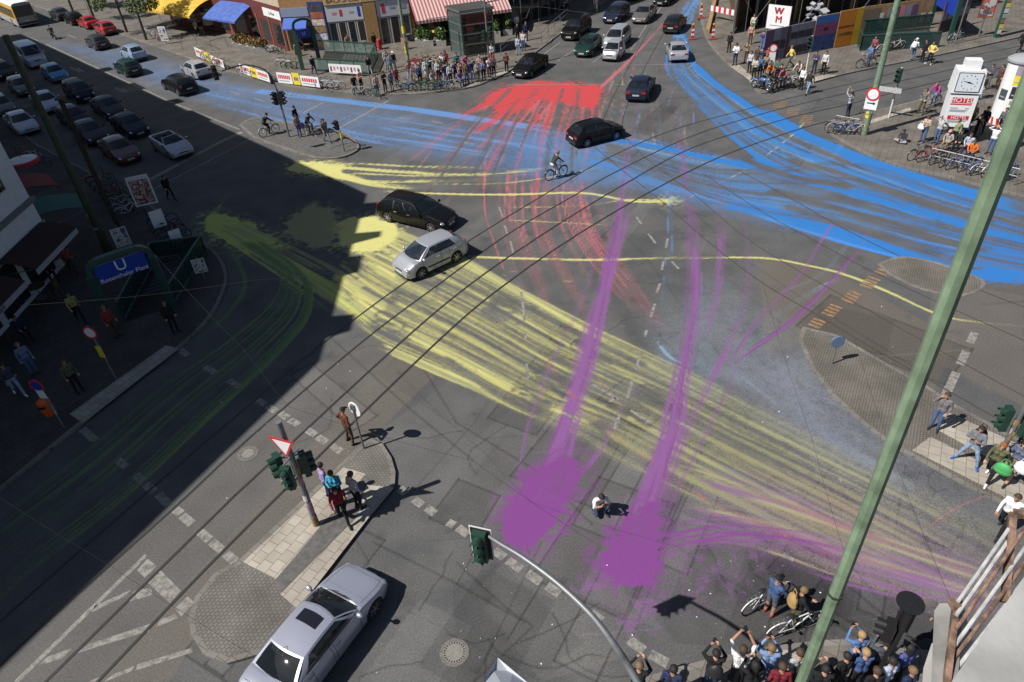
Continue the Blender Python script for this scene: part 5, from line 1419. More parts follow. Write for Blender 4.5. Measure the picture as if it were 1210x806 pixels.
# near people
man((415, 523), 'hips', (.10, .038, .024), (.075, .052, .036), 'man in a rust-brown jacket with hands on hips beside the thin post', look=(640, 380), hair='dark', style='cap', hatcol=(.03, .022, .018), shoes=(.03, .02, .015))
man((403, 596), 'phone', TQ, BK, 'person in a bright turquoise jacket on the tram island', look=(390, 640), hair='brown', style='bob', build='f', group=gI)
man((390, 588), 'stand', (.30, .22, .42), NV, 'person in a lilac top close behind the turquoise jacket', look=(450, 560), hair='dark', group=gI)
man((407, 615), 'walk', (.20, .015, .03), BK, 'person in a dark red coat nearest the traffic light post', look=(420, 660), hair='dark', build='f', style='long', group=gI)
man((425, 600), 'stand', (.32, .30, .33), BK, 'person in a patterned pale grey top at the kerb edge of the tram island', look=(470, 560), hair='brown', style='bob', build='f', group=gI)
man((708, 606), 'crouch', WH, (.03, .05, .10), 'photographer in a white shirt squatting between the two purple pools of paint', look=(725, 640), hair='dark', sleeves=False)
man((1103, 507), 'ear', (.15, .14, .15), JE, 'man in a grey jumper and blue jeans holding a phone to his ear', look=(1070, 560), hair='brown', group=gR)
man((1141, 547), 'wide', (.14, .15, .17), LJ, 'man in a grey hooded top standing with legs wide apart in blue trainers', look=(1090, 610), hair='dark', shoes=(.03, .10, .35), group=gR)
man((1166, 566), 'walk', OL, BK, 'red-haired person with a green bag beside the small traffic light', look=(1130, 610), hair='red', style='bob', build='f', group=gR, shoes=WH)
man((1190, 566), 'walk', (.10, .12, .18), (.30, .22, .16), 'person with a white bag at the right edge of the pavement', look=(1150, 600), hair='dark', build='f', style='long', group=gR, shorts=True)
man((1202, 548), 'stand', BK, BK, 'person in black behind the white bag at the right edge', look=(1150, 600), hair='dark', group=gR)
man((1180, 628), 'walk', WH, BK, 'person in a white top and black trousers stepping off the kerb near the balcony railing', look=(1140, 670), hair='brown', group=gR)
man((908, 725), 'side', (.05, .09, .20), (.10, .11, .13), 'cyclist in a denim-blue jacket holding a white basket bicycle', look=(960, 690), hair='dark', style='cap', hatcol=BK, shorts=True, skin=M_SKIN2, shoes=(.20, .03, .04))
man((936, 738), 'side', BK, OL, 'cyclist with a sand-coloured rucksack standing over a white-framed bicycle', look=(985, 735), hair='light')
# crowd below the balcony (tops of heads at the bottom edge)
for px, kd, t, pn, hr, lb, kw in [
 ((838, 812), 'photo', BK, NV, 'dark', 'photographer in black with a big black rucksack, left end of the balcony crowd', {}),
 ((868, 808), 'raised', WH, BK, 'brown', 'person in a white top raising a camera overhead in the balcony crowd', dict(sleeves=False)),
 ((900, 806), 'photo', (.16, .25, .42), JE, 'light', 'person in a light blue shirt with a camera, next to the white-topped photographer', {}),
 ((932, 812), 'stand', LG, BK, 'brown', 'person in a grey vest with a dark shoulder bag, left of the big green pole', dict(sleeves=False)),
 ((882, 826), 'photo', BK, BK, 'dark', 'dark-haired person in black in the second row of the balcony crowd', dict(build='f', style='long')),
 ((912, 828), 'stand', MR, BK, 'brown', 'person in a wine-red top in the second row of the balcony crowd', {}),
 ((1002, 790), 'photo', (.09, .16, .32), JE, 'blond', 'blond person in a blue shirt, first right of the big green pole', {}),
 ((1006, 812), 'phone', (.05, .09, .22), BK, 'blond', 'fair-haired person in navy holding a phone right of the green pole', dict(build='f', style='bob')),
 ((985, 815), 'stand', BK, BK, 'dark', 'person in black right beside the big green pole', {}),
 ((1030, 800), 'photo', (.06, .07, .09), BK, 'dark', 'dark-haired person holding up a camera in the middle of the balcony crowd', {}),
 ((1035, 822), 'stand', (.40, .48, .60), JE, 'dark', 'person in a pale blue shirt with a black collar, front of the balcony crowd', {}),
 ((1055, 806), 'stand', (.08, .10, .28), BK, 'dark', 'person in a blue jacket with white scarf under the black signal', dict(style='long', build='f')),
 ((1018, 832), 'stand', BK, BK, 'brown', 'brown-haired person in black at the very bottom right of the pole', {}),
 ((1058, 832), 'stand', NV, BK, 'light', 'person with light brown hair at the bottom beside the balcony wall', {}),
 ((752, 826), 'photo', BK, BK, 'light', 'light-haired person in black at the foot of the curved signal arm', {}),
 ((790, 830), 'stand', NV, BK, 'dark', 'person in navy standing right of the curved signal arm', {}),
 ((960, 830), 'photo', BK, BK, 'dark', 'person in black hidden behind the big green pole', {}),
 ((1095, 770), 'walk', BK, BK, 'dark', 'person in black half hidden by the concrete parapet', {})]:
 man(px, kd, t, pn, lb, look=(800 + random.uniform(-150, 150), 420), hair=hr, group=gS, **kw)

# cyclist on the junction
# cafe corner crowd
for px, kd, t, pn, hr, lb, kw in [
 ((447, 120 - 6), 'stand', (.42, .30, .26), JE, 'brown', 'person in a pale pink top pushing a bicycle off the cafe pavement', {}),
 ((421, 112), 'side', BK, NV, 'dark', 'person in black next to the pink top with a bicycle', {}),
 ((428, 107), 'phone', (.50, .28, .22), BK, 'dark', 'person in a salmon vest holding something, left part of the cafe corner', dict(sleeves=False)),
 ((438, 89), 'walk', BK, LG, 'dark', 'person in black with light trousers by the station stairs', {}),
 ((456, 109), 'phone', DB, BK, 'dark', 'person in dark brown with a phone at the cafe kerb', {}),
 ((464, 108), 'stand', (.14, .17, .22), GR, 'brown', 'person in slate grey beside the dark brown one', {}),
 ((470, 103), 'stand', (.26, .05, .07), BR, 'dark', 'person in a wine-red top behind the slate grey one', {}),
 ((458, 82), 'stand', (.45, .40, .40), LJ, 'light', 'person in a cream top in front of the station stairs', {}),
 ((463, 87), 'stand', (.30, .32, .36), LJ, 'brown', 'person in pale grey next to the white cap', {}),
 ((467, 84), 'stand', BK, LG, 'light', 'person in a white cap and black jacket', dict(style='cap', hatcol=WH)),
 ((485, 96), 'hips', (.30, .18, .14), LJ, 'dark', 'person with light jeans and a white bag by the green pole', {}),
 ((489, 97), 'stand', (.30, .40, .52), BK, 'brown', 'short person in light blue beside the advertising board', dict(h=.8)),
 ((505, 94), 'spread', WH, WH, 'light', 'man all in white stretching one arm out', dict(shorts=True)),
 ((515, 88), 'photo', (.35, .32, .34), JE, 'brown', 'person in grey to the right of the man in white', {}),
 ((512, 102), 'sit', LG, BR, 'brown', 'person in grey sitting among the bicycles', {}),
 ((519, 96), 'stand', (.55, .52, .50), MR, 'brown', 'person in white and wine-red behind the bicycles', {}),
 ((524, 86), 'photo', WH, (.2, .18, .2), 'dark', 'person in a white top in the back row of the cafe crowd', {}),
 ((528, 84), 'stand', RD, BK, 'dark', 'person in a bright red top in the back row of the cafe crowd', dict(build='f', style='long')),
 ((530, 97), 'stand', (.12, .36, .62), BK, 'dark', 'person in a bright blue top in the cafe crowd', {}),
 ((527, 99), 'photo', NV, LJ, 'dark', 'person in navy beside the bright blue top', {}),
 ((537, 90), 'sit', LG, (.3, .3, .34), 'dark', 'person in light grey by the glass lift', {}),
 ((539, 96), 'photo', (.06, .045, .09), BK, 'dark', 'person in dark purple in the middle of the cafe crowd', {}),
 ((545, 96), 'stand', (.50, .30, .26), BK, 'brown', 'woman in a salmon top and black trousers in the cafe crowd', dict(build='f', style='long')),
 ((544, 101), 'sit', (.22, .18, .34), NV, 'dark', 'person in violet sitting at the cafe kerb', {}),
 ((556, 97), 'stand', NV, JE, 'dark', 'tall person in navy near the pale kerb corner', {}),
 ((560, 94), 'photo', (.10, .10, .16), (.08, .14, .3), 'brown', 'person in dark blue right of the tall navy one', {}),
 ((565, 97), 'stand', (.36, .34, .30), (.08, .12, .08), 'light', 'person in a beige top and green trousers at the kerb', {}),
 ((572, 95), 'stand', (.18, .20, .32), NV, 'dark', 'person in a grey-blue jacket with white shirt at the kerb', {}),
 ((579, 92), 'photo', (.50, .42, .42), BR, 'brown', 'person in pale rose next to the lamp post', {}),
 ((584, 91), 'stand', (.20, .17, .20), NV, 'brown', 'tall person in a plum top next to the lamp post', {}),
 ((599, 86), 'phone', (.10, .03, .04), BK, 'dark', 'person in dark red standing apart by the black saloon', {}),
 ((582, 74), 'walk', WH, RD, 'brown', 'person in white and red beside the glass lift', {}),
 ((611, 37), 'walk', WH, KH, 'brown', 'person in a white shirt and yellow-brown skirt on the pavement by the top road', dict(group=gT)),
 ((613, 65), 'stand', (.42, .46, .55), LJ, 'dark', 'person in pale blue at the railing by the top road', dict(group=gT)),
 ((619, 60), 'stand', (.55, .46, .48), JE, 'brown', 'person in pale pink at the railing by the top road', dict(group=gT)),
 ((612, 50), 'stand', BK, BK, 'dark', 'person in black walking away by the top road', dict(group=gT)),
 ((622, 48), 'stand', NV, NV, 'dark', 'person in navy by the top road railing', dict(group=gT)),
 ((704, 15), 'walk', (.55, .38, .40), LG, 'brown', 'pedestrian in pink crossing behind the black off-roader', dict(group=gT)),
 ((372, 88), 'walk', NV, NV, 'dark', 'person in navy walking past the station entrance', {}),
 ((413, 62), 'walk', (.40, .22, .18), GR, 'dark', 'person in a coral top at the head of the station stairs', {}),
 ((444, 60), 'stand', BK, BK, 'dark', 'person in black at the back of the station stairs', {}),
 ((455, 47), 'walk', (.60, .60, .60), (.4, .4, .42), 'light', 'person in white coming out of the bakery door', {}),
 ((485, 47), 'sit', WH, LJ, 'blond', 'person in white sitting outside the bakery', {}),
 ((480, 44), 'sit', RD, BK, 'dark', 'person in red sitting outside the bakery', {}),
 ((235, 43), 'walk', (.36, .32, .28), BK, 'brown', 'person in beige under the yellow awning', {}),
 ((240, 42), 'walk', BK, KH, 'dark', 'person in black under the yellow awning', {}),
 ((359, 55), 'stand', RD, BK, 'dark', 'person in red near the menu board', {}),
 ((366, 57), 'sit', WH, LG, 'grey', 'person in white sitting by the blue awning shop', {})]:
 kw = dict(kw); kw.setdefault('group', gC)
 man(px, kd, t, pn, lb, look=(640 + random.uniform(-120, 120), 180), hair=hr, **kw)

# median island of the left street
man((318, 160), 'ride', (.025, .025, .028), BK, 'cyclist in black waiting on the median island', look=(352, 150), hair='dark', group=gM)
man((353, 152), 'stand', BK, NV, 'person in black at the back of the median island', look=(420, 160), hair='dark', group=gM)
man((355, 162), 'stand', (.26, .18, .15), (.10, .11, .30), 'person with a violet bag and brown boots on the median island', look=(420, 190), hair='dark', shoes=(.10, .04, .02), group=gM)
man((368, 160), 'ride', (.03, .03, .035), BK, 'cyclist in a black jacket right of the person with the violet bag', look=(400, 170), hair='dark', group=gM)
man((387, 168), 'walk', (.16, .13, .11), (.20, .22, .26), 'person in brown with a backpack at the tip of the median island', look=(430, 200), hair='brown', group=gM)
# plaza by the clock
for px, kd, t, pn, hr, lb, lk, kw in [
 ((1001, 138), 'raised', (.32, .32, .34), NV, 'dark', 'man in grey raising a camera by the bicycle rack', (900, 100), {}),
 ((1087, 135), 'hips', (.14, .14, .12), OL, 'brown', 'man in olive with a bag left of the clock', (1000, 160), {}),
 ((1102, 124 + 2), 'ride', MG, JE, 'light', 'cyclist in a magenta top beside the clock', (1040, 150), {}),
 ((1066, 168), 'floor', (.04, .045, .06), (.3, .32, .36), 'dark', 'person sitting cross-legged on the plaza', (1020, 190), {}),
 ((1089, 168), 'phone', (.40, .30, .24), JE, 'brown', 'woman with a white bag in front of the clock', (1040, 190), dict(build='f', style='long')),
 ((1105, 170), 'shade', LG, JE, 'dark', 'person in grey shading the eyes in front of the clock', (1000, 200), {}),
 ((1117, 178), 'sit', (.34, .30, .27), KH, 'grey', 'person in beige with a pink hat on the rail below the clock', (1040, 220), dict(style='cap', hatcol=PK)),
 ((1131, 178), 'sit', (.03, .03, .035), BK, 'dark', 'person in black on the rail right of the pink hat', (1060, 220), {}),
 ((1141, 182), 'sit', (.40, .44, .52), NV, 'brown', 'person in pale blue on the rail beside the orange jacket', (1080, 230), {}),
 ((1145, 190), 'sit', OR, BK, 'brown', 'person in an orange jacket sitting on the rail among the bicycles', (1080, 240), {}),
 ((1138, 160), 'photo', (.05, .04, .05), JE, 'brown', 'person in a dark jacket taking a photo behind the rail', (1040, 180), {}),
 ((1144, 153), 'stand', (.30, .18, .12), BK, 'brown', 'person in tan right behind the clock', (1060, 180), {}),
 ((1150, 168), 'photo', BK, BK, 'dark', 'person in black with a big camera between clock and column', (1060, 200), {}),
 ((1158, 158), 'stand', (.02, .02, .022), BK, 'dark', 'person in black near the foot of the advertising column', (1060, 190), {}),
 ((1168, 182), 'shade', WH, JE, 'blond', 'person in white with both hands at the brow, in front of the column', (1080, 230), {}),
 ((1197, 174), 'walk', RD, BK, 'dark', 'person in a red jacket right of the column', (1120, 230), {}),
 ((1157, 117), 'stand', (.025, .025, .03), LJ, 'dark', 'person in a black jacket and light jeans behind the clock', (1060, 130), {}),
 ((1165, 105), 'folded', (.06, .07, .10), GR, 'dark', 'person with folded arms behind the clock', (1100, 120), {}),
 ((1177, 105), 'stand', (.10, .05, .05), BR, 'dark', 'person in a brown jacket left of the advertising column', (1100, 120), {}),
 ((1203, 62), 'walk', BK, BK, 'dark', 'person in black walking along the far tram rails', (1260, 50), {}),
 ((1205, 130), 'stand', BK, BK, 'dark', 'person in black in the shade of the column', (1120, 150), {})]:
 man(px, kd, t, pn, lb, look=lk, hair=hr, group=gE, **kw)
# building-site pavement
for px, kd, t, pn, hr, lb, lk, kw in [
 ((861, 62), 'stand', (.02, .02, .024), BK, 'dark', 'person all in black near the striped beacon', (800, 120), {}),
 ((868, 77), 'phone', WH, NV, 'dark', 'person in a white top and navy skirt at the pale kerb corner', (800, 140), dict(build='f', style='bob')),
 ((881, 74), 'photo', KH, BR, 'brown', 'person in khaki near the kerb corner', (800, 130), {}),
 ((890, 94), 'phone', (.40, .38, .30), BK, 'brown', 'person in cream among the crowd at the blue motor scooter', (820, 150), {}),
 ((893, 80), 'stand', (.08, .05, .04), BR, 'brown', 'person in dark brown in the crowd by the hoarding', (820, 140), {}),
 ((898, 82), 'photo', (.05, .07, .14), JE, 'dark', 'person in dark blue in the crowd by the hoarding', (820, 140), {}),
 ((897, 92), 'stand', JE, NV, 'brown', 'person in a denim jacket behind the motor scooter', (820, 150), {}),
 ((903, 90), 'stand', KH, OL, 'light', 'person in olive behind the orange jacket', (820, 150), {}),
 ((909, 98), 'lean', OR, BK, 'brown', 'person in an orange jacket leaning on the railing', (850, 150), {}),
 ((913, 106), 'sit', BK, BK, 'dark', 'person in black on the railing', (850, 160), {}),
 ((920, 103), 'photo', (.04, .02, .025), BK, 'dark', 'person in black and maroon by the railing', (850, 160), {}),
 ((924, 104), 'lean', (.34, .10, .14), BK, 'brown', 'person in a rose top with a backpack at the railing', (870, 150), {}),
 ((933, 80), 'walk', YL, (.07, .08, .05), 'light', 'man in a yellow shirt striding past the posters', (900, 86), {}),
 ((942, 97), 'ride', CR, BK, 'dark', 'cyclist in cream on the tram rails', (915, 112), {}),
 ((946, 106), 'stand', WH, BK, 'dark', 'person in white behind the black and white jumper', (915, 118), {}),
 ((954, 111), 'walk', (.03, .03, .032), LJ, 'dark', 'man in a black jumper with a white stripe crossing the rails', (930, 122), {}),
 ((961, 87), 'folded', (.05, .05, .11), NV, 'dark', 'person in dark violet with folded arms by the small signal post', (900, 130), {}),
 ((972, 88), 'stand', (.5, .5, .5), BK, 'dark', 'person in a black waistcoat and white shirt', (900, 130), {}),
 ((889, 40), 'walk', (.55, .5, .45), GN, 'brown', 'person in cream and green under the scaffold', (870, 80), {}),
 ((886, 52), 'stand', (.45, .25, .2), BR, 'brown', 'person in salmon beneath the scaffold', (870, 80), {}),
 ((900, 62), 'photo', (.05, .08, .30), BL, 'dark', 'person in bright navy blue right by the purple poster', (850, 100), {}),
 ((1025, 78), 'side', (.10, .16, .28), JE, 'brown', 'person in denim with a bicycle by the stair railing', (990, 90), {}),
 ((1030, 68), 'stand', (.22, .08, .09), NV, 'dark', 'person in dull red behind the denim one by the stair railing', (990, 90), {}),
 ((1077, 71), 'walk', (.60, .62, .66), JE, 'brown', 'person in a white cap with a white bag on the back', (1100, 60), dict(style='cap', hatcol=WH)),
 ((1089, 73), 'stand', BK, BK, 'dark', 'person in black beside the yellow jacket', (1000, 90), {}),
 ((1097, 76), 'hips', YL, BK, 'brown', 'person in a yellow jacket and black trousers near the tram rails', (1030, 100), dict(shoes=WH))]:
 man(px, kd, t, pn, lb, look=lk, hair=hr, group=gN, **kw)
# shade by the underground entrance
for px, kd, t, pn, hr, lb, lk, kw in [
 ((203, 236), 'walk', BK, BK, 'dark', 'pedestrian in black crossing the shaded left street', (280, 280), {}),
 ((97, 380), 'walk', (.30, .30, .10), BK, 'brown', 'person in a dull yellow top in front of the underground sign', (130, 420), {}),
 ((95, 463), 'stand', OL, BK, 'brown', 'person in dark olive alone on the shaded pavement', (150, 500), {}),
 ((42, 442), 'stand', (.14, .17, .30), JE, 'light', 'person in a dusty blue coat next to the shaded sign post', (80, 480), {}),
 ((24, 466), 'walk', (.05, .06, .09), LJ, 'dark', 'person in pale trousers and white shoes at the left edge', (60, 500), dict(shoes=WH)),
 ((208, 392), 'stand', BK, BK, 'brown', 'person in black at the foot of the underground stairs', (260, 420), {}),
 ((139, 398), 'stand', (.22, .04, .04), BR, 'light', 'person in rust red by the shaded sign post with the round sign', (200, 420), {}),
 ((88, 322), 'walk', (.28, .06, .06), BR, 'dark', 'person in dark red between the awnings and the underground sign', (120, 380), {}),
 ((62, 330), 'sit', BK, BK, 'dark', 'person in black sitting under the brown awning', (120, 380), {}),
 ((30, 400), 'sit', NV, BK, 'dark', 'person in navy sitting outside the shaded shop', (80, 430), {})]:
 man(px, kd, t, pn, lb, look=lk, hair=hr, group=gW, **kw)
# further rows of the crowds
for px, kd, t, pn, hr, lb, lk, g in [
 ((509, 90), 'photo', (.10, .18, .12), BK, 'dark', 'person in bottle green behind the man in white', (640, 180), gC), ((520, 90), 'stand', (.50, .44, .20), NV, 'brown', 'person in a mustard top in the back row of the cafe crowd', (640, 180), gC),
 ((533, 100), 'stand', (.48, .48, .50), BK, 'dark', 'person in a pale grey shirt at the front of the cafe crowd', (640, 180), gC), ((541, 86), 'stand', (.05, .16, .20), BK, 'dark', 'person in dark teal against the glass lift', (640, 180), gC),
 ((551, 89), 'photo', (.30, .05, .20), BK, 'dark', 'person in a berry-coloured top against the glass lift', (640, 180), gC), ((552, 99), 'stand', (.14, .09, .05), JE, 'brown', 'person in chocolate brown left of the tall navy one', (640, 180), gC),
 ((575, 88), 'stand', (.02, .02, .025), BK, 'dark', 'person in black behind the lamp post', (640, 180), gC), ((568, 89), 'phone', (.42, .30, .30), GR, 'blond', 'blond person in dusty pink behind the kerb row', (640, 180), gC),
 ((497, 101), 'stand', (.05, .09, .24), BK, 'dark', 'person in royal blue right in front of the advertising stand', (640, 180), gC),
 ((1124, 172), 'stand', (.22, .26, .14), BK, 'brown', 'person in moss green behind the people on the rail', (1040, 220), gE), ((1136, 170), 'photo', (.35, .33, .40), NV, 'dark', 'person in lavender grey between the clock and the black camera', (1040, 220), gE),
 ((1179, 160), 'stand', (.10, .10, .11), GR, 'brown', 'person in charcoal close to the striped base of the column', (1060, 220), gE), ((1110, 158), 'stand', (.45, .40, .30), BR, 'light', 'person in sand colours just left of the clock post', (1020, 190), gE),
 ((885, 86), 'stand', (.45, .46, .50), BK, 'dark', 'person in pale grey at the edge of the hoarding crowd', (820, 140), gN), ((905, 82), 'stand', (.30, .06, .05), BK, 'dark', 'person in brick red close to the posters', (820, 140), gN), ((917, 96), 'phone', (.05, .12, .10), BK, 'brown', 'person in dark green behind the railing', (850, 150), gN)]:
 man(px, kd, t, pn, lb, look=lk, hair=hr, group=g)
# ------------------------------------------------------------------ street furniture
def H_at(base, top, h0=0.0):
 """height of a point seen at pixel top, straight above the ground seen at pixel base"""
 a = A(*base, h0); r = CAMM @ np.array([top[0] - 605.0, -(top[1] - 403.0), -FOC])
 d = math.hypot(a.x, a.y); return CAMH + r[2] * d / ((r[0] * a.x + r[1] * a.y) / d)

M_STEEL = mat('galvanised_steel', (.21, .22, .23), .5, metal=.5, noise=.12)
M_GPOLE = mat('green_pole_paint', (.155, .22, .142), .55, noise=.30, nscale=5, bump=.15)
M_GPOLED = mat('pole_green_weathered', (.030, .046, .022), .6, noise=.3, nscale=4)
M_SIGD = mat('signal_green', (.014, .045, .030), .45)
M_SIGB = mat('signal_black', (.012, .012, .013), .5)
M_LENS = mat('signal_lens_dark', (.02, .015, .015), .15)
M_WHITE = mat('white_enamel', (.72, .73, .74), .4, noise=.04)
M_RED = mat('sign_red', (.52, .03, .035), .4)
M_BLUE = mat('sign_blue', (.010, .045, .34), .35)
M_YEL = mat('sign_yellow', (.70, .56, .05), .45)
M_UGRN = mat('underground_green', (.02, .065, .055), .45)
M_WOOD = mat('weathered_wood', (.085, .055, .032), .8, noise=.35, nscale=5)
M_PLY = mat('plywood', (.30, .19, .09), .8, noise=.25, nscale=3)
M_CONC = mat('concrete', (.34, .33, .31), .85, noise=.18, nscale=4, bump=.3)
M_CONCD = mat('old_concrete', (.20, .195, .185), .9, noise=.35, nscale=7, bump=.5)
M_RUST = mat('rusty_iron', (.17, .105, .075), .95, noise=.75, nscale=22, bump=.8)
M_PAINTW = mat('flaking_grey_paint', (.42, .42, .42), .6, noise=.3, nscale=18, bump=.3)
M_ORANGE = mat('orange_plastic', (.62, .10, .012), .45)
M_DARK = mat('dark_interior', (.018, .016, .015), .9)
M_BRICK = mat('red_brick_wall', (.20, .07, .05), .85, noise=.25, nscale=6)
M_STICK = [mat('sticker_' + n, c, .6) for n, c in (('white', (.55, .55, .54)), ('yellow', (.6, .5, .08)), ('brown', (.25, .15, .08)), ('grey', (.3, .31, .33)), ('pink', (.5, .2, .25)))]
M_LEAF = mat('leaf_green', (.055, .115, .022), .6, noise=.5, nscale=3)
M_LEAFL = mat('leaf_young', (.13, .19, .035), .6, noise=.4, nscale=3)
M_LEAFD = mat('leaf_dark', (.03, .06, .015), .6, noise=.4, nscale=3)
M_DRY = mat('dry_leaf', (.30, .17, .06), .7, noise=.5, nscale=4)
M_BARK = mat('tree_bark', (.05, .04, .03), .9, noise=.4, nscale=8)

def root_at(name, px, label, cat, group=None, rz=0.0, p=None):
 return empty(name, p if p is not None else G(*px), rz, label, cat, group)

def stickers(mb, r, z0, z1, n, seed):
 rnd = random.Random(seed)
 for i in range(n):
  z = rnd.uniform(z0, z1); a = rnd.uniform(0, 2 * PI); h = rnd.uniform(.12, .35); w = rnd.uniform(.8, 1.6); m = rnd.choice(M_STICK)
  vs = []; rr = r + .004 + i * .0006
  for k in range(5):
   t = a + w * k / 4; vs += [(rr * math.cos(t), rr * math.sin(t), z), (rr * math.cos(t), rr * math.sin(t), z + h)]
  mb.add(vs, [(2 * k, 2 * k + 2, 2 * k + 3, 2 * k + 1) for k in range(4)], m, True)

def art(k):
 """printed poster: blotches of two or three inks"""
 n = 'poster_print_%d' % k
 if n in MATS: return MATS[n]
 m = mat(n, (.3, .3, .3), .6, noise=.1, nscale=2.2 + k * .4); nt = m.node_tree; nz = [x for x in nt.nodes if x.type == 'TEX_NOISE'][0]; cr = nt.nodes.new('ShaderNodeValToRGB'); cols = [((.30, .06, .03), (.55, .45, .3), (.05, .05, .08)), ((.45, .42, .40), (.08, .08, .1), (.5, .1, .08)), ((.05, .10, .22), (.5, .5, .5), (.4, .3, .1)), ((.4, .3, .3), (.2, .05, .06), (.55, .5, .45)), ((.5, .48, .45), (.12, .12, .14), (.35, .3, .1))][k]
 e = cr.color_ramp.elements; cr.color_ramp.interpolation = 'CONSTANT'; e[0].color = (*cols[0], 1); e[1].position = .48; e[1].color = (*cols[1], 1); q = e.new(.58); q.color = (*cols[2], 1)
 nt.links.new(nz.outputs['Fac'], cr.inputs[0]); nt.links.new(cr.outputs[0], nt.nodes['Principled BSDF'].inputs['Base Color']); return m

# ---- bicycles
def make_bike():
 r = empty('bicycle'); W = .335
 f = MB(); mf = mat('bike_frame', (.03, .03, .035), .35, coat=.6)
 bb = V((-.05, 0, .29)); st = V((-.20, 0, .80)); hd1 = V((.36, 0, .62)); hd2 = V((.32, 0, .80)); ra = V((-.52, 0, W)); fa = V((.54, 0, W))
 for a, b, q in ((bb, st, .017), (bb, hd1, .02), (st - V((-.02, 0, .08)), hd2, .018), (hd1, hd2 + V((-.02, 0, .10)), .02)): f.tube([a, b], q, mf, 6)
 for s in (.05, -.05):
  f.tube([bb + V((0, s * .6, 0)), ra + V((0, s, 0))], .011, mf, 5); f.tube([st + V((.015, 0, -.06)), ra + V((0, s, 0))], .010, mf, 5); f.tube([hd1, hd1 + V((.03, s, -.03)), fa + V((0, s, 0))], .012, mf, 5)
 f.tube([st, st + V((-.03, 0, .13))], .013, M_STEEL, 6); f.build('frame', r)
 for c in (ra, fa):
  w = MB(); w.ring(c, W, .021, M_TYRE, n=26, k=6); wo = w.build('wheel', r)
  q = MB(); q.ring(c, W - .028, .011, M_STEEL, n=26, k=4)
  for k in range(14):
   a = 2 * PI * k / 14; q.tube([c + V((0, .02 * (-1) ** k, 0)), c + V(((W - .03) * math.cos(a), 0, (W - .03) * math.sin(a)))], .0022, M_STEEL, 3, cap=False)
  q.tube([c - V((0, .05, 0)), c + V((0, .05, 0))], .022, M_STEEL, 6); q.build('rim', wo)
  m = MB(); m.tube([c + V(((W + .045) * math.cos(a), 0, (W + .045) * math.sin(a))) for a in np.linspace(.5 if c is fa else .3, 2.6 if c is fa else 2.9, 9)], .022, mf, 5); m.build('mudguard', r)
 s = MB(); s.ell(st + V((-.06, 0, .15)), (.14, .075, .035), M_TRIM, 10, 6); s.build('saddle', r)
 h = MB(); q = hd2 + V((-.03, 0, .22)); h.tube([hd2, q], .014, M_STEEL, 6); h.tube([q + V((-.13, -.30, .02)), q + V((-.02, -.24, .04)), q + V((.04, 0, 0)), q + V((-.02, .24, .04)), q + V((-.13, .30, .02))], .013, M_TRIM, 6); h.build('handlebar', r)
 p = MB(); p.ring(bb + V((0, .05, 0)), .09, .010, M_STEEL, n=16, k=4)
 for sg in (1, -1): p.tube([bb, bb + V((0, .09 * sg, 0)), bb + V((.12 * sg, .10 * sg, -.12 * sg))], .012, M_STEEL, 5); p.box(bb + V((.12 * sg, .15 * sg, -.12 * sg)), (.09, .09, .02), M_TRIM)
 p.build('crank', r)
 c = MB(); z = .77
 for y in (-.06, .06): c.tube([ra + V((.18, y, z - W)), ra + V((-.22, y, z - W))], .007, M_STEEL, 4)
 for x in (-.2, -.05, .1): c.tube([ra + V((x, -.06, z - W)), ra + V((x, .06, z - W))], .006, M_STEEL, 4)
 c.tube([ra, ra + V((-.12, .06, z - W))], .006, M_STEEL, 4); c.tube([ra, ra + V((-.12, -.06, z - W))], .006, M_STEEL, 4); c.build('carrier', r)
 return r
BIKE0 = make_bike(); _bike_used = [False]; BIKES = []
FRAMEC = [mat('bike_frame_' + n, c, .35, coat=.6) for n, c in (('black', (.02, .02, .022)), ('red', (.30, .03, .03)), ('silver', (.42, .43, .45)), ('blue', (.04, .10, .30)), ('green', (.03, .12, .06)), ('white', (.62, .63, .64)))]
def bike(px, head, label, group=None, col=0, p=None, tilt=0.0):
 if not _bike_used[0]: o = BIKE0; _bike_used[0] = True
 else: o = copy_tree(BIKE0)
 loc = p if p is not None else G(*px); d = Vector(head).normalized()
 o.location = loc; o.rotation_euler = (tilt, 0, math.atan2(d.y, d.x)); tag(o, label, 'bicycle', group)
 for ch in o.children:
  if ch.name.startswith(('frame', 'mudguard')): ch.material_slots[0].link = 'OBJECT'; ch.material_slots[0].material = FRAMEC[col]
 BIKES.append(o); return o
CN = ['black', 'red', 'silver', 'blue', 'green', 'white']
# ridden or pushed bicycles
def under(o, dx=0.0): return o.location + Matrix.Rotation(o.rotation_euler.z, 3, 'Z') @ Vector((dx, .10, 0))
def hd_of(o): return Vector((-math.sin(o.rotation_euler.z), math.cos(o.rotation_euler.z), 0))
cyc = man((656, 211), 'ride', (.045, .05, .03), (.50, .48, .50), 'cyclist in a dark green waistcoat and white trousers riding across the red trails', look=(700, 196), hair='red', shorts=False)
bike(None, hd_of(cyc), 'black bicycle ridden by the cyclist in the dark green waistcoat', col=0, p=under(cyc))
byl = lambda s: [o for o in PEOPLE if s in o['label']][0]
for s, lb, c in [('cyclist in black waiting', 'silver bicycle under the cyclist in black on the median island', 2), ('black jacket right of the person with the violet', 'black bicycle under the cyclist in a black jacket on the median', 0), ('magenta', 'silver bicycle under the cyclist in magenta', 2), ('cyclist in cream', 'silver bicycle under the cyclist in cream on the rails', 2)]:
 o = byl(s); bike(None, hd_of(o), lb, col=c, p=under(o))
o = byl('sand-coloured'); bike(None, A(975, 728) - A(915, 748), 'white-framed bicycle in front of the sand-coloured rucksack', col=5, p=A(937, 747))
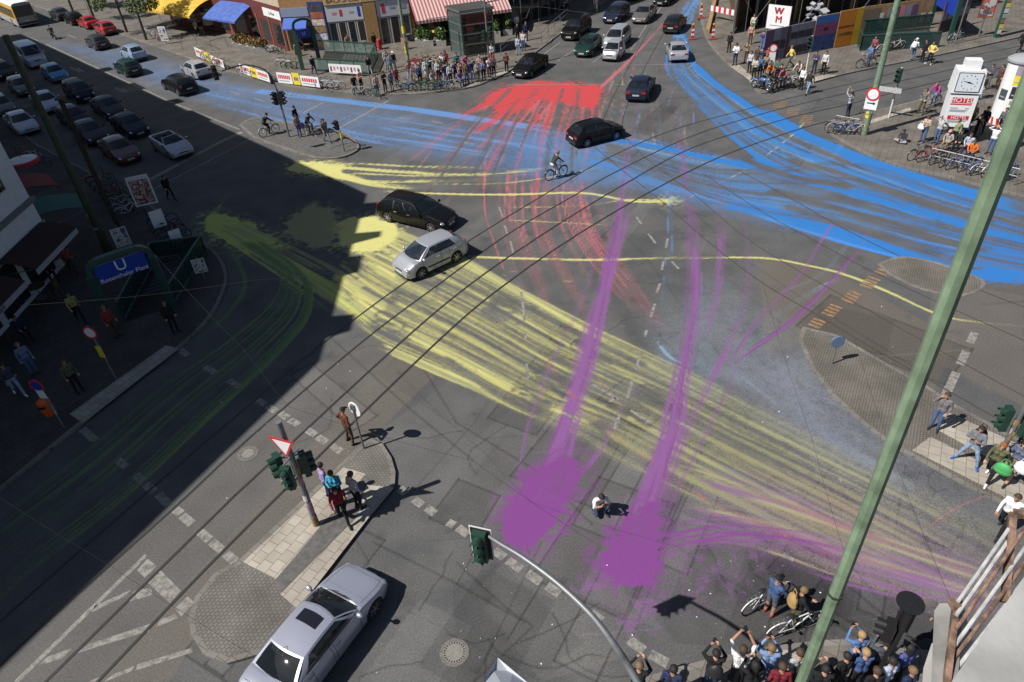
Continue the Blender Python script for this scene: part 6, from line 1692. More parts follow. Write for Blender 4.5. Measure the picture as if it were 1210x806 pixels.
o = byl('denim-blue'); b = bike(None, A(925, 700) - A(885, 722), 'white bicycle with a basket under the denim-blue jacket', col=5, p=A(903, 716))
for px, d, lb, c in [((1022, 80), (1, .1, 0), 'bicycle held by the person in denim at the stair railing', 0), ((428, 113), (1, -.3, 0), 'bicycle pushed by the person in black at the cafe kerb', 2), ((1128, 50), (1, .3, 0), 'bicycle leaning on the slim white post', 2), ((445, 116), (.6, -.8, 0), 'bicycle pushed by the pale pink top', 4)]: bike(px, d, lb, col=c)
def row(p, q, n, head, lab, group, seed):
 rnd = random.Random(seed)
 for i in range(n):
  t = (i + .5) / n; px = (p[0] + (q[0] - p[0]) * t + rnd.uniform(-1.5, 1.5), p[1] + (q[1] - p[1]) * t + rnd.uniform(-1, 1)); c = rnd.randrange(6)
  a = rnd.uniform(-.22, .22); d = Matrix.Rotation(a, 3, 'Z') @ Vector(head)
  where = 'at the near end' if i == 0 else 'at the far end' if i == n - 1 else ORD[i] + ' along'
  bike(px, d, lab % CN[c] + ', ' + where, group, c, tilt=rnd.uniform(-.16, .16))
ORD = ['first', 'second', 'third', 'fourth', 'fifth', 'sixth', 'seventh', 'eighth', 'ninth', 'tenth', 'eleventh', 'twelfth', 'thirteenth']
row((1080, 186), (1196, 214), 11, (.85, .35, 0), '%s bicycle chained to the plaza rail below the clock', 'bicycles along the plaza rail', 1)
row((985, 156), (1010, 160), 4, (.9, -.3, 0), '%s bicycle at the small rack by the green sign pole', 'bicycles by the green sign pole', 2)
row((474, 108), (536, 106), 8, (.95, .1, 0), '%s bicycle parked at the cafe kerb among the crowd', 'bicycles at the cafe kerb', 3)
row((236, 68), (270, 83), 5, (.7, -.7, 0), '%s bicycle behind the left banner', 'bicycles behind the banners', 4)
row((286, 88), (325, 98), 5, (.85, -.5, 0), '%s bicycle behind the middle banner', 'bicycles behind the banners', 5)
row((380, 104), (402, 106), 3, (.95, -.2, 0), '%s bicycle right of the yellow poster', 'bicycles behind the banners', 6)
row((334, 80), (352, 83), 3, (.95, -.1, 0), '%s bicycle left of the station entrance', 'bicycles by the station entrance', 7)
row((494, 76), (508, 78), 2, (.9, .3, 0), '%s bicycle behind the green cafe pole', 'bicycles by the cafe pole', 8)
row((118, 215), (158, 258), 8, (.75, .4, 0), '%s bicycle in the shade along the left kerb', 'bicycles in the shade', 9)
row((15, 180), (60, 196), 4, (.75, -.5, 0), '%s bicycle in the shade near the white wall', 'bicycles in the shade', 10)
row((192, 262), (212, 290), 4, (.8, .3, 0), '%s bicycle by the underground stairs', 'bicycles in the shade', 11)
row((172, 40), (190, 50), 4, (.6, -.7, 0), '%s bicycle on the pavement by the trees', 'bicycles by the trees', 12)
row((1040, 62), (1062, 58), 3, (.95, .2, 0), '%s bicycle chained to the stair railing at the building site', 'bicycles at the stair railing', 13)
row((320, 62), (334, 66), 2, (.8, -.5, 0), '%s bicycle by the dry plants', 'bicycles by the dry plants', 14)
row((924, 105), (938, 102), 2, (.9, .2, 0), '%s bicycle in the crowd by the motor scooter', 'bicycles by the scooter', 15)

# ---- motorcycles
def motorbike(loc, d, body, label, name='motorcycle', cat='motorcycle'):
 r = empty(name, loc, math.atan2(d[1], d[0]), label, cat)
 for x in (-.68, .68):
  w = MB(); w.ring((x, 0, .30), .25, .06, M_TYRE, n=22, k=8); wo = w.build('wheel', r)
  q = MB(); q.ring((x, 0, .30), .17, .02, M_RIM, n=18, k=4)
  for k in range(5): q.bar((x, 0, .30), (x + .17 * math.cos(k * 1.2566), 0, .30 + .17 * math.sin(k * 1.2566)), .03, .02, M_RIM)
  q.build('rim', wo)
 b = MB(); b.ell((.12, 0, .78), (.30, .15, .16), body, 12, 8); b.box((0, 0, .48), (.5, .26, .32), M_TRIM); b.ell((-.62, 0, .66), (.30, .12, .10), body, 10, 6); b.ell((.68, 0, .62), (.20, .07, .07), body, 10, 6)
 b.tube([(.62, .07, .32), (.42, .07, .95)], .022, M_STEEL, 6); b.tube([(.62, -.07, .32), (.42, -.07, .95)], .022, M_STEEL, 6); b.tube([(.0, -.15, .35), (-.8, -.18, .40)], .04, M_CHROME, 8); b.build('body', r)
 s = MB(); s.ell((-.32, 0, .82), (.38, .14, .07), M_TRIM, 12, 6); s.build('seat', r)
 h = MB(); h.tube([(.28, -.36, 1.02), (.40, -.2, 1.04), (.42, .2, 1.04), (.28, .36, 1.02)], .016, M_TRIM, 6); h.build('handlebar', r)
 l = MB(); l.ell((.56, 0, .88), (.08, .09, .09), M_HEADL, 10, 6); l.build('headlight', r)
 return r
motorbike(A(64, 46), LEFT, mat('motorcycle_black', (.015, .015, .017), .3, coat=1), 'motorcycle riding away between the bus and the charcoal hatchback')
mp = person(A(64, 46) - LEFT * .25 - Vector((0, 0, .18)), math.atan2(-LEFT.x, LEFT.y), 'ride', BK, BK, 'motorcyclist in black with a dark helmet', style='cap', hatcol=(.02, .02, .022))
motorbike(G(899, 106), (.5, -.85), mat('scooter_blue', (.05, .16, .42), .3, coat=1), 'light blue motor scooter parked at the railing by the tram rails', 'motor_scooter', 'motor scooter')
motorbike(A(668, 12), (-.45, -.89), mat('motorcycle_white', (.6, .6, .62), .3, coat=1), 'white motorcycle coming up the top road along the kerb')
person(A(668, 12) + TOPR * .25 - Vector((0, 0, .18)), math.atan2(.45, -.89), 'ride', (.5, .5, .52), BK, 'motorcyclist in white at the kerb of the top road', style='cap', hatcol=WH)

# ---- signal heads
def head(parent, c, d, m=None, n=3, name='signal_head', shield=False):
 """a traffic light head centred at c (local), facing d"""
 m = m or M_SIGD; x = Vector(d).normalized(); R = Matrix.Rotation(math.atan2(x.y, x.x), 3, 'Z'); c = Vector(c)
 o = MB(); o.box(c, (.20, .30, .29 * n + .04), m, M=R)
 for k in range(n):
  z = (k - (n - 1) / 2) * .29
  o.tube([c + R @ V((.10, 0, z)), c + R @ V((.115, 0, z))], .105, M_LENS, 12)
  vs = []
  for a in np.linspace(-.35, PI + .35, 9):
   for q in (.10, .30 if 0 <= a <= PI else .24): vs.append(c + R @ V((q, .12 * math.cos(a), z + .12 * math.sin(a))))
  o.add(vs, [(2 * i, 2 * i + 2, 2 * i + 3, 2 * i + 1) for i in range(8)], m)
 if shield: o.box(c - R @ V((.06, 0, 0)), (.02, .44, .29 * n + .12), M_SIGB, M=R); o.box(c - R @ V((.075, 0, 0)), (.012, .50, .29 * n + .18), M_WHITE, M=R)
 return o.build(name, parent)

# traffic light on the tram island
r = root_at('traffic_light', (374, 620), 'grey traffic light post with a give-way triangle on the tram island', 'traffic light')
hh = H_at((374, 620), (327, 500)); o = MB(); o.tube([(0, 0, 0), (0, 0, hh)], .095, M_STEEL, 12); o.tube([(0, 0, 0), (0, 0, .5)], .11, M_STICK[2], 12); stickers(o, .096, .6, 2.6, 14, 3); o.build('pole', r)
for c, d in [((-.42, -.05, 3.0), (-.8, -.6, 0)), ((-.16, -.36, 2.75), (-.1, -1, 0)), ((.30, .08, 2.85), (.85, .4, 0)), ((.16, .32, 2.55), (.2, 1, 0))]:
 head(r, c, d, n=3 if c[2] != 2.55 else 2)
o = MB()
for c in ((-.42, -.05), (-.16, -.36), (.30, .08), (.16, .32)): o.bar((0, 0, 3.3), (c[0], c[1], 3.3), .04, .04, M_STEEL); o.bar((0, 0, 2.45), (c[0], c[1], 2.45), .04, .04, M_STEEL)
o.build('bracket', r)
rz = hh - .85; sd = (A(333, 515) - A(357, 545)); sx = (A(357, 530, rz) - A(327, 522, rz)).normalized(); M = frame(V((-.05, -.13, rz)), sx)
o = MB(); T = lambda k, z: [M @ V((-.45 * k, .28 * k, z)), M @ V((.45 * k, .28 * k, z)), M @ V((0, -.50 * k, z))]
o.add(T(1, 0) + T(1, .02), [(2, 1, 0), (3, 4, 5), (0, 1, 4, 3), (1, 2, 5, 4), (2, 0, 3, 5)], M_RED); o.add([p + V((0, 0, .0)) for p in T(.74, .024)], [(0, 1, 2)][::1], M_WHITE); o.f[-1] = o.f[-1][::1]
o.build('give_way_sign', r)
# thin post with a disc at the tip of the island
r = root_at('sign_post', (430, 530), 'thin grey post with a round sign seen from behind, tip of the tram island', 'sign post')
o = MB(); o.tube([(0, 0, 0), (0, 0, 2.2)], .04, M_STEEL, 8); o.build('pole', r)
o = MB(); o.tube([(.03, .03, 1.95), (.055, .06, 1.95)], .30, M_WHITE, 22); o.build('round_sign', r); o = MB(); o.box((0, 0, 2.1), (.16, .12, .2), M_STEEL); o.build('bracket', r)
# little round sign on the cobbled island
r = root_at('sign_post', (983, 430), 'short post with a round blue sign on the cobbled island', 'sign post')
o = MB(); o.tube([(0, 0, 0), (0, 0, 1.35)], .035, M_STEEL, 8); o.build('pole', r); o = MB(); o.tube([(.0, .035, 1.12), (.0, .06, 1.12)], .28, M_STEEL, 22); o.tube([(0, -.03, 1.12), (0, .03, 1.12)], .27, mat('sign_pale_blue', (.12, .18, .28), .4), 22); o.build('round_sign', r)
# curved arm signal at the bottom
hp = A(568, 645, 6.2); pb = A(752, 812, 5.6); 
r = empty('traffic_light', (pb.x + .5, pb.y - .75, .12), 0, 'traffic light hanging over the road on a long curved grey arm', 'traffic light')
L0 = V((pb.x + .5, pb.y - .75, .12))
P = [L0, V((L0.x, L0.y, 4.0)), V((L0.x - .03, L0.y + .06, 5.0)), A(744, 790, 5.75), A(728, 765, 6.15), A(700, 728, 6.45), A(660, 690, 6.6), A(620, 660, 6.65), A(592, 643, 6.6), A(578, 634, 6.55)]
P = [V((*p.xy, p.z)) - L0 for p in P]; P = [P[0]] + [V(p) for p in catmull([tuple(p) for p in P[1:]], 6)]
o = MB(); o.tube(P, lambda t: .085 - .045 * t, M_STEEL, 10); o.build('arm', r)
hc = hp - L0; ad = (A(568, 645, 6.2) - A(620, 660, 6.2)).normalized(); head(r, hc, (-.35, -.95, 0), shield=True)
# black signal at the right of the crowd
p = A(1068, 738, 3.1); r = empty('traffic_light', (p.x, p.y, .12), 0, 'black shielded traffic light seen from above at the right end of the crowd', 'traffic light')
o = MB(); o.tube([(0, 0, 0), (0, 0, 3.4)], .075, M_SIGB, 10); o.build('pole', r); head(r, (.15, .2, 2.95), (.5, .86, 0), M_SIGB); head(r, (-.2, .1, 2.6), (-.8, .5, 0), M_SIGB, 2)
o = MB(); o.tube([(.1, .2, 3.52), (.1, .2, 3.55)], .30, M_SIGB, 24); o.tube([(.05, .1, 3.38), (.1, .2, 3.53)], .05, M_SIGB, 8); o.build('shield', r)
# right edge
r = root_at('traffic_light', (1174, 552), 'traffic light with a white sticker-covered post at the right edge', 'traffic light')
o = MB(); hh = H_at((1174, 552), (1196, 500), .12); o.tube([(0, 0, 0), (0, 0, hh + .8)], .08, M_STEEL, 10); stickers(o, .081, 1.2, hh, 14, 8); o.build('pole', r); head(r, (-.35, .1, hh + .1), (-.9, .2, 0)); head(r, (.3, .1, hh + .3), (.7, .7, 0)); head(r, (.1, -.3, hh), (0, -1, 0), n=2)
# median island: post with curved arm
r = root_at('traffic_light', (342, 162), 'traffic light post with a long thin curved arm on the median island', 'traffic light')
o = MB(); b0 = G(342, 162); h1 = H_at((342, 162), (327, 118), .12); o.tube([(0, 0, 0), (0, 0, h1 + .6)], .075, M_STEEL, 10); stickers(o, .076, .8, 2.4, 10, 5); o.build('pole', r)
q = [V((0, 0, h1 + .5))] + [A(*p, z) - b0 for p, z in (((323, 96), 5.4), ((313, 83), 6.2), ((300, 78), 6.5), ((285, 77), 6.6), ((262, 84), 6.5))]
o = MB(); o.tube([V(p) for p in catmull([tuple(p) for p in q], 5)], .04, M_SIGB, 7); o.build('arm', r); head(r, A(254, 86, 6.2) - b0, (.4, -.9, 0), M_SIGB, shield=False)
for c, d in [((-.25, -.1, h1), (-.6, -.8, 0)), ((.28, -.1, h1), (.8, -.5, 0)), ((0, .28, h1 - .1), (0, 1, 0))]: head(r, c, d, M_SIGB)
r = root_at('signal_post', (407, 179), 'short post with a yellow band and a small black signal at the median tip', 'signal post')
o = MB(); o.tube([(0, 0, 0), (0, 0, 1.4)], .05, M_STEEL, 8); o.tube([(0, 0, .9), (0, 0, 1.5)], .056, M_YEL, 8); o.build('pole', r); head(r, (-.15, 0, 1.9), (-.7, -.7, 0), M_SIGB, 2)
for bx, tx, lb, dd in [((952, 86), (957, 44), 'slim white post with a green signal by the hoarding crowd', (-.6, -.8, 0)), ((1050, 139), (1064, 82), 'slim sticker-covered signal post beside the green sign pole on the plaza', (-.8, -.5, 0))]:
 r = root_at('traffic_light', bx, lb, 'traffic light'); hh = H_at(bx, tx, .12); o = MB(); o.tube([(0, 0, 0), (0, 0, hh)], .065, M_STICK[0], 8); stickers(o, .066, 1.0, 2.6, 10, 9); o.build('pole', r); head(r, (-.2, -.2, hh - .45), dd)
r0 = r; o = MB(); sx = (A(1060, 102) - A(1045, 100)).normalized(); o.box(V((-.55, -.15, hh - 1.35)), (1.5, .04, .32), M_PAINTW, rz=math.atan2(sx.y, sx.x)); o.build('street_name_sign', r0)
# lamp mast with signal by the lift
r = root_at('lamp_post', (579, 84), 'tall grey mast with a green signal in front of the glass lift', 'lamp post')
o = MB(); o.tube([(0, 0, 0), (0, 0, 8)], .09, M_STEEL, 10, r2=.07); o.build('pole', r); head(r, (.25, -.2, 3.3), (.3, -.9, 0)); head(r, (-.25, -.1, 3.0), (-.9, -.3, 0))
o = MB(); q = A(600, 5, 5.6) - G(579, 84); o.tube([(0, 0, 5.6), (6.5, 3.5, 5.75)], .05, M_STEEL, 7); o.tube([(0, 0, 5.0), (-5, -1, 4.9)], .035, M_STEEL, 6); o.build('arm', r)

# ---- tall poles
def pole(base, top, rb, rt, m, label, nm='tram_pole', n=12, p=None, hmin=0):
 r = root_at(nm, base, label, 'pole', p=p); h = max(hmin, H_at(base, top, .12) if p is None else hmin)
 o = MB(); o.tube([(0, 0, 0), (0, 0, h)], rb, m, n, r2=rt, smooth=n > 8); o.build('pole', r); return r, h
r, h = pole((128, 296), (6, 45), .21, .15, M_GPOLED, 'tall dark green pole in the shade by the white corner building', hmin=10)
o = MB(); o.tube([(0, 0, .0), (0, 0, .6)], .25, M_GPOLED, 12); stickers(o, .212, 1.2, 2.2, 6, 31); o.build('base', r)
r, h = pole((150, 290), (65, 122), .15, .14, mat('dark_wood_post', (.030, .020, .012), .9, noise=.4, nscale=5), 'brown wooden post plastered with bills beside the shaded bicycles', nm='wooden_post', n=4)
o = MB(); o.box((0, 0, h + .05), (.34, .34, .1), M_WOOD); o.build('cap', r)
r, h = pole((483, 78), (466, 0), .16, .12, M_GPOLE, 'green pole with a yellow notice and white flyers on the cafe pavement', hmin=8)
o = MB(); stickers(o, .162, .4, 2.2, 16, 21); o.tube([(0, 0, 2.9), (0, 0, 3.5)], .158, M_YEL, 12); o.build('notice', r)
r, h = pole((1021, 159), (1064, 0), .20, .17, M_GPOLE, 'green pole with a round red-ringed sign at the west tip of the plaza', hmin=9)
o = MB(); stickers(o, .202, .5, 2.3, 22, 22); o.build('flyer', r)
d = (-V((G(1021, 159).x, G(1021, 159).y, 0))).normalized(); d = (d + V((-.25, 0, 0))).normalized(); sx = V((-d.y, d.x, 0))
for z, kind in ((H_at((1021, 159), (1029, 112), .12), 'round'), (H_at((1021, 159), (1026, 123), .12), 'rect')):
 o = MB(); c = V((0, 0, z)) + d * .24
 if kind == 'round':
  o.tube([c, c + d * .02], .42, M_RED, 22); o.tube([c + d * .02, c + d * .03], .31, M_WHITE, 22); o.build('round_sign', r)
 else:
  M = frame(c, sx); o.add([M @ V(p) for p in ((-.38, -.38, 0), (.38, -.38, 0), (.38, .38, 0), (-.38, .38, 0), (-.38, -.38, -.03), (.38, -.38, -.03), (.38, .38, -.03), (-.38, .38, -.03))], [(0, 1, 2, 3), (7, 6, 5, 4), (4, 5, 1, 0), (6, 7, 3, 2), (5, 6, 2, 1), (7, 4, 0, 3)], M_WHITE)
  o.add([M @ V(p) for p in ((-.25, -.02, .004), (.12, -.02, .004), (.12, -.09, .004), (.28, .02, .004), (.12, .13, .004), (.12, .06, .004), (-.25, .06, .004))], [(0, 1, 2, 3, 4, 5, 6)], M_SIGB); o.build('arrow_sign', r)
# the big near pole on the right
qd = A(947, 806); qd.z = 0; qd = qd.normalized() * 4.6
r = empty('lamp_mast', (qd.x, qd.y, .12), 0, 'large octagonal green mast standing close to the balcony', 'pole')
o = MB(); o.tube([(0, 0, 0), (0, 0, 21)], .067, M_GPOLE, 8, r2=.056, smooth=False); o.tube([(0, 0, 12.4), (0, 0, 12.43)], .071, M_GPOLED, 8, smooth=False); o.build('pole', r)
o = MB(); o.tube([(0, 0, 10.0), (0, 0, 10.04)], .075, M_STEEL, 8, smooth=False); o.tube([(-.06, -.04, 9.4), (-.08, -.08, 9.9)], .010, M_STEEL, 6); o.build('clamp', r)

# ---- white clock with advertising panels
cb = G(1119, 168); r = empty('advertising_clock', cb, 0, 'white advertising clock with red hotel lettering on the plaza', 'clock')
zt = H_at((1119, 168), (1148, 72), .12)
fx = (A(1146, 110, 3.2) - A(1118, 104, 3.2)); fx.z = 0; fx = V((.93, -.37, 0)).normalized(); fn = V((-fx.y, fx.x, 0)) * -1
if fn.dot(V((-cb.x, -cb.y, 0))) < 0: fn = -fn
RZ = math.atan2(fx.y, fx.x); z1 = zt * .235; z2 = zt * .62; z3 = zt * .90
o = MB(); o.tube([(0, 0, 0), (0, 0, z1 + .1)], .22, mat('clock_post', (.20, .22, .30), .5), 12); o.build('post', r)
W_ = 1.5
o = MB(); o.box((0, 0, (z1 + z2) / 2), (W_, 1.1, z2 - z1), M_WHITE, rz=RZ); o.build('advert_box', r)
o = MB(); o.box((0, 0, z2 + .05), (W_ * .9, 1.0, .1), M_SIGB, rz=RZ); o.box((0, 0, (z2 + .1 + z3) / 2), (W_ + .12, 1.25, z3 - z2 - .1), M_WHITE, rz=RZ, taper=.92); o.build('clock_case', r)
o = MB(); o.box((0, 0, (z3 + zt) / 2), (.85, .7, zt - z3), M_WHITE, rz=RZ); c = V((0, 0, (z3 + zt) / 2)) + fx * .44; o.box(c, (.02, .6, (zt - z3) * .8), mat('clock_cap_panel', (.16, .03, .03), .5), rz=RZ); o.build('cap_box', r)
ch = (z3 - z2 - .1); cz = (z2 + .1 + z3) / 2
M = frame(V((0, 0, cz)) + fn * .645, fx); o = MB()
def flat(o, M, x0, y0, x1, y1, z, m): o.add([M @ V(p) for p in ((x0, y0, z), (x1, y0, z), (x1, y1, z), (x0, y1, z))], [(0, 1, 2, 3)], m)
flat(o, M, -.62, -ch * .40, .62, ch * .40, .0, mat('clock_dial', (.62, .66, .70), .3))
for a, b, c_, d_ in ((-.66, -ch * .42, -.62, ch * .42), (.62, -ch * .42, .66, ch * .42), (-.62, ch * .40, .62, ch * .43), (-.62, -ch * .43, .62, -ch * .40)): flat(o, M, a, b, c_, d_, .006, M_SIGB)
for k in range(12):
 a = k * PI / 6; rr = .40; o.add([M @ V((rr * math.sin(a) + dx, rr * math.cos(a) * 1.05 + dy, .004)) for dx, dy in ((-.02, -.035), (.02, -.035), (.02, .035), (-.02, .035))], [(0, 1, 2, 3)], M_SIGB)
o.build('dial', r)
o = MB()
for a, L_, w in ((-1.35, .40, .035), (1.9, .28, .05)):
 dx, dy = math.sin(a), math.cos(a); o.add([M @ V(p) for p in ((-dy * w - dx * .06, dx * w - dy * .06, .012), (dy * w - dx * .06, -dx * w - dy * .06, .012), (dx * L_, dy * L_, .012))], [(0, 1, 2)], M_SIGB)
o.build('clock_hand', r)
M = frame(V((0, 0, (z1 + z2) / 2)) + fn * .553, fx); hb = (z2 - z1) / 2; o = MB()
flat(o, M, -.56, hb * .50, .52, hb * .84, .004, M_RED); flat(o, M, -.62, hb * .38, .52, hb * .46, .004, M_RED); flat(o, M, -.55, -hb * .55, .60, -hb * .28, .004, M_RED)
for k, (x0, x1, y) in enumerate(((-.55, -.15, .18), (.25, .45, .18), (-.55, .4, .06), (-.55, .3, -.02), (-.5, .5, -.62), (-.5, .2, -.70), (-.55, -.35, -.82))): flat(o, M, x0, hb * y - .03, x1, hb * y + .03, .004, M_STICK[3])
o.build('advert_panel', r)
for tx, y, s in (('HOTEL', .67, .50), ('HOTEL', -.415, .34)): text_mesh('lettering', tx, s * (hb / 1.2), M_WHITE, r, M @ Matrix.Translation((-.05 + (.12 if y < 0 else 0), hb * y, .008)))
M2 = frame(V((0, 0, (z1 + z2) / 2)) + fx * (W_ / 2 + .004), -fn); o = MB()
for k in range(4): flat(o, M2, -.42, hb * (.7 - .42 * k) - .06, .42, hb * (.7 - .42 * k) + .06, .0, M_RED if k % 2 else M_STICK[3])
o.build('advert_panel', r)

# ---- advertising column
cb = G(1184, 144); r = empty('advertising_column', cb, 0, 'white advertising column with a striped base at the right edge of the plaza', 'advertising column')
zt = H_at((1184, 144), (1207, 68), .12); R_ = .82
o = MB(); n = 28; mw = M_WHITE
o.lathe((0, 0, 0), [(R_, .42), (R_, zt - .35)], mw, n); o.build('drum', r)
o = MB(); o.lathe((0, 0, 0), [(R_ + .05, zt - .35), (R_ + .12, zt - .28), (R_ + .12, zt - .16), (R_ * .8, zt + .02), (R_ * .3, zt + .12)], mat('column_cap_grey', (.30, .31, .33), .5), n); o.build('cap', r)
o = MB(); vs = []; fs = {0: [], 1: []}
for k in range(n * 2 + 1):
 a = 2 * PI * k / (n * 2); vs += [((R_ + .02) * math.cos(a + .10), (R_ + .02) * math.sin(a + .10), 0), ((R_ + .02) * math.cos(a), (R_ + .02) * math.sin(a), .44)]
for k in range(n * 2): fs[(k // 2) % 2].append((2 * k, 2 * k + 2, 2 * k + 3, 2 * k + 1))
o.add(vs, fs[0], M_RED); o.add(vs, fs[1], M_WHITE); o.build('base', r)
def curved(o, R, a0, a1, z0, z1, m, n=8):
 vs = []
 for k in range(n + 1):
  a = a0 + (a1 - a0) * k / n; vs += [(R * math.cos(a), R * math.sin(a), z0), (R * math.cos(a), R * math.sin(a), z1)]
 o.add(vs, [(2 * k, 2 * k + 2, 2 * k + 3, 2 * k + 1) for k in range(n)], m, True)
ac = math.atan2(-cb.y, -cb.x)
for a0, a1, f0, f1, m in [(-.25, .95, .62, .76, M_YEL), (-.25, .95, .76, .90, mat('poster_lilac', (.30, .24, .32), .6)), (-.15, .65, .42, .60, mat('poster_black', (.02, .025, .03), .6)), (.0, .35, .33, .39, mat('poster_tan', (.35, .28, .16), .6)), (-.95, -.35, .38, .54, mat('poster_slate', (.05, .07, .08), .6)), (1.05, 1.6, .45, .8, mat('poster_sky', (.2, .35, .55), .6)), (-.2, .2, .16, .17, M_SIGB)]:
 o = MB(); curved(o, R_ + .006, ac + a0, ac + a1, zt * f0, zt * f1, m); curved(o, R_ + .010, ac + a0 + .1, ac + a1 - .12, zt * (f0 + (f1 - f0) * .25), zt * (f0 + (f1 - f0) * .36), M_STICK[3]); o.build('poster', r)

# ---- railings
def railing(pts, h, label, group=None, m=None, mid=True, step=2.0, name='railing', panel=None):
 P = [G(*p) for p in pts]; r = empty(name, P[0], 0, label, 'railing', group); o0 = P[0]; m = m or M_STEEL
 o = MB()
 o.tube([p - o0 + V((0, 0, h)) for p in P], .03, m, 6)
 if mid: o.tube([p - o0 + V((0, 0, h * .55)) for p in P], .022, m, 6)
 o.build('rail', r)
 for a, b in zip(P[:-1], P[1:]):
  n = max(1, round((b - a).length / step))
  for k in range(n + (1 if b is P[-1] else 0)):
   q = MB(); c = a + (b - a) * (k / n) - o0; q.tube([c, c + V((0, 0, h))], .028, m, 6); q.build('post', r)
 return r
railing([(1096, 193), (1145, 205), (1198, 219)], .95, 'long double steel rail along the plaza kerb with bicycles leaning on it')
railing([(985, 152), (1012, 157)], .9, 'short steel bicycle rail beside the green sign pole')
railing([(899, 102), (912, 109), (937, 101)], .95, 'steel corner railing at the tram rails with people leaning on it')
railing([(592, 66), (603, 58), (640, 51)], .95, 'grey handrail beside the glass lift')
railing([(640, 52), (648, 43), (655, 36), (662, 30), (671, 22)], 1.0, 'thin kerb railing along the top road', step=3)
railing([(216, 58), (233, 53), (251, 60), (269, 55)], 1.0, 'thin wire railing on the pavement under the awnings', mid=False, step=3)
railing([(125, 150 + 60), (160, 245), (192, 275)], .9, 'dark railing at the shaded kerb behind the posters', m=M_SIGB)
def banner(p, q, h, cols, label, group='banners on the kerb fence'):
 a, b = G(*p), G(*q); r = empty('banner', a, 0, label, 'banner', group); L_ = (b - a).length; x = (b - a).normalized(); M = frame(V((0, 0, 0)), x)
 for k, (t0, t1, m, z) in enumerate(cols):
  o = MB(); h_ = h * z; vs = [M @ V(v) for v in ((L_ * t0, .18, 0), (L_ * t1, .18, 0), (L_ * t1, h_, 0), (L_ * t0, h_, 0), (L_ * t0, .18, -.02), (L_ * t1, .18, -.02), (L_ * t1, h_, -.02), (L_ * t0, h_, -.02))]
  o.add(vs, [(0, 1, 2, 3), (7, 6, 5, 4), (4, 5, 1, 0), (6, 7, 3, 2), (5, 6, 2, 1), (7, 4, 0, 3)], M_WHITE if m == 'rw' else m)
  if m == 'rw':
   for i in range(7):
    x0 = L_ * (t0 + (t1 - t0) * (.08 + .12 * i)); flat(o, M, x0, h_ * .52, x0 + L_ * (t1 - t0) * .09, h_ * .82, .004, M_RED)
   flat(o, M, L_ * (t0 + (t1 - t0) * .1), h_ * .32, L_ * (t0 + (t1 - t0) * .8), h_ * .40, .004, M_STICK[3])
  else: flat(o, M, L_ * (t0 + (t1 - t0) * .2), h_ * .45, L_ * (t0 + (t1 - t0) * .8), h_ * .7, .004, M_STICK[2])
  o.build('panel', r)
 o = MB()
 for t in (0, .5, 1): o.tube([M @ V((L_ * t, 0, -.05)), M @ V((L_ * t, h * 1.02, -.05))], .025, M_STEEL, 6)
 o.build('post', r)
banner((233, 68), (268, 84), 1.05, [(0, .3, 'rw', 1), (.3, .55, M_YEL, 1), (.55, .95, 'rw', .9)], 'kerb fence banner left, red lettering around a yellow poster')
banner((284, 88), (320, 100), 1.05, [(.05, .4, 'rw', 1), (.4, .62, M_YEL, 1.02), (.62, 1, 'rw', 1)], 'kerb fence banner in the middle behind the curved arm')
banner((330, 100), (379, 106), 1.05, [(0, .36, 'rw', 1.05), (.38, .55, M_YEL, 1.15), (.57, 1, 'rw', 1)], 'kerb fence banner right with a big yellow poster')

# ---- underground entrances
def stairwell(px, h, label, mglass, name='station_stairs', banner_=None, open_side=None, cat='stairs'):
 P = [G(*p) for p in px]; c = P[0]; r = empty(name, c, 0, label, cat); q = [p - c for p in P]
 o = MB(); o.add([p + V((0, 0, .006)) for p in q], [tuple(range(len(q)))] if sum(q[i].x * q[(i + 1) % len(q)].y - q[(i + 1) % len(q)].x * q[i].y for i in range(len(q))) > 0 else [tuple(reversed(range(len(q))))], M_DARK)
 a, b = q[0].lerp(q[3], .5), q[1].lerp(q[2], .5); w = (q[3] - q[0]) * .47
 for k in range(8):
  t0 = k / 8 * .6; p0 = a.lerp(b, .98 - t0); p1 = a.lerp(b, .98 - t0 - .06); o.add([v + V((0, 0, .012 + .001 * k)) for v in (p0 - w, p0 + w, p1 + w, p1 - w)], [(0, 1, 2, 3), (3, 2, 1, 0)][:1] if ((p0 + w) - (p0 - w)).cross(p1 - p0).z > 0 else [(3, 2, 1, 0)], mat('stair_edge', (.05, .05, .05), .8))
 o.build('stair_pit', r)
 for i in range(len(q)):
  if i == open_side: continue
  a, b = q[i], q[(i + 1) % len(q)]; L_ = (b - a).length; d = (b - a).normalized()
  o = MB(); o.bar(a + V((0, 0, h)), b + V((0, 0, h)), .09, .09, M_UGRN); o.bar(a + V((0, 0, .12)), b + V((0, 0, .12)), .07, .10, M_UGRN)
  n = max(2, round(L_ / 1.4))
  for k in range(n + 1): p = a + d * (L_ * k / n); o.bar(p, p + V((0, 0, h)), .06, .06, M_UGRN)
  o.build('railing', r)
  g = MB(); nrm = V((-d.y, d.x, 0)) * .012; g.add([a + nrm + V((0, 0, .2)), b + nrm + V((0, 0, .2)), b + nrm + V((0, 0, h - .05)), a + nrm + V((0, 0, h - .05)), a - nrm + V((0, 0, .2)), b - nrm + V((0, 0, .2)), b - nrm + V((0, 0, h - .05)), a - nrm + V((0, 0, h - .05))], [(3, 2, 1, 0), (4, 5, 6, 7)], mglass); g.build('glass_panel', r)
 return r, c
M_GLP = mat('railing_glass', (.16, .22, .20), .1, alpha=.45); M_GLD = mat('railing_glass_dark', (.02, .05, .05), .1, alpha=.7)
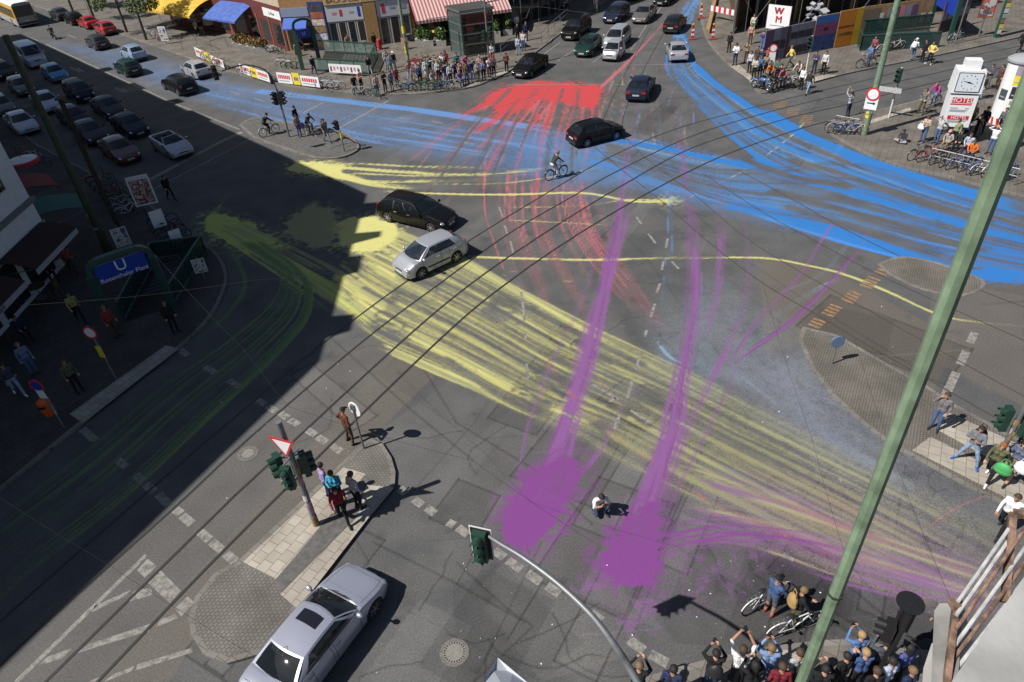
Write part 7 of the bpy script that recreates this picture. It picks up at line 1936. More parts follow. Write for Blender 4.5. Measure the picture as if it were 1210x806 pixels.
stairwell([(374, 84), (436, 88), (446, 66), (384, 62)], 1.15, 'station stairs with glass railings on the cafe pavement', M_GLP, open_side=3)
a, b = G(391, 88.3), G(429, 90.6); r = empty('banner', a, 0, 'white and pink banner on the railing of the station stairs', 'banner'); x = (b - a); L_ = x.length; M = frame(V((0, 0, 0)), x); o = MB()
for z, sgn in ((.10, 1), (.085, -1)):
 vs = [M @ V(p) for p in ((0, .25, z), (L_, .25, z), (L_, 1.02, z), (0, 1.02, z))]; o.add(vs, [(0, 1, 2, 3) if sgn > 0 else (3, 2, 1, 0)], M_WHITE)
for k in range(9): flat(o, M, L_ * (.04 + .105 * k), .35 + .1 * (k % 3), L_ * (.10 + .105 * k), .8, .104, [mat('poster_plum', (.22, .06, .14), .6), M_STICK[4], M_STICK[3]][k % 3])
o.build('panel', r)
def portal(p, q, h, depth, label, nm='underground_portal', txt=None, sw=.72, sz=.62, z0=None):
 """rounded frame over the stairs with the blue U sign between its legs"""
 a, b = G(*p), G(*q); r = empty(nm, a, 0, label, 'station sign'); x = (b - a); L_ = x.length; M = frame(V((0, 0, 0)), x)
 o = MB(); P = [(0, 0), (0, h - .7), (.10, h - .3), (.3, h - .1), (.7, h), (L_ - .7, h), (L_ - .3, h - .1), (L_ - .10, h - .3), (L_, h - .7), (L_, 0)]
 P = P[:1] + [tuple(v) for v in catmull(P[1:-1], 4)] + P[-1:]
 for (x0, y0), (x1, y1) in zip(P[:-1], P[1:]): o.bar(M @ V((x0, y0, 0)), M @ V((x1, y1, 0)), .34, .20, M_UGRN)
 o.build('frame', r)
 s = MB(); zc = h * sw; x0, x1 = .25, L_ - .25; y0, y1 = zc - (x1 - x0) * sz / 2, zc + (x1 - x0) * sz / 2
 s.add([M @ V(v) for v in ((x0, y0, .06), (x1, y0, .06), (x1, y1, .06), (x0, y1, .06), (x0, y0, -.06), (x1, y0, -.06), (x1, y1, -.06), (x0, y1, -.06))], [(0, 1, 2, 3), (7, 6, 5, 4), (4, 5, 1, 0), (6, 7, 3, 2), (5, 6, 2, 1), (7, 4, 0, 3)], M_BLUE); s.build('sign_panel', r)
 k = x1 - x0; w = MB
 text_mesh('lettering', 'U', k * .34, M_WHITE, r, M @ Matrix.Translation(((x0 + x1) / 2, zc + (k * .06 if txt else 0), .066)))
 if txt: text_mesh('lettering', txt, k * .135, M_WHITE, r, M @ Matrix.Translation(((x0 + x1) / 2, zc - k * .155, .066)))
 return r
portal((358, 83), (379, 79), 4.4, .5, 'dark green station portal with a blue U sign on the cafe pavement')
# shaded corner entrance
portal((137, 388), (205, 362), 3.55, .5, 'dark underground portal reading Rosenthaler Platz in the shade', txt='Rosenthaler Platz', sz=.40, sw=.80)
stairwell([(206, 362), (244, 300), (186, 308), (148, 380)], 1.1, 'shaded underground stairs with green railings', M_GLD, open_side=3)
stairwell([(1016, 60), (1108, 56), (1098, 34), (1008, 42)], 1.25, 'station stairs with dark glass railings in front of the building site', M_GLD, open_side=1)
for p, q, h, lb in [((1121, 48), (1098, 30), 4.6, 'dark green station portal seen from behind at the building site')]: portal(p, q, h, .4, lb)

# ---- glass lift
cb = [G(*p) for p in ((549, 68), (585, 63), (573, 55), (534, 61))]; c0 = cb[0]; r = empty('glass_lift', c0, 0, 'glass lift cabin with a dark roof on the cafe pavement', 'lift'); q = [p - c0 for p in cb]
zt = H_at((549, 68), (545, 17), .12); mglz = mat('lift_glass', (.10, .14, .14), .06, alpha=.55, spec=.8); o = MB()
for p in q: o.bar(p, p + V((0, 0, zt)), .12, .12, M_UGRN)
for i in range(4):
 for z in (.1, 1.1, 2.0, zt * .72, zt - .1): o.bar(q[i] + V((0, 0, z)), q[(i + 1) % 4] + V((0, 0, z)), .06, .09, mat('lift_frame', (.16, .19, .18), .4, metal=.4))
o.build('frame', r)
for i in range(4): g = MB(); g.add([q[i] + V((0, 0, .1)), q[(i + 1) % 4] + V((0, 0, .1)), q[(i + 1) % 4] + V((0, 0, zt)), q[i] + V((0, 0, zt))], [(0, 1, 2, 3)], mglz if i in (3, 1) else mat('lift_glass_dark', (.02, .024, .022), .06, alpha=.82)); g.build('glass_panel', r)
o = MB(); mc = (q[0] + q[2]) / 2; ex = [mc + (p - mc) * 1.10 for p in q]; o.prism([(p.x, p.y) for p in ex], zt, zt + .22, mat('lift_roof', (.10, .105, .10), .6), mat('lift_roof_top', (.05, .05, .048), .8)); o.build('roof', r)
o = MB(); o.box(mc + V((0, 0, 1.2)), (1.2, 1.2, 2.2), M_DARK); o.build('lift_car', r)

# ---- beacons and barriers of the road works
def beacon(px, label):
 r = root_at('warning_beacon', px, label, 'beacon', 'striped warning beacons of the road works')
 o = MB(); o.box((0, 0, .06), (.75, .38, .12), mat('beacon_foot', (.25, .06, .05), .7)); o.build('foot', r)
 o = MB(); 
 for k in range(5): o.box((0, 0, .28 + k * .2), (.25, .07, .2), M_RED if k % 2 == 0 else M_WHITE)
 o.build('panel', r); o = MB(); o.tube([(0, 0, 1.18), (0, 0, 1.26)], .05, M_SIGB, 8); o.ell((0, 0, 1.36), (.11, .08, .11), mat('beacon_lamp', (.65, .33, .03), .2), 10, 6); o.build('lamp', r)
beacon((818, 47), 'striped warning beacon nearest the silver coupe'); beacon((842, 47), 'striped warning beacon standing alone on the pavement'); beacon((828, 22), 'striped warning beacon farthest up the top road')
a, b = G(839, 22), G(866, 28); r = empty('barrier', a, 0, 'red and white striped barrier board across the building site ramp', 'barrier'); x = (b - a); L_ = x.length; M = frame(V((0, 0, 0)), x); o = MB(); n = 9
for k in range(n):
 x0, x1 = L_ * k / n, L_ * (k + 1) / n; m = M_RED if k % 2 else M_WHITE; o.add([M @ V(v) for v in ((x0, .75, .03), (x1, .75, .03), (x1, 1.25, .03), (x0, 1.25, .03), (x0, .75, -.03), (x1, .75, -.03), (x1, 1.25, -.03), (x0, 1.25, -.03))], [(0, 1, 2, 3), (7, 6, 5, 4), (4, 5, 1, 0), (6, 7, 3, 2)], m)
o.build('board', r)
for t in (.12, .88): o = MB(); o.bar(M @ V((L_ * t, 0, -.08)), M @ V((L_ * t, 1.3, -.08)), .06, .06, M_STEEL); o.build('post', r)
r = empty('beam', G(836, 40), 0, 'yellow-brown timber beam lying along the road works kerb', 'beam'); o = MB(); o.bar((0, 0, .2), G(848, -12) - G(836, 40) + V((0, 0, .2)), .35, .4, M_PLY); o.build('timber', r)

# ---- small signs, boards, posters, bins
def signpost(px, h, parts, label, d=(-.2, -1, 0), nm='sign_post', r_=.035, st=0):
 r = root_at(nm, px, label, 'sign post'); o = MB(); o.tube([(0, 0, 0), (0, 0, h)], r_, M_STEEL, 8)
 if st: stickers(o, r_ + .001, .6, h * .8, st, int(px[0]))
 o.build('pole', r); d = V(d).normalized(); sx = V((-d.y, d.x, 0))
 for kind, z, s, m in parts:
  o = MB(); c = V((0, 0, z)) + d * (r_ + .012)
  if kind == 'disc': o.tube([c, c + d * .02], s, M_RED, 20); o.tube([c + d * .02, c + d * .026], s * .74, m, 20)
  else:
   M = frame(c, sx); w, h_ = s; o.add([M @ V(v) for v in ((-w, -h_, .02), (w, -h_, .02), (w, h_, .02), (-w, h_, .02), (-w, -h_, 0), (w, -h_, 0), (w, h_, 0), (-w, h_, 0))], [(0, 1, 2, 3), (7, 6, 5, 4), (4, 5, 1, 0), (6, 7, 3, 2), (5, 6, 2, 1), (7, 4, 0, 3)], m)
   if kind == 'poster': flat(o, M, -w * .85, -h_ * .88, w * .85, h_ * .88, .024, art(int(px[0]) % 5))
  o.build('sign', r)
 return r
signpost((909, 88), 2.3, [('disc', 2.05, .32, M_WHITE), ('rect', 1.35, (.24, .40), M_WHITE)], 'post with a red-ringed disc above a white plate, by the orange jacket')
signpost((76, 505), 2.5, [('disc', 2.25, .30, M_BLUE), ('rect', 1.85, (.16, .22), M_WHITE)], 'shaded sign post with a no-stopping disc and a white plate', st=8)
signpost((138, 449), 2.9, [('disc', 2.6, .32, M_WHITE), ('rect', 1.6, (.12, .3), M_YEL)], 'shaded sticker-covered post with a white round sign', st=10)
r = root_at('litter_bin', (66, 499), 'orange litter bin hanging on the shaded sign post', 'litter bin'); o = MB(); o.lathe((0, 0, .45), [(.18, 0), (.22, .1), (.25, .62), (.23, .72), (.10, .80)], M_ORANGE, 16); o.build('drum', r); o = MB(); o.box((.0, -.235, .98), (.26, .05, .12), M_SIGB); o.build('slot', r); o = MB(); o.box((.2, 0, .8), (.2, .05, .5), M_STEEL); o.build('bracket', r)
signpost((183, 262), 2.6, [('poster', 2.0, (.62, .85), M_WHITE), ('rect', 2.9, (.6, .09), M_WHITE)], 'bright film poster on a post at the shaded kerb', d=(.35, -.93, 0))
signpost((195, 280), 1.8, [('rect', 1.2, (.36, .52), M_WHITE)], 'white notice board at the shaded railing behind the film poster', d=(.6, -.8, 0)); signpost((214, 296), 1.5, [('rect', .9, (.30, .42), M_WHITE)], 'small white poster at the corner of the stairs', d=(.6, -.8, 0)); signpost((242, 330), 1.3, [('poster', .85, (.32, .40), M_STICK[0])], 'small board with stickers at the kerb corner right of the stairs', d=(.3, -.95, 0)); signpost((152, 300), 1.8, [('poster', 1.1, (.40, .55), M_STICK[0])], 'pale poster leaning by the wooden post', d=(.5, -.85, 0))
signpost((1156, 43), 3.4, [('poster', 2.5, (.62, .95), mat('poster_dark_red', (.25, .05, .03), .6))], 'poster board on a green post at the building site', r_=.07)
signpost((1128, 52), 5.5, [], 'slim white post with a bicycle at its foot', r_=.06, st=6)
r = root_at('poster_pillar', (1177, 44), 'dark square pillar pasted with white bills', 'pillar'); o = MB(); o.box((0, 0, 3), (.36, .36, 6), M_UGRN); o.build('post', r)
for k in range(8): o = MB(); o.box((.0, -.19, .5 + k * .42), (.33, .02, .34), M_STICK[k % 4]); o.build('poster', r)
signpost((190, 24), 2.6, [('disc', 1.9, .32, M_WHITE)], 'post with a round sign and a triangle left of the yellow awning'); signpost((197, 52), 1.8, [('poster', 1.1, (.45, .75), M_WHITE)], 'white poster on a kerb post by the parked bicycles')
signpost((440, 108), 2.0, [], 'thin bare post at the cafe kerb'); signpost((107, 18), 3.0, [('rect', 2.7, (.35, .3), mat('sign_brown', (.12, .05, .04), .6))], 'post with a small brown sign between the trees')
def aboard(px, label, m): 
 r = root_at('pavement_board', px, label, 'menu board'); 
 for s in (-1, 1): o = MB(); o.box((0, s * .17, .55), (.62, .03, 1.1), M_PLY, M=Matrix.Rotation(s * .28, 3, 'X')); (o.box((0, s * .19, .58), (.5, .03, .85), m, M=Matrix.Rotation(s * .28, 3, 'X'))); o.build('panel', r)
aboard((353, 66), 'wooden pavement board with a dark menu left of the station portal', M_SIGB); aboard((479, 58), 'plain wooden pavement board by the cafe pole', M_PLY)
r = root_at('poster_stand', (494, 98), 'red and white advertising stand beside the man in white', 'advertising stand'); o = MB(); o.box((0, 0, 1.05), (.85, .22, 1.9), mat('stand_red', (.26, .04, .035), .6)); o.build('case', r)
for z, m in ((1.45, art(3)), (.62, art(4))): o = MB(); o.box((0, -.125, z), (.7, .03, .7), m); o.build('poster', r)
r = root_at('rubbish_bag', (449, 58), 'red bin beside the bakery door', 'litter bin'); r.name = 'litter_bin'; o = MB(); o.lathe((0, 0, 0), [(.20, 0), (.24, .2), (.26, .85), (.2, .95)], M_RED, 14); o.build('drum', r)

# bags that people carry
def bag(owner, loc, sz, m, label, nm='bag'):
 o_ = byl(owner); r = MB(); R = Matrix.Rotation(o_.rotation_euler.z, 3, 'Z'); hw = [v / 2 for v in sz]
 r.ell((0, 0, 0), hw, m, 12, 8); r.ell((0, 0, -hw[2] * .35), (hw[0] * 1.05, hw[1] * 1.05, hw[2] * .68), m, 12, 8); r.tube([(-hw[0] * .6, 0, hw[2] * .5), (-hw[0] * .3, 0, hw[2] * 1.7), (hw[0] * .3, 0, hw[2] * 1.7), (hw[0] * .6, 0, hw[2] * .5)], .014, m, 5)
 o = r.build(nm); o.location = o_.location + R @ V(loc); o.rotation_euler = (0, 0, o_.rotation_euler.z); tag(o, label, 'rucksack' if nm == 'rucksack' else 'bag')
bag('green bag', (-.28, .18, .85), (.50, .24, .48), mat('bag_green', (.06, .33, .10), .6), 'round bright green bag carried by the red-haired person')
bag('white bag at the right', (-.26, .2, .9), (.46, .2, .5), M_WHITE, 'white shopping bag carried at the right edge of the pavement'); bag('violet bag', (-.3, .1, .8), (.4, .18, .45), mat('bag_violet', (.16, .12, .45), .6), 'violet bag on the median island'); bag('woman with a white bag', (.2, .22, 1.0), (.42, .18, .4), M_WHITE, 'white bag in front of the clock')
for ow, m, lb in [('sand-coloured', mat('pack_sand', (.33, .21, .08), .8), 'sand-coloured rucksack on the back of the cyclist'), ('big black rucksack', M_TRIM, 'big black rucksack in the balcony crowd'), ('legs wide apart', M_TRIM, 'black rucksack on the man with legs apart'), ('waiting on the median', mat('pack_grey', (.10, .11, .11), .8), 'grey rucksack on the cyclist in black'), ('white cap with a white bag', M_WHITE, 'white rucksack near the stair railing'), ('with a backpack at the tip', mat('pack_dark', (.03, .025, .02), .8), 'dark rucksack at the median tip'), ('dark shoulder bag', M_TRIM, 'dark shoulder bag in the balcony crowd')]: bag(ow, (0, -.20, 1.24), (.40, .26, .52), m, lb, 'rucksack')
cam_m = mat('camera_black', (.015, .015, .016), .4)
for s in ('squatting', 'raising a camera overhead', 'light blue shirt with a camera', 'left end of the balcony', 'first right of the big', 'holding up a camera in the middle'):
 o_ = byl(s); z = {'crouch': (.42, .86), }.get('crouch' if 'squat' in s else '', None); k = (.42, .90) if 'squat' in s else ((.36, 1.95) if ('overhead' in s) else (.34, 1.62))
 m = MB(); m.box((0, 0, 0), (.13, .07, .085), cam_m); m.tube([(0, .03, 0), (0, .10, 0)], .035, cam_m, 10); o = m.build('camera_body'); o.name = 'photo_camera'; o.location = o_.location + Matrix.Rotation(o_.rotation_euler.z, 3, 'Z') @ V((0, *k)) * o_.scale.x; o.rotation_euler = (0, 0, o_.rotation_euler.z); tag(o, 'black camera held by the ' + {'squatting': 'squatting photographer in white', 'raising a camera overhead': 'white-topped person with raised arms', 'light blue shirt with a camera': 'person in the light blue shirt', 'left end of the balcony': 'person with the big black rucksack', 'first right of the big': 'blond person right of the green mast', 'holding up a camera in the middle': 'dark-haired person mid crowd'}[s], 'camera')

# ---- manhole covers, small litter
for px, rr, lb in [((537, 771), .42, 'round cast-iron manhole cover near the bottom edge'), ((293, 536), .40, 'round manhole cover between the tram rails')]:
 p = A(*px); r = empty('manhole_cover', p, 0, lb, 'manhole cover'); o = MB(); o.lathe((0, 0, 0), [(rr, .004), (rr, .012), (rr * .8, .013)], mat('cast_iron', (.13, .12, .105), .7, noise=.4, nscale=25), 28); o.build('ring', r)
 o = MB(); o.lathe((0, 0, 0), [(rr * .76, .004), (rr * .76, .015)], mat('manhole_fill', (.19, .18, .16), .85, noise=.3, nscale=30), 28)
 for k in range(24): a = k * PI / 12; o.box((rr * .66 * math.cos(a), rr * .66 * math.sin(a), .016), (.05, .03, .006), M_SIGB, rz=a)
 o.build('lid', r)
rnd = random.Random(4); lt = MB()
for i in range(110):
 x, y = rnd.choice([(rnd.uniform(420, 760), rnd.uniform(640, 800)), (rnd.uniform(800, 1000), rnd.uniform(650, 760)), (rnd.uniform(240, 420), rnd.uniform(420, 640)), (rnd.uniform(900, 1100), rnd.uniform(330, 500))])
 p = A(x, y); s = rnd.uniform(.012, .035); lt.box((p.x, p.y, .012), (s, s * 1.6, .012), rnd.choice([M_WHITE, M_STICK[2], M_STICK[3]]), rz=rnd.uniform(0, 3))
tag(lt.build('litter'), 'scraps of paper and leaves on the asphalt', kind='stuff')

# ---- overhead wires
def wire(pts, label, r_=.003):
 P = [A(x, y, h) for x, y, h in pts]; c = P[0]; Q = []
 for a, b in zip(P[:-1], P[1:]):
  for k in range(10): t = k / 10; q = a.lerp(b, t); q.z -= .35 * math.sin(PI * t) * min(1, (b - a).length / 20); Q.append(q - c)
 Q.append(P[-1] - c); o = MB(); o.tube(Q, r_, M_SIGB, 5); ob = o.build('overhead_wire'); ob.location = c; tag(ob, label, 'wire', 'overhead wires')
wire([(20, 361, 7), (300, 331, 7), (420, 318, 7)], 'pale wire crossing the shade below the underground sign'); wire([(175, 292, 8), (290, 415, 7.4), (340, 480, 7.2), (560, 545, 7), (700, 640, 7)], 'wire running from the shaded bracket over the tram rails', .004)
wire([(0, 588, 7), (120, 662, 7), (300, 775, 7)], 'wire over the shaded street at bottom left'); wire([(1010, 400, 7), (1052, 528, 7), (1120, 700, 7), (1150, 760, 7)], 'wire hanging at right above the cobbled island'); wire([(900, 330, 7), (960, 520, 7), (1000, 660, 7), (1090, 770, 7)], 'wire passing behind the big green mast')
wire([(700, 215, 6.5), (860, 140, 6.5), (1060, 60, 6.5)], 'contact wire above the tram rails, left one'); wire([(560, 330, 6.2), (700, 232, 6.2), (900, 140, 6.2), (1210, 62, 6.2)], 'contact wire above the tram rails, right one'); wire([(560, 5, 8), (640, 8, 8), (760, 18, 8)], 'wire stretched from the lamp mast across the top road')
wire([(600, 156, 6.5), (760, 120, 6.5), (1000, 85, 7), (1050, 60, 8)], 'span wire across the blue trails'); wire([(130, 285, 8.5), (420, 170, 7), (640, 110, 7)], 'span wire from the shaded green pole across the junction')

# ---- balcony: parapet, rusty railing, white wall, fluttering sheet
def near(x, y, d):
 """point d metres from the camera along pixel (x, y)"""
 r = CAMM @ np.array([x - 605.0, -(y - 403.0), -FOC]); r = r / np.linalg.norm(r); return V((r[0] * d, r[1] * d, CAMH + r[2] * d))
def slab(name, px, d, th, m, mt, parent, c0):
 """a tilted block whose upper face is seen through the pixels px, d metres away"""
 P = [near(x, y, k) - c0 for (x, y), k in zip(px, d)]; n = (P[1] - P[0]).cross(P[-1] - P[0]).normalized(); n = n if n.z > 0 else -n; Q = [p - n * th for p in P]; k = len(P)
 o = MB(); o.add(P, [tuple(range(k))], mt); o.add(P + Q, [(i, (i + 1) % k, k + (i + 1) % k, k + i) for i in range(k)] + [tuple(reversed(range(k, 2 * k)))], m); return o.build(name, parent)
c0 = near(1115, 760, 3.2); r = empty('balcony_parapet', c0, 0, 'weathered concrete parapet block of the balcony beside the rusty railing', 'parapet')
slab('block', [(1099, 835), (1104, 722), (1110, 713), (1138, 712), (1130, 835)], [2.95, 3.2, 3.22, 3.22, 2.95], .22, M_CONC, M_CONCD, r, c0)
slab('base', [(1088, 835), (1091, 790), (1101, 760), (1120, 760), (1116, 835)], [3.25, 3.4, 3.5, 3.5, 3.25], .3, M_CONC, M_CONC, r, c0)
c0 = near(1190, 690, 3); r = empty('balcony_railing', c0, 0, 'rusty balcony railing with flaking grey bars', 'railing')
P1, P1b, P2, P2b = near(1130, 712, 3.1), near(1118, 810, 3.0), near(1197, 606, 3.3), near(1187, 712, 3.2)
o = MB(); o.bar(P1 - c0, P1b - c0, .020, .028, M_RUST); o.box(near(1130, 714, 3.08) - c0, (.04, .036, .025), M_RUST); o.build('post', r); o = MB(); o.bar(P2 - c0, P2b - c0, .024, .024, M_RUST); o.bar(P2 - c0, near(1225, 610, 3.3) - c0, .024, .024, M_RUST); o.build('post', r)
for k, ((x0, y0), (x1, y1), m) in enumerate((((1132, 711), (1192, 625), M_PAINTW), ((1130, 727), (1193, 637), M_PAINTW), ((1130, 743), (1230, 597), M_RUST), ((1128, 763), (1230, 621), M_PAINTW), ((1127, 778), (1230, 640), M_RUST), ((1126, 796), (1230, 660), M_PAINTW))):
 o = MB(); o.tube([near(x0, y0, 3.05) - c0, near((x0 + x1) / 2, (y0 + y1) / 2 + .5, 3.16) - c0, near(x1, y1, 3.27 if x1 < 1200 else 3.4) - c0], .0068, m, 8); o.build('bar', r)
r = empty('balcony_wall', near(1200, 760, 2.2), 0, 'pale rendered wall edge of the balcony at the bottom right', 'wall'); c0 = r.location
zt = CAMH - 1.35; q = [A(1225, 660, zt), A(1290, 640, zt), A(1290, 900, zt), A(1084, 864, zt)]
o = MB(); o.prism([(p.x - c0.x, p.y - c0.y) for p in q], -c0.z + .1, zt - c0.z, mat('rendered_wall', (.33, .33, .32), .9, noise=.30, nscale=4, bump=.7)); o.build('coping', r)
r = MB(); pts = [(588, 777, 1.15), (566, 815, 1.05), (600, 820, 1.0), (632, 814, 1.05), (606, 793, 1.12), (583, 792, 1.12)]
vs = [near(*p) for p in pts]; c0 = vs[0]; vs = [v - c0 for v in vs]; back = [v + V((0, -.012, -.004)) for v in vs]
r.add(vs + back, [(0, 5, 1), (0, 4, 5), (5, 2, 1), (5, 4, 2), (4, 3, 2), (0, 3, 4), (7, 11, 6), (11, 10, 6), (7, 8, 11), (8, 10, 11), (8, 9, 10), (10, 9, 6), (0, 1, 7, 6), (1, 2, 8, 7), (2, 3, 9, 8), (3, 0, 6, 9)], mat('white_sheet', (.45, .48, .53), .8), False); o = r.build('plastic_sheet'); o.location = c0; tag(o, 'white plastic sheet corner fluttering below the balcony at the bottom edge', 'sheet')
# ------------------------------------------------------------------ buildings, trees, planters
def wall_box(mb, a, b, z0, z1, th, m):
 """upright slab from ground point a to b; thickness th to the left of a->b"""
 a, b = V((a[0], a[1], 0)), V((b[0], b[1], 0)); d = (b - a).normalized(); n = V((-d.y, d.x, 0)) * th
 P = [a, b, b + n, a + n]; vs = [p + V((0, 0, z0)) for p in P] + [p + V((0, 0, z1)) for p in P]
 mb.add(vs, [(3, 2, 1, 0), (4, 5, 6, 7), (0, 1, 5, 4), (1, 2, 6, 5), (2, 3, 7, 6), (3, 0, 4, 7)], m)
def panel(name, parent, a, b, t0, t1, z0, z1, off, m, th=.04, extra=None):
 a, b = V((a[0], a[1], 0)), V((b[0], b[1], 0)); d = b - a; L_ = d.length; d.normalize(); n = V((d.y, -d.x, 0))
 o = MB(); p, q = a + d * (L_ * t0) + n * off, a + d * (L_ * t1) + n * off
 wall_box(o, p + n * th, q + n * th, z0, z1, th, m)
 if extra: extra(o, frame((p + q) / 2 + n * (th + .003) + V((0, 0, (z0 + z1) / 2)), d), (q - p).length / 2, (z1 - z0) / 2)
 return o.build(name, parent)
def awning(parent_label, a, b, t0, t1, z0, z1, out, m, val=.25, cat='awning', curve=.25, group=None, stripes=None, mval=None):
 a, b = V((a[0], a[1], 0)), V((b[0], b[1], 0)); d = b - a; L_ = d.length; d.normalize(); n = V((d.y, -d.x, 0)); p, q = a + d * (L_ * t0) + n * .06, a + d * (L_ * t1) + n * .06
 r = empty('awning', p, 0, parent_label, cat, group); o = MB(); q = q - p; N_ = 6; ns = stripes or 1
 for s in range(ns):
  e0, e1 = q * (s / ns), q * ((s + 1) / ns); vs = []
  for k in range(N_ + 1):
   t = k / N_; z = z1 + (z0 - z1) * t + curve * math.sin(PI * t) * .5
   for e in (e0, e1): vs.append(e + n * (out * t) + V((0, 0, z)))
  for k in range(N_ + 1):
   for e in (e0, e1): vs.append(vs[2 * k + (0 if e is e0 else 1)] - V((0, 0, .03)))
  m_ = m if s % 2 == 0 else mat('awning_off_white', (.48, .44, .42), .85, noise=.15); B = 2 * (N_ + 1)
  fs = [(2 * k, 2 * k + 2, 2 * k + 3, 2 * k + 1) for k in range(N_)] + [(B + 2 * k + 1, B + 2 * k + 3, B + 2 * k + 2, B + 2 * k) for k in range(N_)]
  o.add(vs, fs, m_, False)
 o.build('canopy', r)
 if val:
  v = MB()
  for s in range(ns):
   e0, e1 = q * (s / ns), q * ((s + 1) / ns); c = [e0 + n * out, e1 + n * out, e1 + n * (out - .03), e0 + n * (out - .03)]; vs = [x + V((0, 0, z0 - val)) for x in c] + [x + V((0, 0, z0 - .02)) for x in c]
   v.add(vs, [(3, 2, 1, 0), (4, 5, 6, 7), (0, 1, 5, 4), (1, 2, 6, 5), (2, 3, 7, 6), (3, 0, 4, 7)], (mval or m) if s % 2 == 0 else mat('awning_off_white', (.48, .44, .42), .85))
  v.build('valance', r)
 for s in (.04, .96): k = MB(); k.tube([q * s + V((0, 0, z0 - .3)), q * s + n * (out - .05) + V((0, 0, z0 - .05))], .025, M_STEEL, 6); k.build('arm', r)
 return r
M_RENDER = mat('white_render', (.60, .62, .66), .85, noise=.06, nscale=2); M_GLASSD = mat('shop_glass', (.02, .024, .028), .05, spec=.8); M_WFRAME = mat('window_frame_white', (.5, .5, .5), .5)
M_OCHRE = mat('ochre_wall', (.32, .17, .075), .85, noise=.15, nscale=3); M_MAROON = mat('maroon_panel', (.12, .03, .025), .6); M_CREAM = mat('cream_render', (.42, .36, .27), .85, noise=.1, nscale=2)

def house(name, label, pts, h, m, storeys=None, gz=4.4, win=None, roof_m=None):
 """street block: pts = ground outline, front edges listed in win = [(edge, bays)]"""
 r = empty(name, (*pts[0], 0), 0, label, 'building'); c = V((*pts[0], 0)); o = MB(); o.prism([(p[0] - c.x, p[1] - c.y) for p in pts], 0, h, m, roof_m or M_CONCD); o.build('wall', r)
 for e, bays in (win or []):
  a, b = V((*pts[e], 0)) - c, V((*pts[(e + 1) % len(pts)], 0)) - c
  for s in range(storeys or 0):
   z0 = gz + .9 + s * 3.6
   if z0 + 2 > h: break
   for k in range(bays):
    t = (k + .5) / bays; w = .62 / max((b - a).length, 1)
    f = panel('window', r, a, b, t - w, t + w, z0, z0 + 2.0, .0, M_WFRAME, .06); panel('pane', f, a, b, t - w * .82, t + w * .82, z0 + .12, z0 + 1.88, .062, M_GLASSD, .012)
 return r, c
# ---- white corner block at the left: its roof line throws the big shadow
CA, CBp = (-24.5, 17.7), (-24.4, 34.4)
far = V((*CBp, 0)) + V((-.672, .74, 0)) * 75; far2 = V((*CA, 0)) - V((.465, .885, 0)) * 42
FP = [CA, CBp, (far.x, far.y), (far.x - 20, far.y - 10), (far2.x - 25, far2.y), (far2.x, far2.y)]
FP = [CA, CBp, (far.x, far.y), (far.x - 14, far.y - 14), (-45, 26), (far2.x - 14, far2.y + 8), (far2.x, far2.y)]
r, c = house('corner_building', 'white rendered corner building with shop awnings at the left, in shade', FP, 19.6, M_RENDER, 4, 4.4, None)
b, a = V((*CBp, 0)) - c, V((*CA, 0)) - c          # east front, south to north
panel('cornice', r, a, b, 0, 1.01, 3.95, 4.2, .0, mat('cornice_dark_grey', (.14, .15, .17), .8), .16); panel('string_course', r, a, b, 0, 1.006, 2.72, 2.86, .0, mat('string_grey', (.22, .23, .26), .8), .10)  # dark grey cornice band, lighter grey string course below it
for k in range(6):
 t = .05 + k * .16; f = panel('window', r, a, b, t, t + .075, 5.2, 7.3, .0, M_WFRAME, .05); panel('pane', f, a, b, t + .008, t + .067, 5.3, 7.2, .052, M_GLASSD, .012)
 panel('shop_window', r, a, b, t - .03, t + .10, .4, 2.55, .0, M_GLASSD, .05)
o = MB()
for t0, t1, dz in ((.10, .18, 1.3), (.42, .52, .9), (.62, .66, 1.8), (.80, .9, 1.1)): p = a.lerp(b, t0); q = a.lerp(b, t1); wall_box(o, p, q, 19.6, 19.6 + dz, 3.0, M_RENDER)
o.build('dormer', r); lf = V((*CBp, 0)) - c; o = MB()
for s, w, dz in ((4, 2, .5), (22, 4, .5), (29, 1.5, 1.2), (36, 3, .4), (46, 1.5, 1.0)): p = lf + LEFT * s; q = lf + LEFT * (s + w); wall_box(o, p, q, 19.0, 19.0 + dz, 3.0, M_RENDER)
o.build('dormer', r)
aw = mat('awning_brown', (.030, .012, .010), .9); awg = mat('awning_teal', (.010, .10, .085), .85); awr = mat('awning_red', (.16, .02, .02), .85)
A_, B_ = V((*CBp, 0)), V((*CA, 0))
for t0, t1, lb in [(.725, .98, 'dark brown awning with a pale front roll, nearest the corner of the white building'), (.40, .665, 'dark brown awning with lettering on its pale roll at the left edge'), (.1, .36, 'dark brown awning furthest down the shaded street')]:
 aw_ = awning(lb, B_, A_, t0, t1, 2.45, 2.9, 1.75, aw, val=.30, group='brown awnings of the white corner building', mval=mat('awning_roll', (.34, .35, .38), .7))
 if 'lettering' in lb: d = (A_ - B_).normalized(); text_mesh('lettering', 'CAFE', .26, M_SIGB, aw_, frame(d * 2.2 + V((d.y, -d.x, 0)) * 1.77 + V((0, 0, 2.3)), d))
C_ = V((*CBp, 0)); D_ = C_ + LEFT * 40
awning('teal awning round the corner of the white building', C_, D_, .015, .085, 2.4, 2.95, 2.6, awg, val=.1); awning('dark red awning behind the teal one', C_, D_, .13, .20, 2.5, 3.0, 2.2, awr, val=.2)
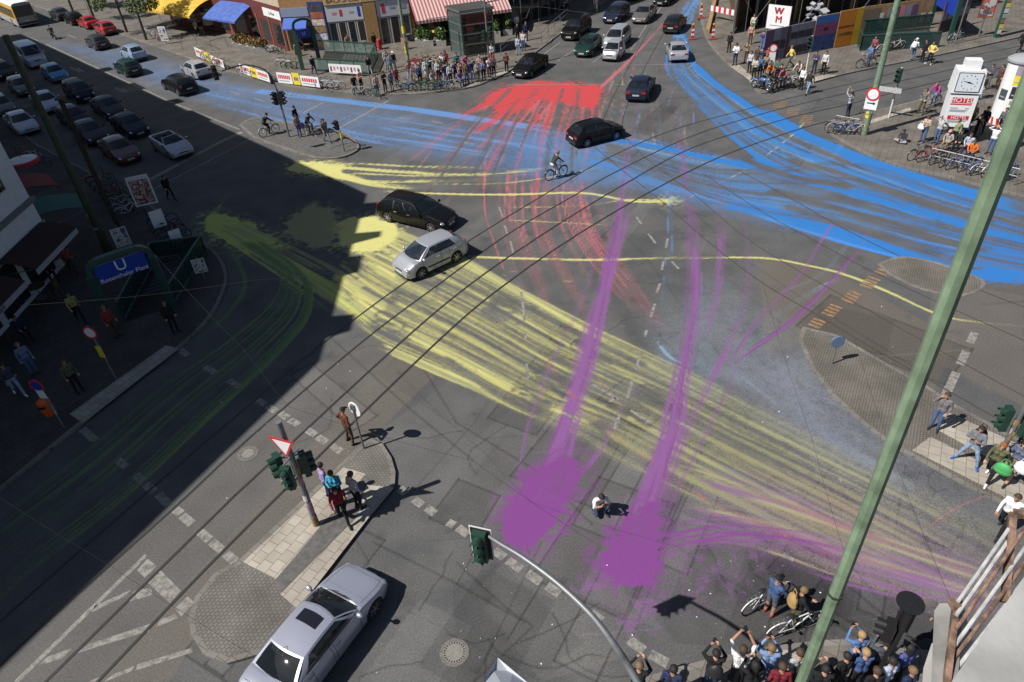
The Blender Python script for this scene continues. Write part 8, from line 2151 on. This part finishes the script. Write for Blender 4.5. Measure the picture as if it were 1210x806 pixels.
r = empty('cafe_parasol', G(43, 222), 0, 'small red and white parasol behind the teal awning', 'parasol'); o = MB(); o.tube([(0, 0, 0), (0, 0, 2.3)], .03, M_STEEL, 6); o.build('pole', r); o = MB(); o.lathe((0, 0, 2.0), [(1.0, -.2), (1.0, 0), (.9, .03)], M_RED, 20); o.lathe((0, 0, 2.04), [(.9, 0), (.3, .16)], M_WHITE, 20); o.build('canopy', r)
# ---- cafe row across the back
F0 = [A(205, 30), A(300, 46), A(343, 62), A(394, 60), A(437, 56), A(490, 49), A(600, 34)]
F0 = [(p.x, p.y) for p in F0]
def back(i, j, dep): 
 a, b = V((*F0[i], 0)), V((*F0[j], 0)); d = (b - a).normalized(); n = V((-d.y, d.x, 0)) * dep; return [tuple((b + n).xy), tuple((a + n).xy)]
r1, c1 = house('cafe_building', 'maroon and cream shop building with yellow and blue awnings', [F0[0], F0[1], F0[2]] + [(F0[2][0] + 1, F0[2][1] + 14), (F0[0][0] + 10, F0[0][1] + 12)], 17, M_CREAM, 3, 4.6, [(0, 6), (1, 4)])
E01 = (V((*F0[0], 0)) - c1, V((*F0[1], 0)) - c1); E12 = (V((*F0[1], 0)) - c1, V((*F0[2], 0)) - c1)
for (a, b), n in ((E01, 5), (E12, 3)):
 panel('plinth', r1, a, b, 0, 1, 0, 4.3, 0, M_MAROON, .08)
 for k in range(n): panel('shop_window', r1, a, b, (k + .2) / n, (k + .82) / n, .55, 2.6, .081, M_GLASSD, .03); panel('door_frame', r1, a, b, (k + .84) / n, (k + .94) / n, .2, 3.0, .081, M_BRICK, .05)
def lab(tx, s, m): return lambda o, M, w, h: None
f = panel('sign_board', r1, *E12, .55, 1.0, 3.1, 3.9, .09, M_WHITE, .06); a, b = E12; d = (b - a).normalized(); n = V((d.y, -d.x, 0)); text_mesh('lettering', 'La Fleur', .42, M_SIGB, f, frame(a.lerp(b, .78) + n * .16 + V((0, 0, 3.5)), d))
g0, g1 = V((*F0[0], 0)), V((*F0[1], 0)); h0, h1 = V((*F0[1], 0)), V((*F0[2], 0))
awning('large mustard-yellow awning over the left cafe', g0, g1, -.02, .62, 2.55, 3.7, 3.2, mat('awning_yellow', (.52, .33, .04), .85, noise=.25, nscale=2), val=.22, curve=.5)
awning('blue awning over the middle shop, with a white hem', g0, g1, .74, 1.10, 2.5, 3.7, 2.8, mat('awning_blue', (.055, .11, .36), .85, noise=.25, nscale=2), val=.16, curve=.2)
r2, c2 = house('bakery_building', 'bakery building with white fascia panels, ochre pillar and striped restaurant awning', [F0[2], F0[3], F0[4], F0[5], F0[6]] + [(F0[6][0] + 2, F0[6][1] + 14), (F0[2][0] + 1, F0[2][1] + 14)], 17, M_OCHRE, 3, 4.8, [(1, 3), (2, 3), (3, 6)])
Es = [(V((*F0[i], 0)) - c2, V((*F0[i + 1], 0)) - c2) for i in (2, 3, 4, 5)]
M_FASC = mat('white_fascia', (.50, .52, .58), .5); M_FSIGN = mat('bakery_sign_cream', (.55, .42, .22), .6); M_FTXT = mat('sign_letters_brown', (.22, .05, .03), .6)
# blue-awninged shop and food poster
awning('small blue awning below a white shop sign beside the food poster', V((*F0[2], 0)), V((*F0[3], 0)), .05, .58, 2.5, 3.3, 1.0, mat('awning_blue_dark', (.05, .12, .45), .8), val=.1)
panel('shop_window', r2, *Es[0], .05, .58, .3, 2.4, .0, M_DARK, .04); panel('sign_board', r2, *Es[0], .0, .62, 3.4, 4.2, .0, mat('sign_grey_blue', (.22, .26, .36), .5), .08)
p = panel('food_poster', r2, *Es[0], .64, .98, .3, 4.7, .05, mat('poster_blue_strip', (.03, .05, .20), .5), .12)
for k, col in enumerate(((.50, .30, .16), (.45, .47, .5), (.25, .16, .08), (.5, .42, .36), (.30, .10, .05), (.06, .06, .07))): panel('picture', p, *Es[0], .67, .95, .45 + k * .68, 1.05 + k * .68, .172, mat('food_%d' % k, col, .5, noise=.5, nscale=5), .012)
panel('fascia', r2, *Es[1], .0, .98, 2.75, 4.25, .0, M_FASC, .10); panel('fascia', r2, *Es[2], .28, .98, 2.75, 4.25, .0, M_FASC, .10); panel('pillar', r2, *Es[2], .0, .26, 0, 4.6, .0, mat('ochre_pillar', (.42, .25, .10), .85, noise=.2, nscale=8), .18)
for e, ks in ((1, 4), (2, 3)):
 for k in range(ks):
  w = 1 / ks * (1 if e == 1 else .7); t0 = (k / ks) * (1 if e == 1 else .7) + (0 if e == 1 else .28)
  f = panel('door', r2, *Es[e], t0 + .06 * w, t0 + .94 * w, .1, 2.7, .0, M_WFRAME, .05); panel('pane', f, *Es[e], t0 + .17 * w, t0 + .83 * w, .15, 2.6, .052, M_DARK if k % 2 else M_GLASSD, .012)
for e, spots in ((1, ((.22, .12, M_STICK[4]), (.40, .3, M_RED), (.68, .1, M_STICK[3]), (.88, .45, M_BLUE))), (2, ((.42, .45, M_RED), (.62, .1, M_STICK[3]), (.85, .2, M_STICK[3])))):
 for t, h_, m in spots: panel('logo', r2, *Es[e], t - .035 if h_ > .2 else t - .06, t + .035 if h_ > .2 else t + .06, 3.5 - h_, 3.5 + h_, .103, m, .012)
a, b = Es[1]; f = panel('sign_board', r2, a, b, .0, 1.0, 4.32, 5.1, .1, M_FSIGN, .1); d = (b - a).normalized(); n = V((d.y, -d.x, 0)); text_mesh('lettering', 'BACKSPEISE', .62, M_FTXT, f, frame(a.lerp(b, .5) + n * .215 + V((0, 0, 4.68)), d))
panel('sign_board', r2, *Es[2], .0, 1.0, 4.32, 5.1, .1, M_FSIGN, .1)
panel('restaurant_front', r2, *Es[3], .02, .98, .1, 3.0, .0, M_DARK, .05)
for k in range(5): panel('column', r2, *Es[3], .06 + k * .2, .085 + k * .2, .1, 3.0, .051, M_WOOD, .12)
awning('long red and white striped restaurant awning behind the glass lift', V((*F0[5], 0)), V((*F0[6], 0)), .0, .97, 2.6, 4.0, 3.2, mat('awning_faded_red', (.36, .085, .085), .85, noise=.2), val=.28, curve=.1, stripes=56)
# dark shop front with scaffold beside the top road
f1, f2 = A(602, 34), A(668, 14); e2 = f2 + TOPR * 14
r3, c3 = house('corner_shop', 'dark shop front under a scaffold at the corner of the top road', [(f1.x, f1.y), (f2.x - .5, f2.y), (e2.x - 2, e2.y), (e2.x - 14, e2.y + 4), (f1.x + 1, f1.y + 14)], 16, mat('dark_facade', (.07, .06, .05), .8), 3, 4.6, [(0, 4)])
a, b = f1 - c3, V((f2.x - .5, f2.y, 0)) - c3
for k in range(5): panel('shop_window', r3, a, b, .04 + k * .19, .18 + k * .19, .2, 3.4, .0, M_GLASSD, .06)
def scaffold(a, b, hgt, label, lev=2.0, deck=True, dep=1.1):
 a, b = V((a.x, a.y, 0)), V((b.x, b.y, 0)); r = empty('scaffold', a, 0, label, 'scaffold', 'scaffolds on the building fronts'); d = b - a; L_ = d.length; d.normalize(); n = V((d.y, -d.x, 0)); N_ = max(2, round(L_ / 2.5)); o = MB()
 for k in range(N_ + 1):
  for w in (.15, dep): p = d * (L_ * k / N_) + n * w; o.tube([p + V((0, 0, .05)), p + V((0, 0, hgt))], .03, M_STEEL, 6)
 z = lev
 while z < hgt:
  for w in (.15, dep): o.tube([n * w + V((0, 0, z)), d * L_ + n * w + V((0, 0, z))], .025, M_STEEL, 5); o.tube([n * w + V((0, 0, z + 1)), d * L_ + n * w + V((0, 0, z + 1))], .02, M_STEEL, 5)
  z += 2.1
 for k in range(0, N_, 2): p, q = d * (L_ * k / N_) + n * dep, d * (L_ * (k + 1) / N_) + n * dep; o.tube([p + V((0, 0, .1)), q + V((0, 0, lev))], .02, M_STEEL, 5)
 o.build('frame', r)
 if deck:
  z = lev
  while z < hgt: q = MB(); wall_box(q, d * 0 + n * dep, d * L_ + n * dep, z + .03, z + .10, dep - .15, M_PAINTW); q.build('deck', r); z += 2.1
 return r
scaffold(f1 + V((.5, -.3, 0)), f2 + V((-.2, -.3, 0)), 8, 'grey scaffold in front of the dark corner shop', 3.6)
# ---- building site at the top right
s0, s1, s2 = A(868, 34), A(1108, 10), A(1260, -12)
r4, c4 = house('building_site', 'half-built block of raw timber and dark openings behind scaffold at the top right', [(s0.x, s0.y), (s1.x, s1.y), (s2.x, s2.y), (s2.x + 2, s2.y + 16), (s0.x + 6, s0.y + 24)], 14, mat('raw_brown_wall', (.085, .055, .032), .9, noise=.5, nscale=1.2), 2, 5, [(0, 9)])
a, b = s0 - c4, s1 - c4
for k in range(7): panel('opening', r4, a, b, .05 + k * .135, .14 + k * .135, .2, 3.3, .0, M_DARK, .05); panel('timber_brace', r4, a, b, .145 + k * .135, .155 + k * .135, .1, 3.6, .0, M_PLY, .12)
panel('shutter', r4, s1 - c4, s2 - c4, .1, .9, .3, 3.6, 0, mat('pale_shutter', (.34, .36, .35), .6), .08)
scaffold(s0 + V((0, -.4, 0)), s1 + V((0, -.4, 0)), 10, 'steel scaffold with pale decks on the building site front', 3.7, dep=2.2)
# ramp with dark tunnel
p0 = G(866, 40); r = empty('site_tunnel', p0, 0, 'dark covered walkway opening into the building site', 'walkway'); o = MB(); d = V((.85, .4, 0)).normalized()
for s in (0, 2.6): o.bar(d * s, d * s + V((0, 0, 3.2)), .16, .16, M_STEEL); o.bar(d * s + TOPR * 7, d * s + TOPR * 7 + V((0, 0, 3.2)), .16, .16, M_STEEL)
o.bar(V((0, 0, 3.2)), d * 2.6 + V((0, 0, 3.2)), .2, .2, M_STEEL); o.build('frame', r); o = MB()
for s in (-.05, 2.65): wall_box(o, d * s, d * s + TOPR * 7, .1, 3.1, .06, M_PLY)
wall_box(o, TOPR * 7, TOPR * 7 + d * 2.6, .1, 3.1, .1, M_DARK); o.build('side_panel', r); o = MB(); q = [V((0, 0, 0)), d * 2.6, d * 2.6 + TOPR * 7, TOPR * 7]; o.prism([(p.x, p.y) for p in q], 3.3, 3.42, M_PAINTW); o.build('roof', r)
# hoardings
def hoarding(p, q, h, label, cells, base=None, nm='hoarding'):
 a, b = G(*p), G(*q); r = empty(nm, a, 0, label, 'hoarding'); a_, b_ = V((0, 0, 0)), V(((b - a).x, (b - a).y, 0)); o = MB(); wall_box(o, a_, b_, .0, h, .08, base or M_PLY); o.build('board', r)
 for t0, t1, z0, z1, m in cells: panel('poster', r, a_, b_, t0, t1, h * z0, h * z1, .002, m, .012)
 return r, a_, b_
PB, PG_, PPU = mat('poster_black2', (.03, .03, .035), .6), mat('poster_greyblue', (.24, .25, .30), .6), mat('poster_purple', (.14, .07, .16), .6)
hoarding((900, 75), (957, 62), 2.6, 'hoarding pasted with rows of black and grey posters', [(0, .16, .05, .98, PPU), (.17, .30, .08, .36, PB), (.17, .30, .40, .62, PB), (.17, .30, .65, .95, PG_), (.32, .42, .35, .62, PB), (.44, .50, 0, 1, M_WOOD)] + [(.52 + .155 * k, .66 + .155 * k, z, z + .22, m) for k in range(3) for z, m in ((.1, PB), (.36, PG_), (.55, PB), (.78, PG_))], mat('hoarding_violet', (.18, .13, .20), .7))
hoarding((958, 62), (984, 57), 2.9, 'hoarding with blue top, purple middle and dark blue foot', [(0, 1, .78, .99, mat('hoard_blue', (.04, .14, .42), .6)), (0, 1, .46, .77, mat('hoard_plum', (.20, .05, .14), .6)), (.4, .6, .55, .66, M_STICK[4]), (0, 1, .02, .45, mat('hoard_navy', (.03, .06, .18), .7, noise=.6, nscale=4))])
hoarding((985, 57), (1012, 52), 3.0, 'bright orange and yellow hoarding beside the station stairs', [(0, .72, .02, .98, mat('hoard_orange', (.58, .20, .02), .6, noise=.2)), (.02, .7, .30, .40, M_STICK[1]), (.02, .7, .52, .58, M_STICK[2]), (.72, 1, .02, 1.0, mat('hoard_yellow', (.62, .36, .02), .6))])
hoarding((1012, 42), (1100, 30), 2.4, 'long plywood hoarding with small posters behind the station stairs', [(.0, .25, .1, .9, mat('hoard_grey_brown', (.16, .12, .08), .8)), (.26, .31, .4, .7, M_STICK[0])] + [(.36 + .08 * k, .43 + .08 * k, .3, .85, m) for k, m in enumerate((PG_, PPU, M_STICK[4], PG_, PPU))] + [(.82, .88, .15, .5, M_STICK[0]), (.92, .98, .15, .5, M_STICK[0])])
hoarding((1108, 40), (1140, 30), 2.6, 'dark wall with red and violet bills between the station portals', [(k * .2, k * .2 + .17, z, z + .28, m) for k in range(5) for z, m in ((.1, PB), (.4, PG_), (.7, PPU))], M_MAROON)
a, b = A(905, 33, 2.3), A(928, 36, 2.3); r = empty('company_sign', (a.x, a.y, 0), 0, 'tall white company sign with red and black angular letters on the scaffold', 'sign'); x = V(((b - a).x, (b - a).y, 0)); L_ = max(2.0, x.length); x.normalize(); M = frame(V((0, 0, 0)), x); o = MB(); z0 = 2.3; _r = CAMM @ np.array([906 - 605.0, 398.0, -FOC]); z1 = CAMH + _r[2] * math.hypot(a.x, a.y) / math.hypot(_r[0], _r[1]); hs = (z1 - z0) / 2.8
o.add([M @ V(v) for v in ((0, z0, .05), (L_, z0, .05), (L_, z1, .05), (0, z1, .05), (0, z0, -.05), (L_, z0, -.05), (L_, z1, -.05), (0, z1, -.05))], [(0, 1, 2, 3), (7, 6, 5, 4), (4, 5, 1, 0), (6, 7, 3, 2), (5, 6, 2, 1), (7, 4, 0, 3)], M_WHITE); o.build('panel', r)
o = MB(); 
for x_ in (.1, L_ - .1): o.tube([M @ V((x_, 0, -.1)), M @ V((x_, z1, -.1))], .04, M_STEEL, 6)
o.build('post', r)
for tx, z, m in (('W', z0 + 2.12 * hs, M_RED), ('M', z0 + 1.15 * hs, M_RED)):
 text_mesh('lettering', tx, 1.15 * hs, M_SIGB, r, M @ Matrix.Translation((L_ / 2 - (.07 if tx == 'W' else -.07), z, .054))); text_mesh('lettering', tx, 1.15 * hs, m, r, M @ Matrix.Translation((L_ / 2 + .02, z, .062)))
o = MB(); flat(o, M, L_ * .15, z0 + .4 * hs, L_ * .8, z0 + .46 * hs, .056, M_SIGB); o.build('rule', r)
rub = MB(); rn = random.Random(9)
for i in range(60): p = A(955 + rn.uniform(0, 22), 46 + rn.uniform(-3, 3)); rub.box((p.x, p.y + 1.2, rn.uniform(.2, 2.6)), (rn.uniform(.2, .7), rn.uniform(.2, .6), rn.uniform(.05, .2)), M_STICK[3], M=Euler((rn.uniform(-.6, .6), rn.uniform(-.6, .6), rn.uniform(0, 3))).to_matrix())
tag(rub.build('rubble'), 'heap of pale rubble and sheeting behind the posters', kind='stuff')
# ---- trees at the top left, planters, cafe tables
def leafcloud(mb, c, R, n, rnd, mats, size=.28):
 for i in range(n):
  while True:
   q = V((rnd.uniform(-1, 1), rnd.uniform(-1, 1), rnd.uniform(-1, 1)))
   if .25 < q.length < 1: break
  p = V(c) + V((q.x * R[0], q.y * R[1], q.z * R[2])); e = Euler((rnd.uniform(0, 6), rnd.uniform(0, 6), rnd.uniform(0, 6))).to_matrix(); s = size * rnd.uniform(.6, 1.3)
  mb.add([p + e @ V(v) for v in ((-s, -s * .45, 0), (s * .2, -s * .5, .03), (s, 0, 0), (s * .2, s * .5, .03), (-s, s * .45, 0))], [(0, 1, 2, 3, 4)], rnd.choice(mats))
def tree(px, h, R, label, seed):
 rnd = random.Random(seed); p = G(*px); r = empty('street_tree', p, 0, label, 'tree', 'street trees at the top left'); o = MB(); o.tube([(0, 0, 0), (.05, .02, h * .35), (.1, -.03, h * .7), (.1, 0, h)], lambda t: .16 - .11 * t, M_BARK, 8)
 cl = MB()
 for k in range(11):
  a = rnd.uniform(0, 6.28); z = rnd.uniform(h * .42, h * .98); l = R * rnd.uniform(.45, 1); e = V((l * math.cos(a), l * math.sin(a), z + rnd.uniform(-.3, .9))); o.tube([(.08, 0, z * .8), e * .6 + V((0, 0, z * .32)), e], lambda t: .06 - .04 * t, M_BARK, 5)
  leafcloud(cl, e, (R * .42, R * .42, R * .32), 190, rnd, [M_LEAF, M_LEAFL, M_LEAFL, M_LEAFD], .15)
 o.build('trunk', r); cl.build('crown', r)
tree((150, 38), 8, 2.6, 'young street tree with pale green leaves, left of the pair', 1); tree((173, 47), 8.5, 2.6, 'young street tree nearest the yellow awning', 2); tree((112, 24), 9, 2.6, 'street tree standing behind the low red parked car', 3); tree((86, 13), 9, 2.6, 'street tree behind the black parked car', 4)
def planter(px, label, ms, hgt=1.3, seed=1, rx=.55):
 rnd = random.Random(seed); r = root_at('planter', px, label, 'planter', 'planters outside the restaurants'); o = MB(); o.box((0, 0, .28), (rx * 1.7, .7, .56), M_CONC, taper=1.06); o.build('tub', r); cl = MB(); leafcloud(cl, (0, 0, .56 + hgt * .45), (rx, .5, hgt * .5), 260, rnd, ms, .12); cl.tube([(0, 0, .5), (0, 0, .6 + hgt * .5)], .03, M_BARK, 5); cl.build('foliage', r)
for k, (px, lb) in enumerate([((497, 52), 'green shrub in a concrete tub, left of the restaurant terrace'), ((507, 54), 'green shrub in a concrete tub, second on the terrace'), ((522, 54), 'green shrub in a concrete tub next to the glass lift'), ((586, 43), 'green shrub in a tub right of the glass lift'), ((600, 41), 'green shrub in a tub furthest right by the handrail')]): planter(px, lb, [M_LEAF, M_LEAFD, M_LEAFL], seed=k)
for k, (px, lb) in enumerate([((285, 56), 'dry orange-brown shrub, left end of the blue awning shop'), ((293, 58), 'dry orange-brown shrub in the middle'), ((302, 60), 'dry orange-brown shrub, right one'), ((310, 62), 'dry orange-brown shrub by the bicycles')]): planter(px, lb, [M_DRY, M_DRY, M_LEAFD], .9, 20 + k, .9)
def table(px, m, label, g='cafe tables outside the shops'):
 r = root_at('cafe_table', px, label, 'table', g); o = MB(); o.lathe((0, 0, .72), [(.45, 0), (.45, .03)], m, 16); o.build('tabletop', r); o = MB(); o.tube([(0, 0, 0), (0, 0, .72)], .03, M_STEEL, 6); o.lathe((0, 0, 0), [(.25, 0), (.25, .03)], M_STEEL, 12); o.build('leg', r)
 for s in (-1, 1):
  c = empty('cafe_chair', r.location + V((s * .75, .1, 0)), PI / 2 * s, 'chair at the %s side of the %s' % ('left' if s < 0 else 'right', label.split(',')[0]), 'chair', 'cafe chairs'); o = MB(); o.box((0, 0, .45), (.42, .42, .04), M_WOOD); o.build('seat', c); o = MB(); o.box((0, -.2, .72), (.42, .04, .42), M_WOOD); o.build('backrest', c)
  for x in (-.18, .18):
   for y in (-.18, .18): o = MB(); o.tube([(x, y, 0), (x, y, .45)], .018, M_STEEL, 5); o.build('leg', c)
for px, m, lb in [((505, 44), M_YEL, 'table with a yellow cloth, left under the striped awning'), ((514, 46), M_YEL, 'yellow-clothed table, middle of the terrace'), ((525, 46), mat('cloth_cream', (.6, .5, .3), .8), 'cream-clothed table, right under the striped awning'), ((366, 60), M_PLY, 'wooden table by the food poster'), ((430, 58), M_STEEL, 'metal table at the bakery windows'), ((482, 49), M_STEEL, 'metal table right of the bakery door'), ((70, 318), M_WOOD, 'dark table under the brown awning'), ((50, 352), M_WOOD, 'dark table in front of the second shaded awning')]: table(px, m, lb)
# ------------------------------------------------------------------ light, sky, camera
def setup():
 w = bpy.data.worlds.new('World'); SC.world = w; w.use_nodes = True
 nt = w.node_tree; bg = nt.nodes['Background']
 sky = nt.nodes.new('ShaderNodeTexSky'); sky.sky_type = 'NISHITA'; sky.sun_disc = False
 el = math.atan(1 / math.hypot(*SUNV)); az = math.atan2(-SUNV[0], -SUNV[1])   # direction towards the sun, clockwise from +y
 sky.sun_elevation = el; sky.sun_rotation = az
 nt.links.new(sky.outputs[0], bg.inputs['Color']); bg.inputs['Strength'].default_value = SKY_K
 s = bpy.data.lights.new('sun', 'SUN'); s.energy = SUN_K; s.angle = math.radians(.5); s.color = (1, .955, .89)
 so = bpy.data.objects.new('sun', s); COL.objects.link(so)
 d = Vector((SUNV[0], SUNV[1], -1)).normalized()
 so.rotation_euler = d.to_track_quat('-Z', 'Y').to_euler(); so.location = (-30, -10, 60)
 c = bpy.data.cameras.new('camera'); c.sensor_width = 36; c.lens = FOC / 1210 * 36; c.clip_end = 6000; c.clip_start = .05
 co = bpy.data.objects.new('camera', c); COL.objects.link(co)
 M = Matrix([list(r) for r in CAMM]).to_4x4(); M.translation = (0, 0, CAMH)
 co.matrix_world = M; SC.camera = co
 vs = SC.view_settings; vs.view_transform = 'Standard'; vs.look = 'None'; vs.exposure = EXPO; vs.gamma = 1; vs.use_curve_mapping = False
 SC.cycles.use_denoising = True; SC.cycles.denoiser = 'OPENIMAGEDENOISE'
 SC.cycles.max_bounces = 6; SC.cycles.diffuse_bounces = 3; SC.cycles.glossy_bounces = 3; SC.cycles.transparent_max_bounces = 12
 SC.cycles.sample_clamp_indirect = 4
SUN_K, SKY_K, EXPO = 5.0, 0.05, 0.30
setup()
